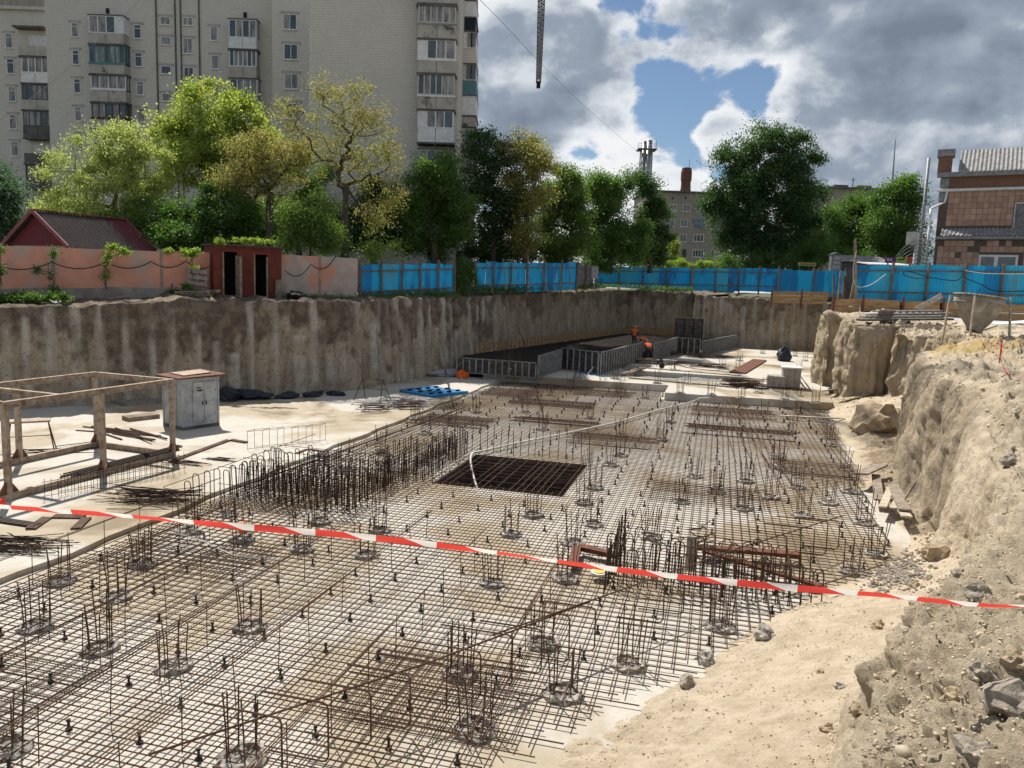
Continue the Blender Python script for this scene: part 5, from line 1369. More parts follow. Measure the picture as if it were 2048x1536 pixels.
    for (v0, v1, fr, gl) in ((63, 97, 'white_paint', 'curtain'), (127, 161, 'cream', 'lens_glass'), (256, 296, 'cream', 'curtain')):
        c, w, h = prect(927, v0, 951, v1, yb)
        o = wbox((xr + .002, yb + .02, c.z - h / 2 + .03), (c.x + w / 2, yb + 3.5, c.z + h / 2 - .03)).build('flank_glazing', fr, t)
        for k in range(2):
            x0 = xr + .25 + k * (c.x + w / 2 - xr - .35) / 2; mb = MB(); mb.box((x0 + .25, yb - .0, c.z), .42, .05, h - .3); mb.build('pane', gl, o)
apartment()

def far_building():
    D = 144.0
    t = thing('brick_building', 'grey brick building with white windows between the trees', 'building', PY(1390, 520, D) * 1.0)
    x0, x1 = PY(1290, 420, D).x, PY(1480, 420, D).x; zt = prect(1380, 385, 1390, 387, D)[0].z
    wbox((x0, D, 4), (x1, D + 14, zt)).build('wall', 'far_brick', t)
    mb = MB(); mb.box(((x0 + x1) / 2, D + 6.9, zt + .12), x1 - x0 + .8, 15, .24); mb.build('roof_edge', 'panel_dark', t)
    mb = MB(); mb.box(((x0 + x1) / 2, D - .03, 6.2), x1 - x0, .1, 2.2); mb.build('base_strip', 'panel_dark', t)
    for (u, v, w, m_, f) in ((1373, 416, 14, 1, 0), (1400, 416, 15, 1, 0), (1346, 416, 14, 1, 0), (1368, 446, 14, 1, 0), (1398, 446, 20, 1, 1), (1342, 446, 14, 1, 0), (1366, 476, 13, 1, 0), (1397, 476, 20, 2, 0), (1338, 476, 14, 1, 0), (1368, 506, 7, 0, 2), (1396, 507, 22, 3, 0), (1425, 507, 7, 0, 0)):
        window(t, u - w / 2, v - 7.5, u + w / 2, v + 7.5, D, m_, ('white_paint', 'blue_paint', 'dark')[f], False, True, 'lens_glass')
    for u in (1345, 1371, 1402): mb = MB(); c, w, h = prect(u - 1.5, 394, u + 1.5, 398, D); mb.box((c.x, D - .02, c.z), w, .06, h); mb.build('vent', 'dark', t)
far_building()
def chimney():
    D = 175.0; p = PY(1371, 520, D); zt = PY(1373, 336, D).z; base = Vector((PY(1371, 380, D).x, D, 5)); k = D / F
    t = thing('brick_chimney', 'short square brick chimney above the brick building roof', 'chimney', base)
    mb = MB(); r0 = 10 * k; r1 = 7.5 * k
    mb.tube([base, Vector((base.x, D, zt - 3))], [r0 * 1.25, r1 * 1.25], 8); face_uv(mb); mb.build('shaft', 'brick_stack', t)
    mb = MB(); mb.tube([Vector((base.x, D, zt - 3)), Vector((base.x, D, zt - 2.6)), Vector((base.x, D, zt - .9)), Vector((base.x, D, zt))], [r1 * 1.25, r1 * 1.42, r1 * 1.42, r1 * 1.2], 8); mb.build('crown', 'brick_stack', t)
    for q in (4.6, 7.0): mb = MB(); mb.tube([Vector((base.x, D, zt - q)), Vector((base.x, D, zt - q - .3))], [r1 * 1.4, r1 * 1.42], 8); mb.build('band', 'panel_dark', t)
    mb = MB(); mb.tube([Vector((base.x + .5, D, zt)), Vector((base.x + .5, D, zt + 1.8))], .04, 4); mb.build('lightning_rod', 'dark', t)
chimney()
def stack_tower():
    D = 178.0; k = D / F; c = PY(1293, 300, D); zt = PY(1293, 300, D).z; x0 = c.x
    t = thing('flue_tower', 'steel lattice flue tower with two pipes and a railed platform', 'tower', Vector((x0, D, 5)))
    for s in (-1, 1):
        for e in (-1, 1): mb = MB(); mb.beam((x0 + s * 11 * k * 1.1, D + e * 1.2, 5), (x0 + s * 10 * k, D + e * 1.1, zt), .2, .2); mb.build('leg', 'steel_grey', t)
    z = zt; i = 0
    while z > 8:
        z2 = z - 3.0; mb = MB()
        for e in (-1, 1):
            mb.beam((x0 - 10 * k, D + e * 1.15, z), (x0 + 10 * k, D + e * 1.15, z), .12, .12)
            a = 1 if i % 2 else -1; mb.beam((x0 - a * 10 * k, D + e * 1.15, z), (x0 + a * 10 * k, D + e * 1.15, z2), .1, .1)
        mb.build('brace', 'panel_dark', t); z = z2; i += 1
    for s, r, tp in ((-.42, .62, 1.6), (.42, .72, 1.9)):
        mb = MB(); mb.tube([(x0 + s * 11 * k, D, 5), (x0 + s * 11 * k, D, zt + tp)], r, 12); f = mb.build('flue_pipe', 'metal_bright', t, True)
        mb = MB(); mb.tube([(x0 + s * 11 * k, D, zt + tp), (x0 + s * 11 * k, D, zt + tp + .3)], [r * 1.1, r * .7], 12); mb.build('cap', 'steel_grey', f)
    for zq, ww in ((zt, 18), (zt - 9.6, 16)):
        mb = MB(); mb.box((x0, D, zq), 2 * ww * k, 3.4, .25); pl = mb.build('platform', 'panel_dark', t)
        mb = MB()
        for zz in (.55, 1.1): mb.beam((x0 - ww * k, D - 1.65, zq + zz), (x0 + ww * k, D - 1.65, zq + zz), .06, .06)
        for j in range(7): xx = x0 - ww * k + 2 * ww * k * j / 6; mb.beam((xx, D - 1.65, zq + .1), (xx, D - 1.65, zq + 1.1), .06, .06)
        mb.build('railing', 'panel_dark', pl)
    mb = MB(); mb.beam((x0 + 18 * k, D, zt), (x0 + 18 * k, D, zt + 2.2), .1, .1); mb.build('lamp_post', 'panel_dark', t)
stack_tower()
D = 150.0
t = thing('flat_roof_building', 'flat-roofed grey building showing above the right trees', 'building', Vector((PY(1740, 500, D).x, D, 5)))
x0, x1 = PY(1600, 400, D).x, PY(1800, 400, D).x; zt = PY(1700, 378, D).z
wbox((x0, D, 4), (x1, D + 12, zt)).build('wall', 'far_brick', t)
mb = MB(); mb.box(((x0 + x1) / 2, D + 6, zt + .15), x1 - x0 + .8, 13, .3); mb.build('roof_edge', 'panel_dark', t)
for u in (1688, 1735): c = PY(u, 376, D); mb = MB(); mb.box((c.x, D + 2, zt + .6), 2.6, 1.6, .6); mb.build('roof_vent', 'panel_dark', t)
mb = MB(); c = PY(1714, 376, D); mb.tube([(c.x, D + 2, zt), (c.x, D + 2, zt + 2.4)], .08, 5); mb.tube([(c.x - .4, D + 2, zt + 2.0), (c.x + .4, D + 2, zt + 2.0)], .05, 4); mb.build('aerial', 'dark', t)
a, b = PY(1785, 362, 140), PY(1791, 279, 140)
mb = MB(); mb.tube([Vector((a.x - .3, 140, 5)), a, b], [.2, .16, .06], 6); solo('mast', mb, 'steel_grey', 'thin slanting aerial mast rising behind the right trees', 'mast')

# ---- tiled building on the right
def tile_building():
    C0 = PY(1862, 560, 62.0); C0.z = 5.5; d = Vector((.86, -.51, 0)).normalized(); n = Vector((d.y, -d.x, 0)); n = -n if n.y > 0 else n
    def zat(v, u=1870): return PY(u, v, 62.0).z
    t = thing('tiled_building', 'old building with brown wall tiles and corrugated grey roof on the right', 'building', C0)
    def at(l, o, z): return Vector((C0.x, C0.y, 0)) + d * l + n * o + EZ * z
    Lb = 22.0; zE, zG, zL, zL2 = zat(350), zat(381), zat(458), zat(477)
    def slab(name, l0, l1, o0, o1, z0, z1, mt):
        mb = MB(); mb.hexa([at(l0, o0, z0), at(l1, o0, z0), at(l1, o1, z0), at(l0, o1, z0), at(l0, o0, z1), at(l1, o0, z1), at(l1, o1, z1), at(l0, o1, z1)]); face_uv(mb); return mb.build(name, mt, t)
    slab('wall', 0, Lb, -10, 0, zL - 1, zE, 'tile_joint' if 'tile_joint' in MATS else mat('tile_joint', (.13, .095, .075), (.10, .075, .06), 2, .9, coord='World'))
    slab('brick_band', -.02, Lb, 0, .03, zG + .15, zE - .2, 'red_brick')
    slab('cornice', -.3, Lb, 0, .45, zE - .2, zE + .15, 'steel_grey')
    slab('annex_wall', .1, Lb, .0, 1.6, 5.0, zL2, 'tile_joint')
    mb = MB(); mb.tube([at(-.2, .16, zG), at(Lb, .16, zG)], .12, 8); g = mb.build('gutter', 'white_paint', t)
    mb = MB(); mb.tube([at(.5, .2, zG - .05), at(.4, .2, zG - .9), at(-.5, .2, zG - 1.4)], .09, 8); mb.build('gutter_elbow', 'white_paint', g)
    # corrugated roofs
    def corr(name, l0, l1, o0, z0, o1, z1, pitch, amp, mt):
        nl = int((l1 - l0) / pitch * 4); vs = []; fs = []
        for i in range(nl + 1):
            l = l0 + (l1 - l0) * i / nl; a_ = amp * math.sin(2 * math.pi * (l - l0) / pitch)
            for (o_, z_) in ((o0, z0), (o1, z1)): vs.append(at(l, o_, z_ + a_))
            for (o_, z_) in ((o0, z0 - .04), (o1, z1 - .04)): vs.append(at(l, o_, z_ + a_))
        for i in range(nl):
            b_ = i * 4; fs += [(b_, b_ + 4, b_ + 5, b_ + 1), (b_ + 2, b_ + 3, b_ + 7, b_ + 6), (b_, b_ + 2, b_ + 6, b_ + 4)]
        mb = MB(); mb.add(vs, fs); return mb.build(name, mt, t)
    zR = zat(305)
    corr('roof', 1.1, Lb, .5, zE + .16, -2.6, zR + .55, .28, .06, 'slate_grey')
    corr('annex_roof', .4, Lb, 1.75, zL2 + .12, .04, zL + .05, .28, .06, 'slate_grey')
    slab('annex_eave', .1, Lb, 1.6, 1.95, zL2 - .18, zL2 + .04, 'steel_grey')
    # brick flue at the roof corner, tall pipes
    slab('roof_flue', -.35, .6, -1.2, -.2, zE + .1, zE + 1.45, 'red_brick'); slab('flue_cap', -.45, .75, -1.35, -.1, zE + 1.45, zE + 2.0, 'steel_grey')
    mb = MB(); mb.tube([at(-1.0, .3, 5.5), at(-1.0, .3, zat(315))], .12, 8); mb.build('flue_pipe', 'steel_grey', t, True)
    mb = MB(); mb.tube([at(-.45, .25, 5.5), at(-.5, .25, zG - 1.4)], .10, 8); mb.build('downpipe', 'white_paint', t, True)
    mb = MB(); mb.tube([at(-1.25, .5, 5.5), at(-1.25, .5, zat(470))], .16, 8); mb.build('downpipe', 'white_paint', t, True)
    slab('corner_board', -.06, .55, .03, .10, zE - 2.0, zE - .25, 'steel_grey')
    slab('fan_unit', -2.0, -1.2, .1, .9, zat(490), zat(465), 'cream')
    # tiles, each its own piece
    tw, th = .40, .44; i = 0; meshes = []
    for mm in ((.46, .29, .205), (.42, .26, .185), (.50, .33, .245), (.37, .225, .165)):
        nm = 'wall_tile_%d' % i; mat(nm, mm, tuple(q * .8 for q in mm), 3, .55, coord='World'); mb = MB(); h = .012
        mb.hexa([d * (-tw / 2 + .012) + EZ * (-th / 2 + .012), d * (tw / 2 - .012) + EZ * (-th / 2 + .012), d * (tw / 2 - .012) + n * .02 + EZ * (-th / 2 + .012), d * (-tw / 2 + .012) + n * .02 + EZ * (-th / 2 + .012),
                 d * (-tw / 2 + .012) + EZ * (th / 2 - .012), d * (tw / 2 - .012) + EZ * (th / 2 - .012), d * (tw / 2 - .012) + n * .02 + EZ * (th / 2 - .012), d * (-tw / 2 + .012) + n * .02 + EZ * (th / 2 - .012)])
        o = mb.build('tile', nm, None); meshes.append(o.data); bpy.data.objects.remove(o); i += 1
    def tiles(l0, l1, z0, z1, off, skip, pick):
        nz = int((z1 - z0) / th); nl = int((l1 - l0) / tw)
        for r in range(nz):
            for c_ in range(nl):
                l, z = l0 + (c_ + .5) * tw, z1 - (r + .5) * th
                if any(s[0] - tw * .4 < l < s[1] + tw * .4 and s[2] - th * .4 < z < s[3] + th * .4 for s in skip): continue
                if pick == 1 and R.random() < (.25 if r == 0 else .03): continue
                o = bpy.data.objects.new('tile', meshes[R.choice([0, 0, 1, 1, 2, 3])]); COL.objects.link(o); o.parent = t; o.location = at(l, off, z) - C0; LOC[o] = C0
    ww = (5.05, 6.35, zat(452) - .35, zat(410) + .1); w2 = (3.1, 5.6, zat(533), zat(516) + .2)
    tiles(.6, 10.2, zL + .1, zG - .1, 0.0, [ww], 0)
    tiles(.3, 9.9, zat(560), zL2 - .25, 1.6, [w2], 1)
    slab('boarded_window', ww[0], ww[1], .0, .05, ww[2], ww[3], 'cream'); slab('window_board', ww[0] + .1, ww[1] - .1, .05, .075, ww[2] + .12, ww[3] - .12, 'grey_sheet')
    slab('annex_window', w2[0], w2[1], 1.6, 1.66, w2[2] - .6, w2[3], 'white_paint')
    slab('annex_pane', w2[0] + .15, w2[0] + 1.0, 1.66, 1.68, w2[2] - .5, w2[3] - .15, 'lens_glass'); slab('annex_pane', w2[0] + 1.25, w2[1] - .15, 1.66, 1.68, w2[2] - .5, w2[3] - .15, 'lens_glass')
    # billboard on the annex
    b = thing('billboard', 'white billboard with a purple swirl beside the annex window', 'billboard', at(8.3, 1.75, 5.6))
    mb = MB(); mb.hexa([at(7.2, 1.72, 6.0), at(13, 1.72, 6.0), at(13, 1.80, 6.0), at(7.2, 1.80, 6.0), at(7.2, 1.72, zat(512)), at(13, 1.72, zat(512)), at(13, 1.80, zat(512)), at(7.2, 1.80, zat(512))]); mb.build('board', 'white_paint', b)
    mat('purple_print', (.10, .035, .16), (.2, .12, .3), 3, .5); mb = MB(); zc = zat(524)
    mb.tube([at(7.8 + .9 * math.cos(q / 10 * 3.6 + 2.6) + .55, 1.83, zc + .38 * math.sin(q / 10 * 3.6 + 2.6) - .1) for q in range(11)], [.10, .16, .2, .22, .22, .2, .16, .12, .1, .08, .05], 8); mb.build('print', 'purple_print', b)
    mb = MB(); mb.beam(at(7.4, 1.76, 5.2), at(7.4, 1.76, 6.1), .1, .1); mb.beam(at(12.5, 1.76, 5.2), at(12.5, 1.76, 6.1), .1, .1); mb.build('post', 'post_wood', b)
    # bundle of cables at the corner
    c = thing('cable_bundle', 'bundle of drooping pale cables at the corner of the tiled building', 'cables', at(-1.2, .9, 7.5))
    for k in range(8):
        z0 = zat(500) - k * .3; mb = MB(); mb.tube(smooth_path([at(-.2, 1.4, z0 + .6), at(-1.0, 1.2, z0 + .75), at(-2.0, 1.1, z0 + .2), at(-2.5, 1.1, z0 - .5)], 4), .035, 5); mb.build('cable', 'steel_grey', c)
tile_building()
# low sheds, sign strips and a cabinet behind the right fence
p = PY(1722, 530, 80); t = thing('market_stall', 'dark low corrugated stall roof behind the fence', 'stall', Vector((p.x, 80, 5.6)))
z = PY(1722, 526, 80).z
mb = MB(); mb.box((p.x, 80.8, (5.3 + z) / 2), 5.0, 2, z - 5.3); mb.build('stall_wall', 'panel_dark', t)
mb = MB()
for k in range(18): mb.beam((p.x - 2.6 + k * .3, 79.4, z + .1), (p.x - 2.6 + k * .3, 82, z + .8), .2, .08)
mb.build('stall_roof', 'slate_grey', t)
p = PY(1786, 528, 58); t = thing('market_stall', 'white ribbed stall roof showing above the fence', 'stall', Vector((p.x, 58, 5.6))); z = PY(1786, 530, 58).z
mb = MB(); mb.box((p.x, 59.4, z / 2 + 2.4), 2.8, 1.8, z - 5.2); mb.build('stall_wall', 'panel_dark', t)
mb = MB()
for k in range(13): mb.beam((p.x - 1.55 + k * .25, 58, z), (p.x - 1.55 + k * .25, 60.4, z + .22), .17, .07)
mb.build('stall_roof', 'white_paint', t)
t = thing('sign_strip', 'long shop sign in purple, green and red above the fence', 'sign', PY(1798, 527, 56.5))
mat('sign_green', (.28, .36, .10), (.24, .32, .09)); mat('sign_purple', (.13, .03, .14), (.11, .025, .12)); mat('sign_red', (.5, .07, .04), (.45, .06, .035)); mat('sign_yellow', (.42, .34, .08), (.34, .28, .07))
for (u0, u1, mm, nm) in ((1770, 1791, 'sign_purple', 'purple_panel'), (1791, 1813, 'sign_green', 'green_panel'), (1813, 1824, 'sign_red', 'red_panel')):
    c, w, h = prect(u0, 514, u1, 526, 56.5); mb = MB(); mb.box((c.x, 56.5, c.z), w - .01, .12, h); mb.build(nm, mm, t)
for (u0, u1) in ((1774, 1779), (1781, 1784)):
    for dv in (0, 3): c, w, h = prect(u0, 517 + dv, u1, 518.6 + dv, 56.4); mb = MB(); mb.box((c.x, 56.42, c.z), w, .03, h); mb.build('lettering', 'white_paint', t)
c, w, h = prect(1796, 519, 1808, 521, 56.4); mb = MB(); mb.tube([(c.x - w / 2, 56.42, c.z), (c.x, 56.42, c.z + .05), (c.x + w * .4, 56.42, c.z + .02), (c.x + w * .55, 56.42, c.z + .2)], .04, 5); mb.build('lettering', 'dark', t)
mb = MB(); c = PY(1798, 526, 56.6); mb.beam((c.x - .8, 56.62, 5.6), (c.x - .8, 56.62, c.z), .08, .08); mb.beam((c.x + .8, 56.62, 5.6), (c.x + .8, 56.62, c.z), .08, .08); mb.build('post', 'post_wood', t)
t = thing('yellow_sign', 'long yellow sign board under the chestnut tree', 'sign', PY(1615, 535, 80)); c, w, h = prect(1597, 525, 1632, 532, 80)
mb = MB(); mb.box((c.x, 80, c.z), w, .12, h); mb.build('board', 'sign_yellow', t)
for k in range(7): mb = MB(); mb.box((c.x - w * .4 + k * w * .13, 79.92, c.z), w * .07, .03, h * .5); mb.build('lettering', 'panel_dark', t)
mb = MB(); mb.beam((c.x - w * .4, 80.1, 5.5), (c.x - w * .4, 80.1, c.z), .1, .1); mb.beam((c.x + w * .4, 80.1, 5.5), (c.x + w * .4, 80.1, c.z), .1, .1); mb.build('post', 'post_wood', t)
c, w, h = prect(1660, 509, 1680, 545, 78); t = thing('metal_cabinet', 'tall grey metal cabinet standing behind the fence', 'cabinet', Vector((c.x, 78, 5.6)))
mb = MB(); mb.box((c.x, 78, (5.6 + c.z + h / 2) / 2), w, .6, c.z + h / 2 - 5.6); mb.build('body', 'steel_grey', t)
mb = MB(); mb.add([(c.x - w * .55, 77.6, c.z + h / 2), (c.x + w * .55, 77.6, c.z + h / 2), (c.x, 77.6, c.z + h / 2 + .2), (c.x - w * .55, 78.4, c.z + h / 2), (c.x + w * .55, 78.4, c.z + h / 2), (c.x, 78.4, c.z + h / 2 + .2)], [(0, 1, 2), (3, 5, 4), (0, 2, 5, 3), (1, 4, 5, 2), (0, 3, 4, 1)]); mb.build('roof', 'panel_dark', t)
for k in range(3): mb = MB(); mb.box((c.x, 77.68, c.z + h * .3 - k * .45), w * .7, .05, .34); mb.build('drawer_panel', 'cabinet', t)

# ================================================================== FENCES AND WALLS
def fence(pts, label, mt='blue_sheet', sheet_w=1.12, rib=.16, posts=None, rails=(.22, .82), tilt=.03, post_h=1.06, post_mt='post_wood', group=None, name='sheet_fence'):
    W = []
    for (u, vb, vt, y) in pts:
        b = PY(u, vb, y); t_ = PY(u, vt, y); W.append((b, (t_ - b).z))
    t = thing(name, label, 'fence', W[0][0], group)
    for (a, ha), (b, hb) in zip(W[:-1], W[1:]):
        d = Vector((b.x - a.x, b.y - a.y, 0)); L_ = d.length; d.normalize(); n = Vector((d.y, -d.x, 0)); n = -n if n.y > 0 else n
        k = max(1, round(L_ / sheet_w)); sw = L_ / k
        for i in range(k):
            f0, f1 = i / k, (i + 1) / k
            p = a.lerp(b, f0); q = a.lerp(b, f1); h0 = ha + (hb - ha) * f0; dz = R.uniform(-.05, .05); h0 += R.uniform(-.05, .05); o_ = n * R.uniform(-.015, .015)
            m_ = max(3, int(sw / rib)); vs = []; fs = []
            prof = [(0, 0), (.3, 0), (.42, .03), (.88, .03)]
            pts_ = [(j + x, y_) for j in range(m_) for x, y_ in prof] + [(m_, 0)]
            for (x, y_) in pts_:
                f = x / m_; c = p.lerp(q, f) + n * y_ + o_
                vs += [c + EZ * (dz - .08), c + EZ * (h0 + dz + n.y * 0)]
            for j in range(len(pts_) - 1): fs.append((2 * j, 2 * j + 2, 2 * j + 3, 2 * j + 1))
            mb = MB(); mb.add(vs, fs); o = mb.build('sheet', R.choice([mt, mt, 'blue_sheet_faded', 'blue_sheet_deep']) if mt == 'blue_sheet' else mt, t)
        for rz in rails:
            mb = MB(); mb.beam(a + n * .07 + EZ * ha * rz, b + n * .07 + EZ * hb * rz, .05, .09); mb.build('rail', post_mt, t)
        nposts = posts or max(1, round(L_ / 2.2))
        for i in range(nposts + 1):
            if i == 0 and a is not W[0][0]: continue
            p = a.lerp(b, i / nposts) + n * .16; hh = (ha + (hb - ha) * i / nposts) * post_h * R.uniform(.97, 1.08)
            mb = MB(); mb.beam(p - EZ * .4, p + EZ * hh + d * R.uniform(-tilt, tilt) * hh, .13, .11); mb.build('post', post_mt, t)
    return t
FG = 'blue site fences'
fence([(716, 600, 530, 43.0), (905, 589, 527, 50.5)], 'blue ribbed sheet fence right of the pink wall', posts=5, group=FG)
fence([(948, 584, 525, 53.5), (1050, 581, 525, 57.5), (1150, 577, 526, 62)], 'blue sheet fence with leaning poles before the middle trees', posts=3, group=FG)
fence([(1150, 572, 528, 62.5), (1186, 570, 531, 65)], 'short grey sheet fence panel between two blue fences', mt='grey_sheet', posts=2, name='sheet_fence')
fence([(1190, 573, 534, 84.5), (1380, 579, 536, 83.5)], 'dark blue sheet fence along the back of the pit', posts=4, group=FG)
fence([(1384, 579, 536, 80.5), (1478, 581, 536, 79.0), (1556, 583, 537, 78.0)], 'blue fence stretch before the chestnut tree', posts=2, group=FG)
fence([(1557, 583, 540, 76.0), (1625, 584, 541, 74.5), (1690, 586, 542, 73.0)], 'lower light blue fence panels right of the chestnut tree', posts=1, rails=(), group=FG)
fence([(1706, 597, 530, 52.0), (1780, 600, 530, 51.0), (1850, 601, 531, 50.0), (1925, 604, 531, 49.0), (2000, 606, 532, 48.0), (2150, 612, 533, 45.5)], 'bright blue sheet fence in front of the tiled building', posts=1, group=FG, post_h=1.08, rails=(.22, .84))
# leaning poles against the middle fence
for i, (u0, v0, u1, v1, y) in enumerate(((985, 585, 973, 520, 54.5), (1060, 586, 1056, 512, 56), (1098, 592, 1078, 520, 57), (1120, 582, 1122, 530, 59), (1140, 578, 1140, 522, 60.5), (1012, 580, 1006, 518, 55.5))):
    mb = MB(); mb.tube([PY(u0, v0, y - .8), PY(u1, v1, y - .35)], .045, 6); solo('leaning_pole', mb, 'timber_old', 'thin wooden pole leaning on the middle blue fence, %s from the left' % ORD[(0, 2, 3, 4, 5, 1)[i]], 'pole', 'poles leaning on the middle blue fence')
mb = MB(); mb.tube([PY(1712, 640, 51.2), PY(1710, 478, 51.2)], [.13, .09], 8); solo('utility_post', mb, 'timber_old', 'tall wooden post at the left end of the bright blue fence', 'post')
mb = MB(); mb.tube([PY(1036, 590, 62.6), PY(1037, 404, 62.6)], [.14, .11], 8); solo('utility_pole', mb, 'post_wood', 'slim dark pole rising before the middle trees', 'pole')
mb = MB(); p = PY(1190, 545, 63.5); mb.box(p, .55, .06, 1.0, (1, 0, 0)); mb.beam(p + Vector((0, .05, -1.6)), p, .1, .08); solo('notice_board', mb, 'grey_cloth', 'small pale board on a post at the fence joint', 'board')

# pink boundary wall: precast panels with posts
def panel_wall(pts, label, mt, base='concrete_wall', pw=2.6, hh=None):
    t = thing('boundary_wall', label, 'wall', PY(pts[0][0], pts[0][1], pts[0][3]))
    for (u0, b0, t0, y0), (u1, b1, t1, y1) in zip(pts[:-1], pts[1:]):
        a, b = PY(u0, b0, y0), PY(u1, b1, y1); ha, hb = (PY(u0, t0, y0) - a).z, (PY(u1, t1, y1) - b).z
        L_ = (b - a).length; k = max(1, round(L_ / pw))
        for i in range(k):
            p, q = a.lerp(b, i / k), a.lerp(b, (i + 1) / k); d = (q - p).normalized(); n = Vector((-d.y, d.x, 0)) * .09
            h0 = ha + (hb - ha) * (i + .5) / k + R.uniform(-.03, .03); g = d * .012
            mb = MB(); mb.hexa([p + g - n - EZ * .3, q - g - n - EZ * .3, q - g + n - EZ * .3, p + g + n - EZ * .3, p + g - n + EZ * h0, q - g - n + EZ * h0, q - g + n + EZ * h0, p + g + n + EZ * h0]); mb.build('panel', mt, t)
            n2 = n * 1.35; mb = MB(); mb.hexa([p + g - n2 - EZ * .3, q - g - n2 - EZ * .3, q - g + n2 - EZ * .3, p + g + n2 - EZ * .3, p + g - n2 + EZ * R.uniform(.18, .34), q - g - n2 + EZ * R.uniform(.18, .34), q - g + n2 + EZ * .3, p + g + n2 + EZ * .3]); mb.build('plinth', base, t)
            c = p + EZ * h0 / 2; mb = MB(); mb.box(c, .10, .24, h0 + .02, d, Vector((-d.y, d.x, 0))); mb.build('joint_post', base, t)
    return t
panel_wall([(-120, 592, 488, 31.5), (0, 588, 491, 33.2), (210, 586, 500, 35.8), (428, 590, 506, 38.6)], 'long salmon-pink plastered boundary wall on the left', 'pink_wall')
panel_wall([(560, 597, 510, 40.3), (714, 602, 516, 42.3)], 'weathered grey-pink wall section right of the red outhouse', 'pink_wall_grey')
# cable sagging along the pink wall
def sag_cable(pts, r, name, label, mt='cable_black', sag=.25, n=7):
    mb = MB(); out = []
    for a, b in zip(pts[:-1], pts[1:]):
        for k in range(n): f = k / n; out.append(a.lerp(b, f) - EZ * sag * 4 * f * (1 - f))
    out.append(pts[-1]); mb.tube(out, r, 5); return solo(name, mb, mt, label, 'cable')
sag_cable([PY(-20, 526, 32.6), PY(103, 524, 34.1), PY(212, 524, 35.5), PY(302, 523, 36.7), PY(372, 522, 37.6), PY(425, 528, 38.1)], .025, 'wall_cable', 'black cable sagging along the pink wall', sag=.3)
sag_cable([PY(570, 541, 40.0), PY(622, 528, 40.8), PY(672, 512, 41.5)], .025, 'wall_cable', 'black cable drooping over the grey-pink wall', sag=.45)
def outhouse():
    A = PY(428, 590, 37.9); B = PY(563, 597, 39.9); d = Vector((B.x - A.x, B.y - A.y, 0)); W_ = d.length; d.normalize(); n = Vector((-d.y, d.x, 0)); hh = PY(428, 484, 37.9).z - A.z
    t = thing('outhouse', 'small red outhouse with two dark open doorways', 'outhouse', A); z0 = A.z - .15
    def at(l, o, z): return Vector((A.x, A.y, z0)) + d * l + n * o + EZ * z
    def slab(name, l0, l1, o0, o1, z0_, z1_, mt, par=None, dz=0):
        mb = MB(); mb.hexa([at(l0, o0, z0_), at(l1, o0, z0_), at(l1, o1, z0_), at(l0, o1, z0_), at(l0, o0, z1_), at(l1, o0, z1_ + dz), at(l1, o1, z1_ + dz), at(l0, o1, z1_)]); return mb.build(name, mt, par or t)
    W = [(0, .42), (1.15, 1.95), (2.65, W_)]
    for (a, b) in W: slab('wall', a, b, 0, .16, 0, hh, 'red_paint')
    slab('lintel', .42, 1.15, 0, .155, hh - .28, hh - .005, 'red_paint'); slab('lintel', 1.95, 2.65, 0, .155, hh - .34, hh - .005, 'red_paint')
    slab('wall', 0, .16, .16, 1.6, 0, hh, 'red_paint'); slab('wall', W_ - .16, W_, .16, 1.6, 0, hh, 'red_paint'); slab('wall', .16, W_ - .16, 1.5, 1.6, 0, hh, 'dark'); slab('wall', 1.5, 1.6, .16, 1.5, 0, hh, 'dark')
    slab('roof', -.12, W_ + .12, -.15, 1.8, hh + .002, hh + .09, 'slate_brown')
    for x in (.42, 1.95):
        slab('door_frame', x, x + .07, -.03, .1, 0, hh - .3, 'timber_old'); slab('door_sill', x + .07, x + .7, -.02, .2, 0, .14, 'pallet_grey')
        slab('door_frame', x + .65, x + .71, -.03, .1, 0, hh - .45, 'timber_old')
    slab('door_leaf', 1.1, 1.22, -.5, -.02, .05, hh - .5, 'timber_old')
    slab('loose_board', W_ - .35, W_ - .05, -.14, -.06, 0, 1.0, 'timber_old')
outhouse()
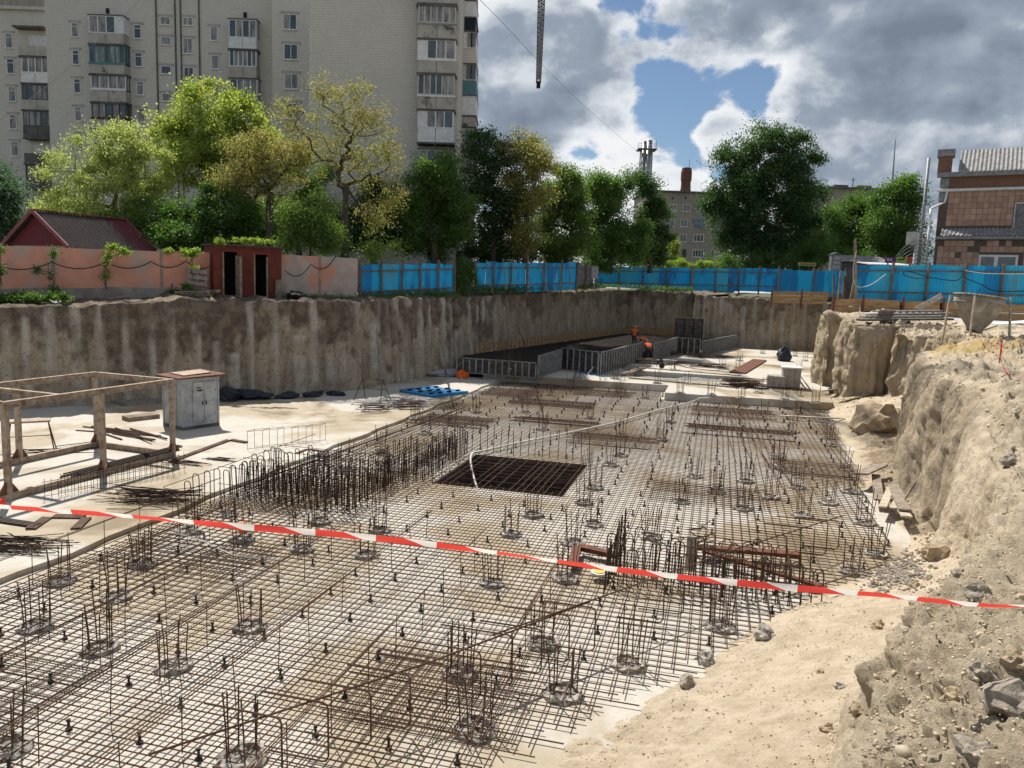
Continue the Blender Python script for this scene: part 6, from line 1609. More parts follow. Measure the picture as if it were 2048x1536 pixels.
def shed():
    apex = PY(72, 424, 41.5); e0 = PY(5, 492, 41.0); e1 = PY(118, 490, 41.8); far_ap = PY(246, 436, 46.5); far_e = PY(290, 496, 46.8)
    apex = Vector((apex.x, 41.4, apex.z)); zb = 4.7
    t = thing('shed', 'shed with dark red gable and brown corrugated roof behind the pink wall', 'shed', Vector((apex.x, 41.4, zb)))
    d = Vector((far_ap.x - apex.x, far_ap.y - apex.y, 0)); L_ = d.length; d.normalize(); n = Vector((d.y, -d.x, 0))   # n: to the right/front
    hw = 2.35; ze = e1.z - .02; rise = apex.z - ze
    def at(l, o, z): return Vector((apex.x, apex.y, 0)) + d * l + n * o + EZ * z
    mb = MB(); mb.hexa([at(.25, -hw + .2, zb), at(.25, hw - .2, zb), at(L_ - .2, hw - .2, zb), at(L_ - .2, -hw + .2, zb), at(.25, -hw + .2, ze), at(.25, hw - .2, ze), at(L_ - .2, hw - .2, ze), at(L_ - .2, -hw + .2, ze)]); mb.build('wall', 'cream', t)
    k = 18
    for i in range(k):      # vertical gable boards
        o0 = -hw + .15 + (2 * hw - .3) * i / k; o1 = -hw + .15 + (2 * hw - .3) * (i + 1) / k - .015
        z0_, z1_ = ze + rise * (1 - abs(o0) / hw) - .08, ze + rise * (1 - abs(o1) / hw) - .08
        mb = MB(); mb.hexa([at(.12, o0, ze - .05), at(.12, o1, ze - .05), at(.2, o1, ze - .05), at(.2, o0, ze - .05), at(.12, o0, max(z0_, ze)), at(.12, o1, max(z1_, ze)), at(.2, o1, max(z1_, ze)), at(.2, o0, max(z0_, ze))]); mb.build('gable_board', 'shed_red', t)
    for s in (-1, 1):       # corrugated sheets, overlapping strips down the slope
        ns = 8
        for i in range(ns):
            l0, l1 = -.15 + (L_ + .3) * i / ns, -.15 + (L_ + .3) * (i + 1) / ns + .03; m_ = 28; vs = []; fs = []
            for j in range(m_ + 1):
                l = l0 + (l1 - l0) * j / m_; a_ = .032 * math.sin(2 * math.pi * l / .15)
                for (f, zz) in ((0, 0), (1.09, 0)): vs.append(at(l, s * hw * f, ze + rise * (1 - f) + a_ + .06 + .006 * (i % 2)))
            for j in range(m_): fs.append((2 * j, 2 * j + 2, 2 * j + 3, 2 * j + 1) if s > 0 else (2 * j, 2 * j + 1, 2 * j + 3, 2 * j + 2))
            mb = MB(); mb.add(vs, fs); mb.build('roof_sheet', 'slate_red' if i >= 6 else 'slate_brown', t)
        for l in (-.18, L_ + .18):
            mb = MB(); mb.beam(at(l, 0, ze + rise + .06), at(l, s * hw * 1.1, ze - rise * .1 + .06), .06, .2); mb.build('barge_board', 'shed_trim', t)
    mb = MB(); mb.beam(at(-.2, 0, ze + rise + .12), at(L_ + .2, 0, ze + rise + .12), .3, .06); mb.build('ridge_cap', 'shed_trim', t)
shed()
# ================================================================== TREES AND PLANTS
_npmesh = npmesh
def npmesh(name, verts, faces, mt, parent=None, smooth=False, tint=None):
    if tint is not None and len(tint) * 4 == len(verts): tint = np.repeat(tint, 4)   # one tint for each leaf
    return _npmesh(name, verts, faces, mt, parent, smooth, tint)
def leaf_quads(C, size, rng, up=.35, elong=1.7):
    n = len(C)
    d = rng.normal(size=(n, 3)); d /= np.linalg.norm(d, axis=1)[:, None]
    nn = rng.normal(size=(n, 3)); nn[:, 2] += up * 2; nn -= (nn * d).sum(1)[:, None] * d; nn /= np.linalg.norm(nn, axis=1)[:, None] + 1e-9
    e = np.cross(nn, d); s = size * rng.uniform(.6, 1.25, n)[:, None]
    a = C - d * s * .5; b = C + d * s * .5; m1 = C + e * s / elong * .5 + nn * s * .08 - d * s * .05; m2 = C - e * s / elong * .5 + nn * s * .08 - d * s * .05
    V = np.stack([a, m1, b, m2], 1).reshape(-1, 3); Fc = np.arange(n * 4).reshape(n, 4)
    return V, Fc
def tree(name, label, cat, blobs, y, leaf, n, size, trunk=None, bark='bark', seed=1, clumps=None, sig=.42, group=None, tr=.22, zbase=None, thick=.85, parts=('trunk', 'crown', 'limbs'), shell=.45, extra=None, lean=0):
    rng = np.random.default_rng(seed); k = y / F
    n = int(n * 1.06); size *= .93
    Cs, Rs = [], []
    for (u, v, ru, rv) in blobs:
        c = PY(u, v, y + rng.uniform(-.25, .25) * ru * k * thick * 2); Cs.append(tuple(c)); Rs.append((ru * k, (ru + rv) / 2 * k * thick, rv * k))
    Cs, Rs = np.array(Cs), np.array(Rs); vol = (Rs[:, 0] * Rs[:, 2]); pr = vol / vol.sum()
    nc = clumps or int(40 + vol.sum() * 5.5)
    bi = rng.choice(len(Cs), nc, p=pr); d = rng.normal(size=(nc, 3)); d /= np.linalg.norm(d, axis=1)[:, None]; rr = rng.uniform(0, 1, nc) ** shell
    clump = Cs[bi] + d * Rs[bi] * rr[:, None] * .93
    zc = Cs[:, 2].min(); base_x = PY(trunk[0], trunk[1], y).x if trunk else Cs[:, 0].mean()
    zb = zbase if zbase is not None else (PY(trunk[0], trunk[1], y).z if trunk else (Cs[:, 2] - Rs[:, 2]).min())
    base = np.array([base_x, y, zb])
    t = thing(name, label, cat, Vector(base), group)
    # leaves: clumps of uneven weight
    w = rng.gamma(1.2, 1, nc); w /= w.sum(); li = rng.choice(nc, n, p=w)
    sg = sig * rng.uniform(.55, 1.25, nc)[li][:, None]
    L_ = clump[li] + rng.normal(size=(n, 3)) * sg * np.array([1, 1, .75])
    V, Fc = leaf_quads(L_, size, rng)
    tint = np.clip(.5 + .22 * rng.normal(size=nc)[li] + .16 * rng.normal(size=n), 0, 1)
    # branches: each clump joined to its nearest node nearer the trunk
    top = np.array([base_x + lean, y, zb + max(.6, (Cs[:, 2].mean() - zb) * .62)])
    nodes = [base, base * .6 + top * .4 + rng.normal(size=3) * .08, top]; par = [-1, 0, 1]
    order = np.argsort(np.linalg.norm(clump - top, axis=1)); sel = order[:: max(1, nc // 260)]
    for i in sel:
        p = clump[i]; N_ = np.array(nodes[2:]); dd = np.linalg.norm(N_ - p, axis=1) + .35 * np.maximum(0, N_[:, 2] - p[2])
        j = int(np.argmin(dd)) + 2; q = nodes[j]; ln = np.linalg.norm(p - q)
        if ln > 1.0:
            m_ = q + (p - q) * .5 + rng.normal(size=3) * ln * .06; m_[2] += .04 * ln; nodes.append(m_); par.append(j); j = len(nodes) - 1
        nodes.append(p); par.append(j)
    cnt = np.ones(len(nodes))
    for i in range(len(nodes) - 1, 0, -1): cnt[par[i]] += cnt[i]
    rad_ = np.maximum(.012, tr * (cnt / cnt[0]) ** .62)
    mb = MB(); mb.tube([base - np.array([0, 0, .3]), nodes[1], nodes[2]], [tr * 1.25, tr, rad_[2]], 9); mb.build(parts[0], bark, t, True)
    mb = MB()
    for i in range(3, len(nodes)):
        r0 = min(rad_[par[i]], rad_[i] * 1.5); mb.tube([nodes[par[i]], nodes[i]], [r0, rad_[i]], 5 if rad_[i] > .04 else 4, False)
    mb.build(parts[2], bark, t)
    npmesh(parts[1], V, Fc, leaf, t, tint=tint)
    if extra:
        nm, mt_, m2, sz, f = extra; c2 = clump[rng.choice(nc, m2)]; c2 = c2[f(c2)] if f else c2; c2 = c2 + rng.normal(size=c2.shape) * .3
        c2 = np.repeat(c2, 5, 0) + rng.normal(size=(len(c2) * 5, 3)) * np.array([.04, .04, .10]); V, Fc = leaf_quads(c2, sz, rng); npmesh(nm, V, Fc, mt_, t, tint=rng.uniform(0, 1, len(V) // 4).repeat(4)[:len(V)])
    return t
TG = 'trees behind the pit'
tree('tree', 'blue-green leafy tree cut by the left picture edge', 'tree', [(12, 400, 52, 60), (-15, 360, 45, 45), (20, 450, 45, 40)], 46, 'leaf_blue', 16000, .17, (0, 500), seed=1, group=TG)
tree('tree', 'pale willow-like tree behind the shed roof', 'tree', [(215, 320, 85, 62), (140, 365, 70, 55), (295, 350, 75, 70), (200, 420, 110, 60), (110, 415, 50, 45), (250, 270, 40, 30)], 50, 'leaf_willow', 46000, .15, (230, 500), seed=2, group=TG, sig=.38)
tree('tree', 'bright yellow-green maple, tallest of the left trees', 'tree', [(410, 225, 80, 68), (355, 235, 50, 48), (470, 250, 70, 70), (345, 290, 55, 55), (430, 320, 100, 75), (520, 290, 40, 55)], 55, 'leaf_yellow', 46000, .21, (420, 500), seed=3, group=TG)
tree('tree', 'dark green undergrowth tree between shed and outhouse', 'tree', [(300, 440, 95, 52), (420, 430, 95, 62), (510, 440, 60, 55), (360, 470, 100, 40), (200, 470, 90, 35)], 48, 'leaf_green', 54000, .17, (400, 510), seed=4, group=TG)
tree('tree', 'brown-tinged young walnut left of the bare trunk', 'tree', [(510, 305, 65, 52), (475, 365, 65, 48), (560, 360, 58, 58), (590, 300, 40, 40)], 47.5, 'leaf_brown', 17000, .14, (540, 510), seed=5, group=TG, sig=.3, clumps=380)
tree('tree', 'sparse spreading walnut with visible limbs and thick trunk', 'tree', [(635, 185, 45, 38), (700, 185, 50, 30), (745, 235, 48, 45), (680, 250, 80, 60), (775, 300, 38, 48), (615, 285, 60, 55), (720, 335, 90, 60), (785, 400, 30, 45), (745, 430, 55, 45), (580, 230, 35, 40)], 45.5, 'leaf_brown', 15000, .13, (690, 512), bark='bark', seed=6, group=TG, sig=.26, tr=.21, shell=.5, clumps=520)
tree('bush', 'fresh green saplings behind the grey-pink wall', 'bush', [(600, 450, 36, 50), (648, 430, 30, 58), (640, 480, 50, 30), (590, 490, 40, 25), (760, 500, 40, 25)], 44, 'leaf_mid', 17000, .14, (620, 515), seed=7, parts=('stem', 'foliage', 'twigs'), tr=.06)
tree('tree', 'round dense green tree before the apartment corner', 'tree', [(868, 350, 62, 52), (872, 415, 74, 66), (830, 440, 42, 58), (920, 430, 36, 66), (870, 480, 85, 36), (815, 400, 36, 50)], 54, 'leaf_green', 60000, .18, (870, 525), seed=8, group=TG)
tree('tree', 'dark green tree filling the gap behind the sparse walnut', 'tree', [(745, 440, 55, 55), (790, 470, 50, 45), (700, 470, 60, 40), (760, 390, 40, 40)], 57, 'leaf_dark', 34000, .18, (750, 525), seed=23, group=TG)
tree('tree', 'mid green tree behind the brown-tinged walnuts', 'tree', [(600, 420, 70, 55), (660, 460, 60, 45), (540, 460, 60, 45), (620, 350, 45, 40)], 58, 'leaf_mid', 34000, .18, (600, 525), seed=24, group=TG)
tree('tree', 'thin dark tree right of the round green tree', 'tree', [(958, 285, 36, 38), (995, 320, 45, 55), (960, 390, 42, 70), (1010, 420, 50, 70), (985, 480, 60, 50)], 59, 'leaf_dark', 36000, .19, (985, 530), seed=9, group=TG)
tree('tree', 'yellowish walnut with loose crown against the clouds', 'tree', [(1045, 300, 48, 42), (1078, 325, 32, 38), (1040, 360, 50, 48), (1075, 400, 35, 50), (1050, 460, 50, 50)], 58, 'leaf_brown', 22000, .18, (1050, 530), seed=10, group=TG, sig=.4)
tree('tree', 'olive green tree left of the tall poplar-like ones', 'tree', [(1125, 385, 46, 52), (1100, 440, 46, 60), (1155, 450, 46, 60), (1130, 500, 70, 45)], 64, 'leaf_mid', 42000, .19, (1130, 535), seed=11, group=TG)
tree('tree', 'green leafy tree below the flue tower', 'tree', [(1195, 375, 40, 34), (1235, 385, 40, 48), (1205, 440, 55, 62), (1255, 465, 45, 55), (1225, 500, 80, 45)], 67, 'leaf_green', 48000, .19, (1220, 540), seed=12, group=TG)
tree('tree', 'dark upright tree beside the grey brick building', 'tree', [(1293, 385, 24, 45), (1308, 430, 32, 55), (1300, 490, 48, 50)], 73, 'leaf_dark', 34000, .2, (1300, 540), seed=13, group=TG)
tree('chestnut_tree', 'huge dark chestnut tree dotted with white blossom', 'tree', [(1535, 290, 62, 48), (1595, 320, 46, 62), (1475, 320, 48, 52), (1440, 385, 40, 55), (1520, 385, 95, 80), (1605, 410, 52, 70), (1490, 460, 85, 60), (1600, 480, 58, 50), (1540, 505, 115, 40)], 90, 'leaf_dark', 110000, .27, (1530, 545), seed=14, group=TG, sig=.6, tr=.5, extra=('blossoms', 'blossom', 420, .16, lambda c: c[:, 0] > PY(1540, 400, 90).x))
tree('tree', 'rounded green tree right of the chestnut', 'tree', [(1690, 440, 46, 48), (1722, 425, 42, 42), (1700, 490, 65, 45), (1660, 470, 36, 50)], 98, 'leaf_green', 36000, .26, (1700, 545), seed=15, group=TG, sig=.6)
tree('tree', 'green tree beside the tiled building', 'tree', [(1785, 400, 46, 42), (1822, 382, 26, 34), (1770, 450, 50, 48), (1815, 460, 40, 52), (1790, 495, 75, 45)], 94, 'leaf_green', 44000, .26, (1800, 545), seed=16, group=TG, sig=.6)
tree('thuja', 'small yellow-green conical thuja before the brick building', 'bush', [(1347, 515, 19, 18), (1347, 498, 13, 15), (1347, 485, 7, 10)], 105, 'leaf_yellow', 5000, .22, (1347, 535), seed=17, parts=('stem', 'foliage', 'twigs'), sig=.3, tr=.08)
tree('hedge', 'long clipped hedge behind the dark blue fence', 'hedge', [(1325 + 17 * i, 529, 14, 7) for i in range(8)], 100, 'leaf_lime', 9000, .2, (1380, 545), seed=18, parts=('stem', 'foliage', 'twigs'), sig=.25, tr=.05)
tree('bush', 'dense dark shrub row behind the middle blue fence', 'bush', [(960, 510, 70, 40), (1060, 505, 70, 45), (820, 505, 70, 40), (880, 520, 60, 30), (740, 500, 50, 40), (1010, 495, 70, 50), (1110, 505, 50, 40)], 66, 'leaf_dark', 46000, .17, (960, 540), seed=19, parts=('stem', 'foliage', 'twigs'), tr=.06)
tree('bush', 'dark shrubs behind the back fence below the tall trees', 'bush', [(1170, 510, 70, 40), (1270, 510, 70, 40), (1220, 490, 60, 40)], 90, 'leaf_dark', 28000, .2, (1230, 545), seed=20, parts=('stem', 'foliage', 'twigs'), tr=.06)
tree('bush', 'leafy bush growing in the gap of the blue fence', 'bush', [(930, 545, 22, 28), (922, 570, 22, 16), (940, 565, 16, 18)], 51.3, 'leaf_green', 8000, .12, (928, 588), seed=21, parts=('stem', 'foliage', 'twigs'), sig=.25, tr=.03)
tree('bush', 'green shrubs under the chestnut behind the fence', 'bush', [(1450, 522, 50, 22), (1600, 520, 60, 25), (1640, 495, 40, 40), (1700, 520, 60, 25), (1530, 525, 60, 20)], 86, 'leaf_green', 20000, .2, (1500, 545), seed=22, parts=('stem', 'foliage', 'twigs'), tr=.05)
# creepers on the pink wall and weeds along the pit rim
def creeper(label, blobs, y, n, leaf, seed, size=.10):
    tree('creeper', label, 'creeper', blobs, y, leaf, n, size, (blobs[-1][0], blobs[-1][1] + blobs[-1][3]), seed=seed, parts=('stem', 'foliage', 'twigs'), sig=.10, tr=.02, thick=.15, clumps=40)
creeper('green creeper hanging over the pink wall below the shed eave', [(225, 495, 16, 7), (215, 515, 8, 16), (250, 505, 14, 6), (212, 545, 4, 20)], 35.4, 1500, 'leaf_lime', 31)
creeper('creeper climbing the pink wall beside the shed corner', [(108, 505, 5, 12), (100, 545, 6, 20), (72, 540, 4, 14), (108, 580, 12, 10)], 33.9, 800, 'leaf_green', 32)
creeper('pale creeper on the pink wall left of the outhouse', [(330, 505, 20, 5), (375, 508, 18, 8), (390, 505, 12, 10), (385, 530, 5, 10)], 37.3, 1400, 'leaf_lime', 33)
creeper('creeper trailing over the outhouse roof', [(470, 480, 40, 3), (520, 482, 30, 3), (440, 482, 15, 4)], 37.8, 1300, 'leaf_lime', 34)
creeper('creeper at the left picture edge of the pink wall', [(0, 500, 4, 12), (2, 540, 4, 15)], 32.6, 300, 'leaf_green', 35)
tree('ground_ivy', 'dark green ivy patch covering the pit rim at the left', 'ivy', [(40, 598, 60, 9), (110, 592, 30, 8), (0, 602, 30, 8), (130, 600, 12, 6)], 32.6, 'leaf_green', 7000, .11, (60, 606), seed=36, parts=('stem', 'foliage', 'twigs'), sig=.13, tr=.02, thick=.4)
tree('bush', 'low weeds at the foot of the pink wall near the pallets', 'bush', [(345, 585, 14, 7), (375, 578, 12, 8), (200, 588, 25, 4), (290, 590, 20, 4)], 37.0, 'leaf_green', 1600, .10, (345, 592), seed=37, parts=('stem', 'foliage', 'twigs'), sig=.12, tr=.02, thick=.4)
def grass_strip():
    rng = np.random.default_rng(44); C = []
    for (u0, v0, u1, v1, y0, y1, m_) in ((720, 600, 905, 592, 42.2, 49.6, 900), (950, 584, 1190, 576, 52.8, 65, 1600), (1280, 578, 1385, 581, 81.5, 80, 500), (560, 600, 715, 604, 39.6, 41.4, 200), (1190, 573, 1280, 576, 82.5, 82, 200)):
        f = rng.uniform(0, 1, m_)
        for q in f:
            p = PY(u0 + (u1 - u0) * q, v0 + (v1 - v0) * q, y0 + (y1 - y0) * q); C.append((p.x + rng.normal() * .3, p.y + rng.normal() * .25, p.z + abs(rng.normal()) * .16))
    C = np.array(C); C = np.repeat(C, 4, 0) + rng.normal(size=(len(C) * 4, 3)) * .07
    V, Fc = leaf_quads(C, .16, rng, .1, 2.6); o = npmesh('grass_strip', V, Fc, 'leaf_green', tint=rng.uniform(0, 1, len(C))); o['kind'] = 'stuff'; o['label'] = 'weeds and grass along the foot of the fences'; o['category'] = 'grass'
grass_strip()
# ================================================================== RIM OF THE PIT, RIGHT PLATEAU
def slatted_pallet(p, ex, ey, ez, label, w=1.2, l=1.0, n=6):
    t = thing('pallet', label, 'pallet', p)
    for i in range(n): mb = MB(); mb.box(p + ex * 0 + ey * (-l / 2 + l * (i + .5) / n) + ez * .12, w, l / n * .62, .025, ex, ey, ez); mb.build('slat', 'pallet_grey', t)
    for k in range(3): mb = MB(); mb.box(p + ex * (-w / 2 + .05 + (w - .1) * k / 2) + ez * .055, .09, l, .10, ex, ey, ez); mb.build('bearer', 'timber_old', t)
p = PY(388, 600, 36.6); slatted_pallet(p, Vector((.9, .3, .05)).normalized(), Vector((-.2, .75, -.45)).normalized(), Vector((-.15, .4, .9)).normalized(), 'grey slatted pallet lying at the pit rim', 1.5, 1.3)
p = PY(425, 594, 37.2); slatted_pallet(p, Vector((.8, .1, .55)).normalized(), Vector((-.2, .95, 0)).normalized(), Vector((-.5, -.1, .8)).normalized(), 'broken pallet leaning up at the pit rim', .9, .8, 4)
p = PY(395, 556, 37.8); slatted_pallet(p, Vector((.9, .35, -.1)).normalized(), Vector((-.05, .2, 1)).normalized(), Vector((.35, -.9, .2)).normalized(), 'small wooden crate frame leaning on the pink wall', .9, .9, 3)
for i, (u0, v0, u1, v1, y, w) in enumerate(((360, 585, 440, 580, 37.3, .12), (375, 592, 430, 598, 36.9, .1), (560, 603, 640, 600, 39.2, .1), (210, 598, 262, 590, 34.8, .06), (400, 575, 425, 584, 37.6, .1))):
    mb = MB(); mb.beam(PY(u0, v0, y), PY(u1, v1, y), w, .04); solo('loose_board', mb, 'pallet_grey', ('grey board lying before the outhouse', 'short plank on the pit rim below the pallets', 'long pale lath on the rim below the grey-pink wall', 'thin stick on the pit rim below the shed', 'dark board propped beside the outhouse')[i], 'board')
lumpy('rubble_heap', PY(590, 594, 39.7) - EZ * .1, .7, .4, .28, 'dark', 'black heap of rubbish beside the outhouse', 'heap', 51, None, .6)
# timber lagging on the far right edge of the pit
def lagging(pts, nb, label, posts, bt='timber'):
    t = thing('timber_lagging', label, 'retaining wall', PY(pts[0][0], pts[0][1], pts[0][3]))
    for (u0, b0, t0, y0), (u1, b1, t1, y1) in zip(pts[:-1], pts[1:]):
        a, b = PY(u0, b0, y0), PY(u1, b1, y1); ha, hb = (PY(u0, t0, y0) - a).z, (PY(u1, t1, y1) - b).z; d = (b - a).normalized()
        for k in range(nb):
            za, zb = ha * (k + .5) / nb, hb * (k + .5) / nb; e = d * R.uniform(0, .08)
            mb = MB(); mb.beam(a + EZ * za + e, b + EZ * zb - e, .06 + .012 * (k % 2), ha / nb - .025); mb.build('board', bt, t)
        n = Vector((d.y, -d.x, 0)); n = -n if n.y > 0 else n
        for i in range(posts):
            c = a.lerp(b, (i + .04) / posts) + n * .10; mb = MB(); mb.beam(c - EZ * .5, c + EZ * (ha + .25), .12, .14); mb.build('soldier_post', 'rust_red', t)
    return t
lagging([(1540, 606, 582, 74.6), (1600, 608, 583, 73.4), (1655, 609, 583, 72.0)], 3, 'pale timber lagging with rusty posts on top of the back wall', 1)
lagging([(1662, 628, 598, 51.2), (1720, 630, 596, 50.6), (1800, 634, 602, 49.8), (1880, 634, 603, 48.8), (1960, 640, 606, 48.0), (2120, 650, 610, 46)], 2, 'long timber lagging boards under the bright blue fence', 1)
for i, (u, v0, v1, y) in enumerate(((1661, 650, 590, 50.2), (1668, 640, 548, 55), (1676, 600, 540, 58), (1690, 600, 552, 53.5), (1684, 598, 545, 54.5), (1700, 604, 560, 52))):
    mb = MB(); mb.beam(PY(u, v0, y), PY(u + R.uniform(-6, 14), v1, y), .12, .10); solo('leaning_post', mb, ('rust_red', 'post_wood', 'timber_old')[i % 3], 'prop leaning in the gap between the fences, %s from the left' % ORD[(0, 1, 2, 4, 3, 5)[i]], 'prop', 'props in the fence gap')
# stack of formwork panels and boards on the plateau
t = thing('panel_stack', 'stack of grey formwork panels and boards on the right plateau', 'panel stack', PY(1790, 640, 42))
for i, (u0, v0, u1, v1, y, w, h, mm) in enumerate(((1718, 640, 1900, 638, 41.5, .8, .10, 'wood_formply'), (1725, 634, 1880, 633, 42.2, .8, .10, 'pallet_grey'), (1760, 629, 1900, 627, 42.8, .7, .10, 'grey_sheet'), (1750, 623, 1880, 622, 43.4, .7, .1, 'pallet_grey'), (1728, 628, 1760, 627, 42.6, .8, .1, 'cream'))):
    mb = MB(); mb.beam(PY(u0, v0, y), PY(u1, v1, y), w, h); mb.build('panel', mm, t)
for k in range(8): c = PY(1782 + k * 13, 624.5 + k * .2, 42.4); mb = MB(); mb.box(c, .12, .08, .07); mb.build('clamp', 'white_paint', t)
mb = MB(); c = PY(1770, 630, 41.9); mb.box(c, .85, .05, .7, (1, 0, 0), (0, .8, .6), (0, -.6, .8)); mb.build('cover_sheet', 'pallet_grey', t)
mb = MB(); mb.beam(PY(1832, 620, 43.6), PY(1883, 591, 44.6), .30, .06, (.2, -1, .3)); solo('leaning_plank', mb, 'timber_pale', 'broad plank leaning up on the panel stack', 'plank')
mb = MB(); mb.beam(PY(1990, 648, 38), PY(2100, 640, 38), 1.2, .05); solo('tin_sheet', mb, 'white_paint', 'pale sheet lying right of the concrete hopper', 'sheet')
# concrete hopper
def hopper():
    c = P(1950, 684, 4.02); ex = Vector((.985, .17, 0)); ey = Vector((-.17, .985, 0)); tl = Vector((0, 0, 1)) 
    t = thing('concrete_hopper', 'dried-grey concrete hopper on thin legs on the right plateau', 'hopper', c)
    def ring(w, d, z, n=16, pw=3.0, dx=0):
        o = []
        for j in range(n):
            q = 2 * math.pi * (j + .5) / n; a, b = math.cos(q), math.sin(q); r_ = (abs(a) ** pw + abs(b) ** pw) ** (-1 / pw); o.append(c + ex * (a * r_ * w / 2 + dx) + ey * b * r_ * d / 2 + EZ * (z - .10 * (a * r_)))
        return o
    prof = [(1.86, 1.6, 1.98, 0), (1.86, 1.6, 1.66, 0), (1.1, 1.0, .95, -.08), (.62, .6, .62, -.12), (.52, .5, .46, -.14)]
    n = 16; vs = []; fs = []
    for p_ in prof: vs += ring(p_[0], p_[1], p_[2], n, 3.2, p_[3])
    inn = [(1.80, 1.54, 1.97, 0), (1.78, 1.52, 1.68, 0), (.5, .45, .8, -.12)]
    for p_ in inn: vs += ring(p_[0], p_[1], p_[2], n, 3.2, p_[3])
    for i in range(4):
        for j in range(n): fs.append((i * n + j, (i + 1) * n + j, (i + 1) * n + (j + 1) % n, i * n + (j + 1) % n))
    b = 5 * n
    for j in range(n): fs.append((j, (j + 1) % n, b + (j + 1) % n, b + j))
    for i in range(2):
        for j in range(n): fs.append((b + i * n + j, b + i * n + (j + 1) % n, b + (i + 1) * n + (j + 1) % n, b + (i + 1) * n + j))
    fs.append(tuple(b + 2 * n + j for j in range(n)))
    mat('dried_concrete', (.30, .275, .22), (.21, .19, .155), 3, .9, .01, 14, coord='World', c3=(.40, .38, .33), s3=1.6)
    mb = MB(); mb.add(vs, fs); mb.build('funnel', 'dried_concrete', t, True)
    mb = MB(); r_ = ring(1.92, 1.66, 1.98, n); mb.tube(r_ + [r_[0]], .035, 6); mb.build('rim', 'concrete_pile', t)
    mb = MB(); r_ = ring(1.90, 1.64, 1.66, n); mb.tube(r_ + [r_[0]], .022, 5); mb.build('belt', 'dried_concrete', t)
    for a in (-1, 1):
        for b_ in (-1, 1):
            mb = MB(); mb.beam(c + ex * a * .98 + ey * b_ * .8 - EZ * .12, c + ex * a * .86 + ey * b_ * .72 + EZ * 2.0, .07, .07); lg = mb.build('leg', 'timber_pale' if a < 0 else 'concrete_pile', t)
    mb = MB(); mb.box(c + ex * -.14 + EZ * .42, .5, .42, .07, ex, ey); mb.build('gate', 'rust_paint', t)
    mb = MB(); mb.tube([c + ex * .1 + EZ * .44, c + ex * .75 + ey * -.3 + EZ * .75], .025, 6); mb.build('lever', 'rust', t)
hopper()
# cables strung on the bright blue fence
mb = MB(); mb.tube(smooth_path([PY(1713, 500, 50.9), PY(1706, 540, 50.9), PY(1712, 572, 50.9), PY(1740, 570, 50.6), PY(1772, 548, 50.4)], 6), .022, 5); solo('white_cable', mb, 'hose', 'white cable looping from the tall post along the fence', 'cable')
mb = MB(); mb.tube(smooth_path([PY(1930, 541, 48.6), PY(1915, 560, 48.8), PY(1880, 558, 49.2), PY(1850, 552, 49.6), PY(1815, 542, 50), PY(1808, 550, 50), PY(1835, 557, 49.8), PY(1860, 553, 49.5)], 6), .03, 5); solo('black_cable', mb, 'cable_black', 'black cable coiled on the bright blue fence', 'cable')
mb = MB(); mb.tube(smooth_path([PY(1928, 555, 48.6), PY(1965, 570, 48.1), PY(1992, 582, 47.8), PY(2060, 582, 47)], 6), .03, 5); solo('black_cable', mb, 'cable_black', 'black cable sagging on the far right fence panels', 'cable')
mb = MB(); mb.tube(smooth_path([PY(1930, 541, 48.6), PY(1975, 547, 48), PY(2060, 548, 47)], 6), .022, 5); solo('white_cable', mb, 'hose', 'white cable stretched along the right fence top', 'cable')
# ---- barrier tapes
def tape_mat():
    mt = bpy.data.materials.new('barrier_tape'); mt.use_nodes = True; nt = mt.node_tree; N = nt.nodes; L = nt.links; b = N['Principled BSDF']; b.inputs['Roughness'].default_value = .45
    uv = N.new('ShaderNodeUVMap'); sx = N.new('ShaderNodeSeparateXYZ'); L.new(uv.outputs[0], sx.inputs[0])
    m1 = N.new('ShaderNodeMath'); m1.operation = 'MULTIPLY_ADD'; L.new(sx.outputs[1], m1.inputs[0]); m1.inputs[1].default_value = -.36; m1.inputs[2].default_value = .82
    fr = N.new('ShaderNodeMath'); fr.operation = 'FRACT'; L.new(sx.outputs[0], fr.inputs[0])
    gt = N.new('ShaderNodeMath'); gt.operation = 'LESS_THAN'; L.new(fr.outputs[0], gt.inputs[0]); L.new(m1.outputs[0], gt.inputs[1])
    mx = N.new('ShaderNodeMix'); mx.data_type = 'RGBA'; L.new(gt.outputs[0], mx.inputs[0]); mx.inputs[6].default_value = (.74, .71, .67, 1); mx.inputs[7].default_value = (.66, .06, .045, 1)
    L.new(mx.outputs[2], b.inputs['Base Color'])
    tr = N.new('ShaderNodeBsdfTranslucent'); L.new(mx.outputs[2], tr.inputs[0]); ms = N.new('ShaderNodeMixShader'); ms.inputs[0].default_value = .45
    L.new(b.outputs[0], ms.inputs[1]); L.new(tr.outputs[0], ms.inputs[2]); L.new(ms.outputs[0], N['Material Output'].inputs[0]); MATS['barrier_tape'] = mt
tape_mat()
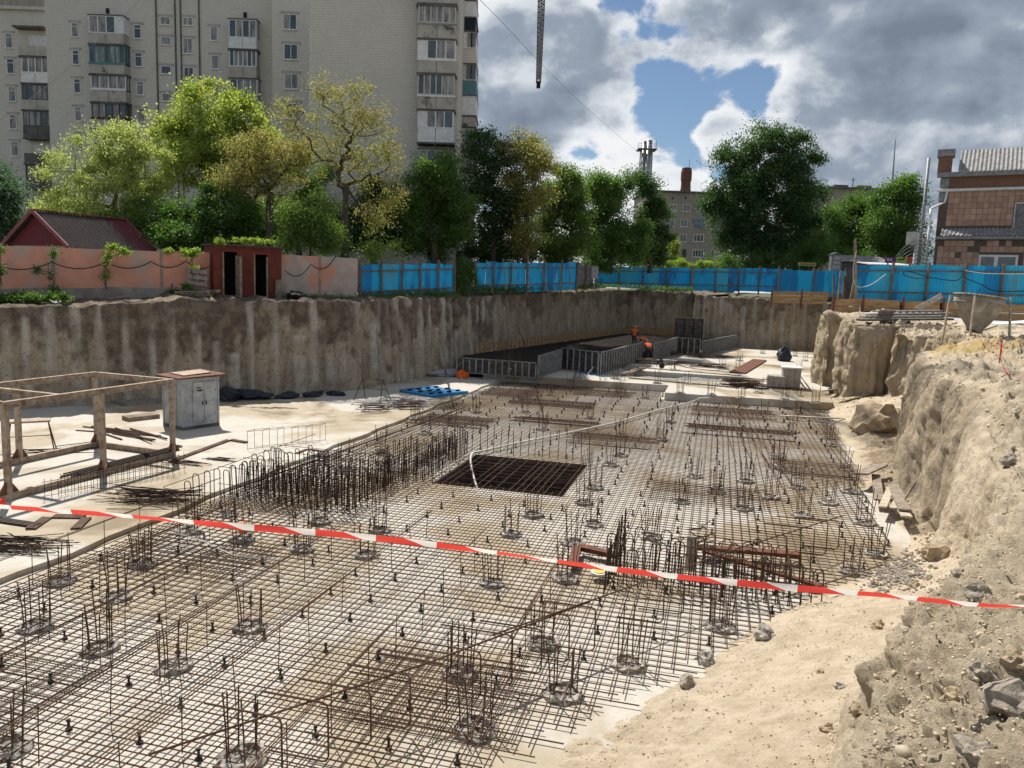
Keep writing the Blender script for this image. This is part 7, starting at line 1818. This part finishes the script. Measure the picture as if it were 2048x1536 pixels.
def ribbon(name, pts, w, period, label, twist=0.25, n=10, tilt=0.15):
    path = smooth_path(pts, n); s = 0; vs = []; fs = []; uvl = []
    for i, p in enumerate(path):
        if i: s += (p - path[i - 1]).length
        d = (path[min(i + 1, len(path) - 1)] - path[max(i - 1, 0)]).normalized(); up = (EZ - d * d.z).normalized(); sd = d.cross(up)
        q = tilt + twist * math.sin(s * 2.1) + twist * .5 * math.sin(s * 5.3 + 1); wv = up * math.cos(q) + sd * math.sin(q)
        vs += [p - wv * w / 2, p + sd * .006 * math.sin(s * 9), p + wv * w / 2]; uvl.append(s / period)
    for i in range(len(path) - 1): fs += [(3 * i, 3 * i + 3, 3 * i + 4, 3 * i + 1), (3 * i + 1, 3 * i + 4, 3 * i + 5, 3 * i + 2)]
    mb = MB(); mb.add(vs, fs); uv = []
    for f in mb.f: uv += [(uvl[i // 3], (i % 3) / 2) for i in f]
    mb.uv = uv; return solo(name, mb, 'barrier_tape', label, 'barrier tape', smooth=True)
YT = 5.0
ribbon('barrier_tape', [Vector((-6.5, .2, 4.7)), Vector((-5.2, 3.2, 4.45)), PY(-60, 1006, YT), PY(0, 1013, YT), PY(240, 1031, YT), PY(480, 1053, YT), PY(720, 1073, YT), PY(960, 1101, YT), PY(1240, 1140, YT), PY(1500, 1168, YT), PY(1760, 1190, YT), PY(2048, 1212, YT), Vector((4.6, 5.0, 3.93))], .046, .41, 'red and white barrier tape stretched across the foreground', .35, 14, .35)
for i, (p, h) in enumerate(((Vector((-6.5, .2, 3.3)), 1.6), (Vector((4.65, 5.0, 3.0)), 1.05))):
    mb = MB(); mb.tube([p, p + EZ * h], .018, 6); solo('tape_stake', mb, 'rust', ('steel stake holding the left end of the tape', 'steel stake holding the right end of the tape')[i], 'stake')
p0 = P(1996, 748, 3.75); mb = MB(); mb.tube([p0 - EZ * .15, p0 + EZ * .95], .018, 6); solo('tape_stake', mb, 'tape_red', 'red marker stake wrapped in tape on the right slope', 'stake')
pt = p0 + EZ * .85
ribbon('barrier_tape', [P(1880, 642, 4.6), P(1912, 655, 4.4), P(1945, 668, 4.35), P(1972, 690, 4.3), pt], .06, .45, 'thin tape running from the hopper legs to the red stake', .8, 8)
ribbon('barrier_tape', [pt, P(2003, 725, 4.1), P(2020, 748, 4.0), P(2048, 757, 3.95), P(2110, 752, 4.1)], .06, .45, 'thin tape sagging from the red stake out of the picture', .8, 8)
# ---- planks and debris in the gap between slab and bank
for i, (u0, v0, u1, v1, z, w, nm) in enumerate(((1722, 948, 1762, 930, .5, .42, 'broad grey board tilted in the gap by the mat edge'), (1765, 1015, 1782, 975, .35, .2, 'short pale plank standing on edge in the gap'), (1785, 968, 1810, 1020, .4, .3, 'long pale plank lying in the gap below the cut face'), (1806, 1022, 1814, 1034, .35, .25, 'small board piece at the end of the long plank'), (1758, 1000, 1752, 950, .3, .25, 'sandy board lying flat next to the tilted one'), (1786, 1017, 1795, 1000, .3, .18, 'short board under the long plank'), (1648, 782, 1685, 775, .6, .2, 'plank bridging to the bank below the pillar'))):
    mb = MB(); a, b = P(u0, v0, z), P(u1, v1, z + .05); mb.beam(a, b, w, .05, (.1, .3, 1)); solo('gap_plank', mb, 'timber_pale' if i % 2 else 'timber_old', nm, 'plank')
strip('bar_mat_plank', [P(1560, 832, .13), P(1690, 838, .25)], .18, .04, 'timber_pale', 'long pale plank across the far right corner of the mat', 'plank', 1)
mb = MB(); mb.tube([P(1806, 1005, .3), P(1832, 965, 1.3)], .014, 5); solo('marker_rod', mb, 'rust', 'thin rod with a red rag at the cut face', 'rod')
# ---- rocks and clods on the bank
def rock(u, v, z, s, mt, label, seed, sq=.7, emb=.3):
    p = P(u, v, z); o = lumpy('rock', p - EZ * s * emb, s, s * .8, s * sq, mt, label, 'rock', seed, 'loose rocks on the bank', .55, 3); return o
from mathutils.bvhtree import BVHTree
_dg = None
_bv = BVHTree.FromPolygons([tuple(v.co) for v in earth_bank.data.vertices], [tuple(p.vertices) for p in earth_bank.data.polygons])
def hit(u, v):
    r = _bv.ray_cast(Vector((0, 0, H)), ray(u, v).normalized()); return r[0], r[1]
ROCKS = [(2030, 1425, .17, 'grey_rock', 'large dark rock at the right picture edge, largest of all'), (1960, 1190, .10, 'grey_rock', 'grey rock just above the tape on the heap'), (1870, 1115, .26, 'clay_rock', 'angular clay block at the head of the gravel'), (2020, 925, .14, 'grey_rock', 'round grey stone on the right slope'),
         (1528, 1275, .16, 'concrete_pile', 'pale concrete lump at the mat edge'), (1408, 1325, .16, 'concrete_pile', 'broken concrete lump beside the front slab edge'), (1375, 1370, .13, 'grey_rock', 'grey stone in the ditch by the slab edge'), (1680, 1375, .06, 'rubble', 'small pale stone in the middle of the sand'), (1640, 1345, .05, 'clay_rock', 'small clod near the pale stone on the sand'), (1755, 1255, .10, 'clay_rock', 'flat clod at the brink of the heap'),
         (1720, 1425, .08, 'clay_rock', 'clod on the sand under the heap'), (1655, 1460, .07, 'clay_rock', 'brown clod low on the sand'), (1905, 1400, .07, 'clay_rock', 'tan stone in the middle of the heap'), (1965, 1350, .08, 'grey_rock', 'dark stone on the heap above the largest rock'), (1960, 1520, .10, 'grey_rock', 'grey rock at the bottom picture edge'), (1830, 1175, .09, 'clay_rock', 'clod right above the tape'), (2035, 1330, .10, 'clay_rock', 'yellowish clod at the right picture edge'), (1765, 850, 1.0, 'clay_rock', 'massive sandy block slumped at the foot of the bank'), (1915, 1150, .08, 'grey_rock', 'small grey stone left of the rock above the tape'), (1585, 1175, .07, 'concrete_pile', 'concrete crumb where the tape meets the sand'), (1748, 1173, .09, 'grey_rock', 'dark shiny lump behind the tape on the sand')]
for i, (u, v, s, mm, lb) in enumerate(ROCKS):
    q, nq = hit(u, v)
    if q is None: q = P(u, v, .15)
    lumpy('rock', q - EZ * s * .35, s * 1.15, s * .9, s * (.95 if s < .5 else .85), mm, lb, 'rock', 60 + i, 'loose rocks on the bank', .6, 3)
def clods():
    rng = np.random.default_rng(5); V = BANK['V']; T, U = BANK['T'], BANK['U']; N_ = BANK['N']
    ico = bmesh.new(); bmesh.ops.create_cube(ico, size=1.15); bmesh.ops.triangulate(ico, faces=ico.faces); iv = np.array([tuple(v.co) for v in ico.verts]); fi = np.array([[v.index for v in f.verts] for f in ico.faces]); ico.free()
    def scatter(name, label, m_, smin, smax, cond, mt, pw=3.0):
        ii = np.argwhere(cond); w = np.ones(len(ii)); pick = ii[rng.choice(len(ii), m_)]; P0 = V[pick[:, 0], pick[:, 1]] + rng.normal(size=(m_, 3)) * np.array([.05, .05, .0])
        s = smin + (smax - smin) * rng.uniform(0, 1, m_) ** pw
        verts = iv[None] * (1 + .38 * rng.normal(size=(m_, len(iv), 1))).clip(.45, 1.7) * (s[:, None, None] * rng.uniform(.7, 1.3, (m_, 1, 3))) + P0[:, None] + (s * .12)[:, None, None] * np.array([0, 0, 1])
        fc = fi[None] + (np.arange(m_) * len(iv))[:, None, None]
        o = npmesh(name, verts.reshape(-1, 3), fc.reshape(-1, 3), mt); o['kind'] = 'stuff'; o['label'] = label; o['category'] = 'clods'
    heap = (np.abs(N_[..., 2]) > .4) & (U > 5.6) & (U < 7.75) & (T > 2.2) & (T < 10.5); sandm = (U > .4) & (U < 5.2) & (T > 1.6) & (T < 7.3); far = (T > 7) & (U > .3) & (U < 7.6) & (np.abs(N_[..., 2]) > .6)
    mat('soil_clod', (.52, .435, .315), (.42, .345, .25), 2.5, .97, coord='World', c3=(.27, .24, .20), s3=.8, lo3=.5, hi3=.62); mat('sand_clod', (.55, .45, .32), (.43, .34, .23), 3, .97, coord='World')
    scatter('soil_clods', 'crumbly clods covering the grey heap', 36000, .003, .017, heap, 'soil_clod', 3.0)
    scatter('big_clods', 'larger lumps of soil half buried in the heap', 130, .02, .06, heap, 'soil_clod', 2.0)
    scatter('sand_clods', 'small clods strewn over the pale sand', 11000, .003, .016, sandm, 'sand_clod', 3.5)
    scatter('bank_clods', 'clods lying on the cut bank and its slumps', 9000, .008, .055, far, 'sand_clod', 3.0)
clods()
gr = MB()
def gravel_patch():
    rng = np.random.default_rng(9); C = []
    for _ in range(700):
        u, v = rng.normal(1790, 35), rng.normal(1140, 22); q, nq = hit(u, v)
        if q: C.append((q, rng.uniform(.012, .05)))
    for q, s in C: gr.sphere(q + Vector((0, 0, s * .3)), s, 5, 3, (rng.uniform(.7, 1.4), rng.uniform(.7, 1.4), rng.uniform(.5, 1)))
gravel_patch(); o = gr.build('gravel_patch', 'grey_rock'); o['kind'] = 'stuff'; o['label'] = 'grey gravel spilled between mat corner and heap'; o['category'] = 'gravel'

# ---- crane jib overhead and wires
def crane():
    tip = PY(1077, 166, 140.0); q = ray(1083, 0); zj = tip.z; near = Vector((0, 0, H)) + q * ((zj - H) / q.z); d = Vector((near.x - tip.x, near.y - tip.y, 0)).normalized(); L_ = 158.0
    base = tip + d * L_; e = Vector((-d.y, d.x, 0)); t = thing('tower_crane', 'thin lattice jib of a tower crane reaching into the sky', 'crane', Vector((base.x, base.y, 4.2))); w, h = .42, .75
    for (o_, z_) in ((-w, 0), (w, 0), (0, h)): mb = MB(); mb.beam(tip + e * o_ + EZ * z_, base + e * o_ + EZ * z_, .09, .09); mb.build('jib_chord', 'panel_dark', t)
    mb = MB(); s = 0.0; i = 0
    while s < 95:
        a = tip + d * s; b = tip + d * (s + 1.0); g = 1 if i % 2 else -1
        mb.beam(a - e * w * g, b + e * w * g, .05, .05); mb.beam(a + e * w, a - e * w, .05, .05)
        for k in (-1, 1): mb.beam(a + e * w * k, (a + b) / 2 + EZ * h, .05, .05); mb.beam((a + b) / 2 + EZ * h, b + e * w * k, .05, .05)
        s += 1.0; i += 1
    mb.build('jib_lacing', 'panel_dark', t)
    mb = MB(); mb.box(tip - EZ * .3, .7, 1.4, .9, e, d); mb.build('tip_pulley', 'dark', t)
    for a in (-1, 1):
        for b in (-1, 1): mb = MB(); mb.beam(Vector((base.x + a * .8, base.y + b * .8, 4.2)), Vector((base.x + a * .8, base.y + b * .8, zj + 4)), .16, .16); mb.build('mast_leg', 'panel_dark', t)
    mb = MB(); z = 4.5; i = 0
    while z < zj + 3:
        g = 1 if i % 2 else -1
        for b in (-1, 1): mb.beam(Vector((base.x - g * .8, base.y + b * .8, z)), Vector((base.x + g * .8, base.y + b * .8, z + 1.6)), .08, .08); mb.beam(Vector((base.x + b * .8, base.y - g * .8, z)), Vector((base.x + b * .8, base.y + g * .8, z + 1.6)), .08, .08)
        z += 1.6; i += 1
    mb.build('mast_lacing', 'panel_dark', t)
crane()
def wire(pts, r, label):
    mb = MB(); mb.tube(smooth_path(pts, 10), r, 4); return solo('overhead_wire', mb, 'panel_dark', label, 'wire')
wire([PY(930, -30, 50), PY(1000, 40, 62), PY(1085, 130, 85), PY(1180, 222, 120), PY(1278, 306, 172)], .022, 'thin wire sloping down from the sky to the flue tower')
wire([PY(-30, 252, 40), PY(0, 240, 41), PY(100, 167, 46), PY(200, 78, 52), PY(300, -20, 60)], .012, 'thin pale wire crossing the apartment facade')

# ================================================================== PEOPLE
def person(label, J, parts, loc, hat=True, vest='orange_cloth', legs='navy_cloth', sleeve='navy_cloth'):
    """J: joint name -> world position; the body is one skinned surface"""
    t = thing('person', label, 'person', loc)
    names = ['pelvis', 'spine', 'chest', 'neck', 'head', 'sL', 'eL', 'wL', 'sR', 'eR', 'wR', 'hL', 'kL', 'aL', 'tL', 'hR', 'kR', 'aR', 'tR']
    ed = [('pelvis', 'spine'), ('spine', 'chest'), ('chest', 'neck'), ('neck', 'head'), ('chest', 'sL'), ('sL', 'eL'), ('eL', 'wL'), ('chest', 'sR'), ('sR', 'eR'), ('eR', 'wR'), ('pelvis', 'hL'), ('hL', 'kL'), ('kL', 'aL'), ('aL', 'tL'), ('pelvis', 'hR'), ('hR', 'kR'), ('kR', 'aR'), ('aR', 'tR')]
    rr = dict(pelvis=.15, spine=.145, chest=.16, neck=.06, head=.055, sL=.075, eL=.05, wL=.035, sR=.075, eR=.05, wR=.035, hL=.10, kL=.07, aL=.045, tL=.04, hR=.10, kR=.07, aR=.045, tR=.04)
    me = bpy.data.meshes.new('body'); ix = {n: i for i, n in enumerate(names)}
    me.from_pydata([tuple(Vector(J[n]) - loc) for n in names], [(ix[a], ix[b]) for a, b in ed], [])
    o = bpy.data.objects.new('body', me); COL.objects.link(o)
    sk = o.modifiers.new('skin', 'SKIN'); sd = o.modifiers.new('sub', 'SUBSURF'); sd.levels = 2; sd.render_levels = 2
    for i, n in enumerate(names): me.skin_vertices[0].data[i].radius = (rr[n], rr[n]); me.skin_vertices[0].data[i].use_root = (n == 'pelvis')
    dg = bpy.context.evaluated_depsgraph_get(); m2 = bpy.data.meshes.new_from_object(o.evaluated_get(dg)); bpy.data.objects.remove(o)
    # hands: palm and five fingers joined into the body surface
    mb = MB()
    for s in 'LR':
        w, e = Vector(J['w' + s]), Vector(J['e' + s]); d = (w - e).normalized(); sd_ = d.orthogonal().normalized(); up = d.cross(sd_)
        mb.box(w + d * .05, .10, .08, .03, d, sd_, up)
        for k in range(4): b = w + d * .10 + sd_ * (-.03 + .02 * k); l = (.06, .075, .08, .07)[k]; mb.tube([b, b + d * l * .5 - up * .01, b + d * l * .8 - up * .04], .009, 5)
        b = w + d * .03 + sd_ * .04; mb.tube([b, b + d * .03 + sd_ * .025, b + d * .06 + sd_ * .02 - up * .02], .010, 5)
    hd = Vector(J['head']); fw = Vector(J['face']); upv = (hd - Vector(J['neck'])).normalized(); sdv = fw.cross(upv).normalized()
    hc = hd + upv * .07
    # materials by region
    bm = bmesh.new(); bm.from_mesh(m2)
    mats = ['skin', vest, legs, sleeve]
    for m_ in mats: m2.materials.append(MATS[m_])
    segs = [(a, b) for a, b in ed]
    for f in bm.faces:
        c = f.calc_center_median() + loc; best = None
        for a, b in segs:
            A, B = Vector(J[a]), Vector(J[b]); tt = max(0, min(1, (c - A).dot(B - A) / max(1e-6, (B - A).length_squared))); dd = (c - A.lerp(B, tt)).length - .3 * rr[a]
            if best is None or dd < best[0]: best = (dd, a, b, tt)
        a, b = best[1], best[2]
        if b in ('neck', 'head'): k = 0 if b == 'head' else 1
        elif b in ('spine', 'chest', 'sL', 'sR'): k = 1
        elif b in ('eL', 'eR', 'wL', 'wR'): k = 3
        else: k = 2
        f.material_index = k; f.smooth = True
    n0 = len(bm.verts)
    vs = [bm.verts.new(Vector(v) - loc) for v in mb.v]
    for f in mb.f:
        try: ff = bm.faces.new([vs[i] for i in f]); ff.material_index = 0; ff.smooth = True
        except ValueError: pass
    # head: egg, nose, ears
    hb = MB(); hb.sphere((0, 0, 0), 1, 12, 9)
    hv = [bm.verts.new(hc + sdv * v[0] * .078 + fw * v[1] * .098 + upv * v[2] * .12 - loc) for v in hb.v]
    for f in hb.f: ff = bm.faces.new([hv[i] for i in f]); ff.material_index = 0; ff.smooth = True
    nb = MB(); nb.tube([hc + fw * .085 + upv * .02, hc + fw * .118 - upv * .02, hc + fw * .09 - upv * .03], [.01, .017, .01], 6)
    for s in (-1, 1): nb.sphere(hc + sdv * s * .078 - fw * .005, .028, 6, 4)
    nv = [bm.verts.new(Vector(v) - loc) for v in nb.v]
    for f in nb.f: ff = bm.faces.new([nv[i] for i in f]); ff.material_index = 0
    bm.to_mesh(m2); bm.free(); m2.name = 'body'
    b_ = bpy.data.objects.new('body', m2); COL.objects.link(b_); b_.parent = t; LOC[b_] = loc
    mb = MB()
    for s in (-1, 1): mb.sphere(hc + sdv * s * .032 + fw * .088 + upv * .015, .011, 6, 4)
    mb.build('eyes', 'dark', t); mb = MB(); mb.tube([hc + fw * .088 - upv * .055 - sdv * .025, hc + fw * .095 - upv * .057, hc + fw * .088 - upv * .055 + sdv * .025], .006, 4); mb.build('mouth', 'maroon_paint', t)
    if hat:
        hb = MB(); n = 14; prof = [(.15, .035), (.145, .05), (.118, .06), (.108, .11), (.07, .15), (.01, .165)]; vs = []; fs = []
        for (r_, z_) in prof:
            for j in range(n): q = 2 * math.pi * j / n; vs.append(hc + upv * z_ + sdv * math.cos(q) * r_ * .9 + fw * math.sin(q) * r_ * (1.15 if r_ > .14 else 1.05))
        for i in range(5):
            for j in range(n): fs.append((i * n + j, i * n + (j + 1) % n, (i + 1) * n + (j + 1) % n, (i + 1) * n + j))
        hb.add(vs, fs); hb.build('hard_hat', 'orange_hat', t, True)
    return t
def standing(u, v, z, face, bend=0.0, kneebend=0.0, arms='down', s=1.0, label='', **kw):
    """feet at P(u,v,z); face: heading angle; bend: torso forward lean in radians"""
    p = P(u, v, z) if not isinstance(u, Vector) else u
    f = Vector((math.sin(face), math.cos(face), 0)); r = Vector((f.y, -f.x, 0)); J = {}
    def q(a, b, c): return p + (r * a + f * b + EZ * c) * s
    hipz = .92 - .30 * kneebend; hb = -.12 * bend - .25 * kneebend
    for sg, n in ((-1, 'L'), (1, 'R')):
        J['t' + n] = q(.11 * sg, .17, .04); J['a' + n] = q(.11 * sg, -.02, .08); J['k' + n] = q(.12 * sg, .06 + .32 * kneebend, .50 - .08 * kneebend); J['h' + n] = q(.10 * sg, hb, hipz - .04)
    J['pelvis'] = q(0, hb, hipz); cb, sb_ = math.cos(bend), math.sin(bend)
    def up(l, a=0, fwd=0): return q(a, hb + sb_ * l + cb * fwd, hipz + cb * l - sb_ * fwd)
    J['spine'] = up(.24); J['chest'] = up(.44); J['neck'] = up(.58); J['head'] = up(.66, 0, .04)
    hdv = (up(1) - up(0)).normalized(); J['face'] = (f * math.cos(bend * .6) - EZ * math.sin(bend * .6)).normalized()
    for sg, n in ((-1, 'L'), (1, 'R')):
        J['s' + n] = up(.46, .21 * sg)
        if arms == 'down': J['e' + n] = up(.20, .27 * sg, .05); J['w' + n] = up(-.02, .25 * sg, .20)
        else: J['e' + n] = J['s' + n] + (f * .14 - EZ * .24 + r * .05 * sg) * s; J['w' + n] = J['e' + n] + (f * .14 - EZ * .20 - r * .06 * sg) * s
    return person(label, J, None, p, **kw)
w1 = PY(1268, 690, 62.0); w1.z = 1.1
standing(w1, 0, 0, .5, .15, 0, 'down', 1.0, 'worker in orange vest and helmet standing behind the formwork')
w2 = PY(1290, 690, 58.5); w2.z = 1.1
standing(w2, 0, 0, -1.4, 1.25, .15, 'reach', 1.0, 'worker in orange bending over the formwork edge', legs='grey_cloth')
w3 = PY(1297, 700, 56.5); w3.z = .75
standing(w3, 0, 0, -.2, .9, .5, 'reach', 1.0, 'crouching worker in orange on the rack before the formwork')
w4 = PY(1588, 545, 82.0); w4.z = 5.75
standing(w4, 0, 0, 3.0, .05, 0, 'down', 1.0, 'person in an orange vest beyond the low fence', hat=False)
# low rack the workers stand on
t = thing('work_rack', 'rusty bar rack and crate under the crouching worker', 'rack', G(1290, 725) + EZ * .4); c = Vector((w3.x, w3.y, .4))
mb = MB(); mb.box(c + EZ * .30, 1.7, 1.0, .08, E1, E2); mb.build('deck', 'timber_old', t)
for a in (-1, 1):
    for b in (-1, 1): mb = MB(); mb.beam(c + E1 * a * .75 + E2 * b * .4, c + E1 * a * .75 + E2 * b * .4 + EZ * .27, .08, .08); mb.build('leg', 'rust_dark', t)
import OpenImageIO as oiio,sys
b=oiio.ImageBuf('/workdir/render_main.png'); a=b.get_pixels(oiio.UINT8)
def m(u0,v0,u1,v1,n):
    r=a[v0//2:v1//2,u0//2:u1//2,:3].reshape(-1,3); print(n,r.mean(0).round(),r.std(0).round())
m(640,60,820,140,'facade'); m(400,620,700,760,'leftwall'); m(950,640,1200,680,'backwall'); m(1600,60,1800,150,'cloud dark'); m(1330,180,1400,220,'blue')
m(560,820,700,860,'slab sun'); m(1500,1380,1680,1480,'sand'); m(1850,1300,2000,1500,'heap'); m(1830,750,1900,950,'cut'); m(380,190,460,300,'maple'); m(1480,380,1580,480,'chestnut'); m(1750,545,1900,590,'fence R'); m(100,510,400,570,'pink'); m(1890,390,1950,450,'tiles'); m(320,1150,600,1290,'mat near'); m(1400,900,1600,960,'mat far')
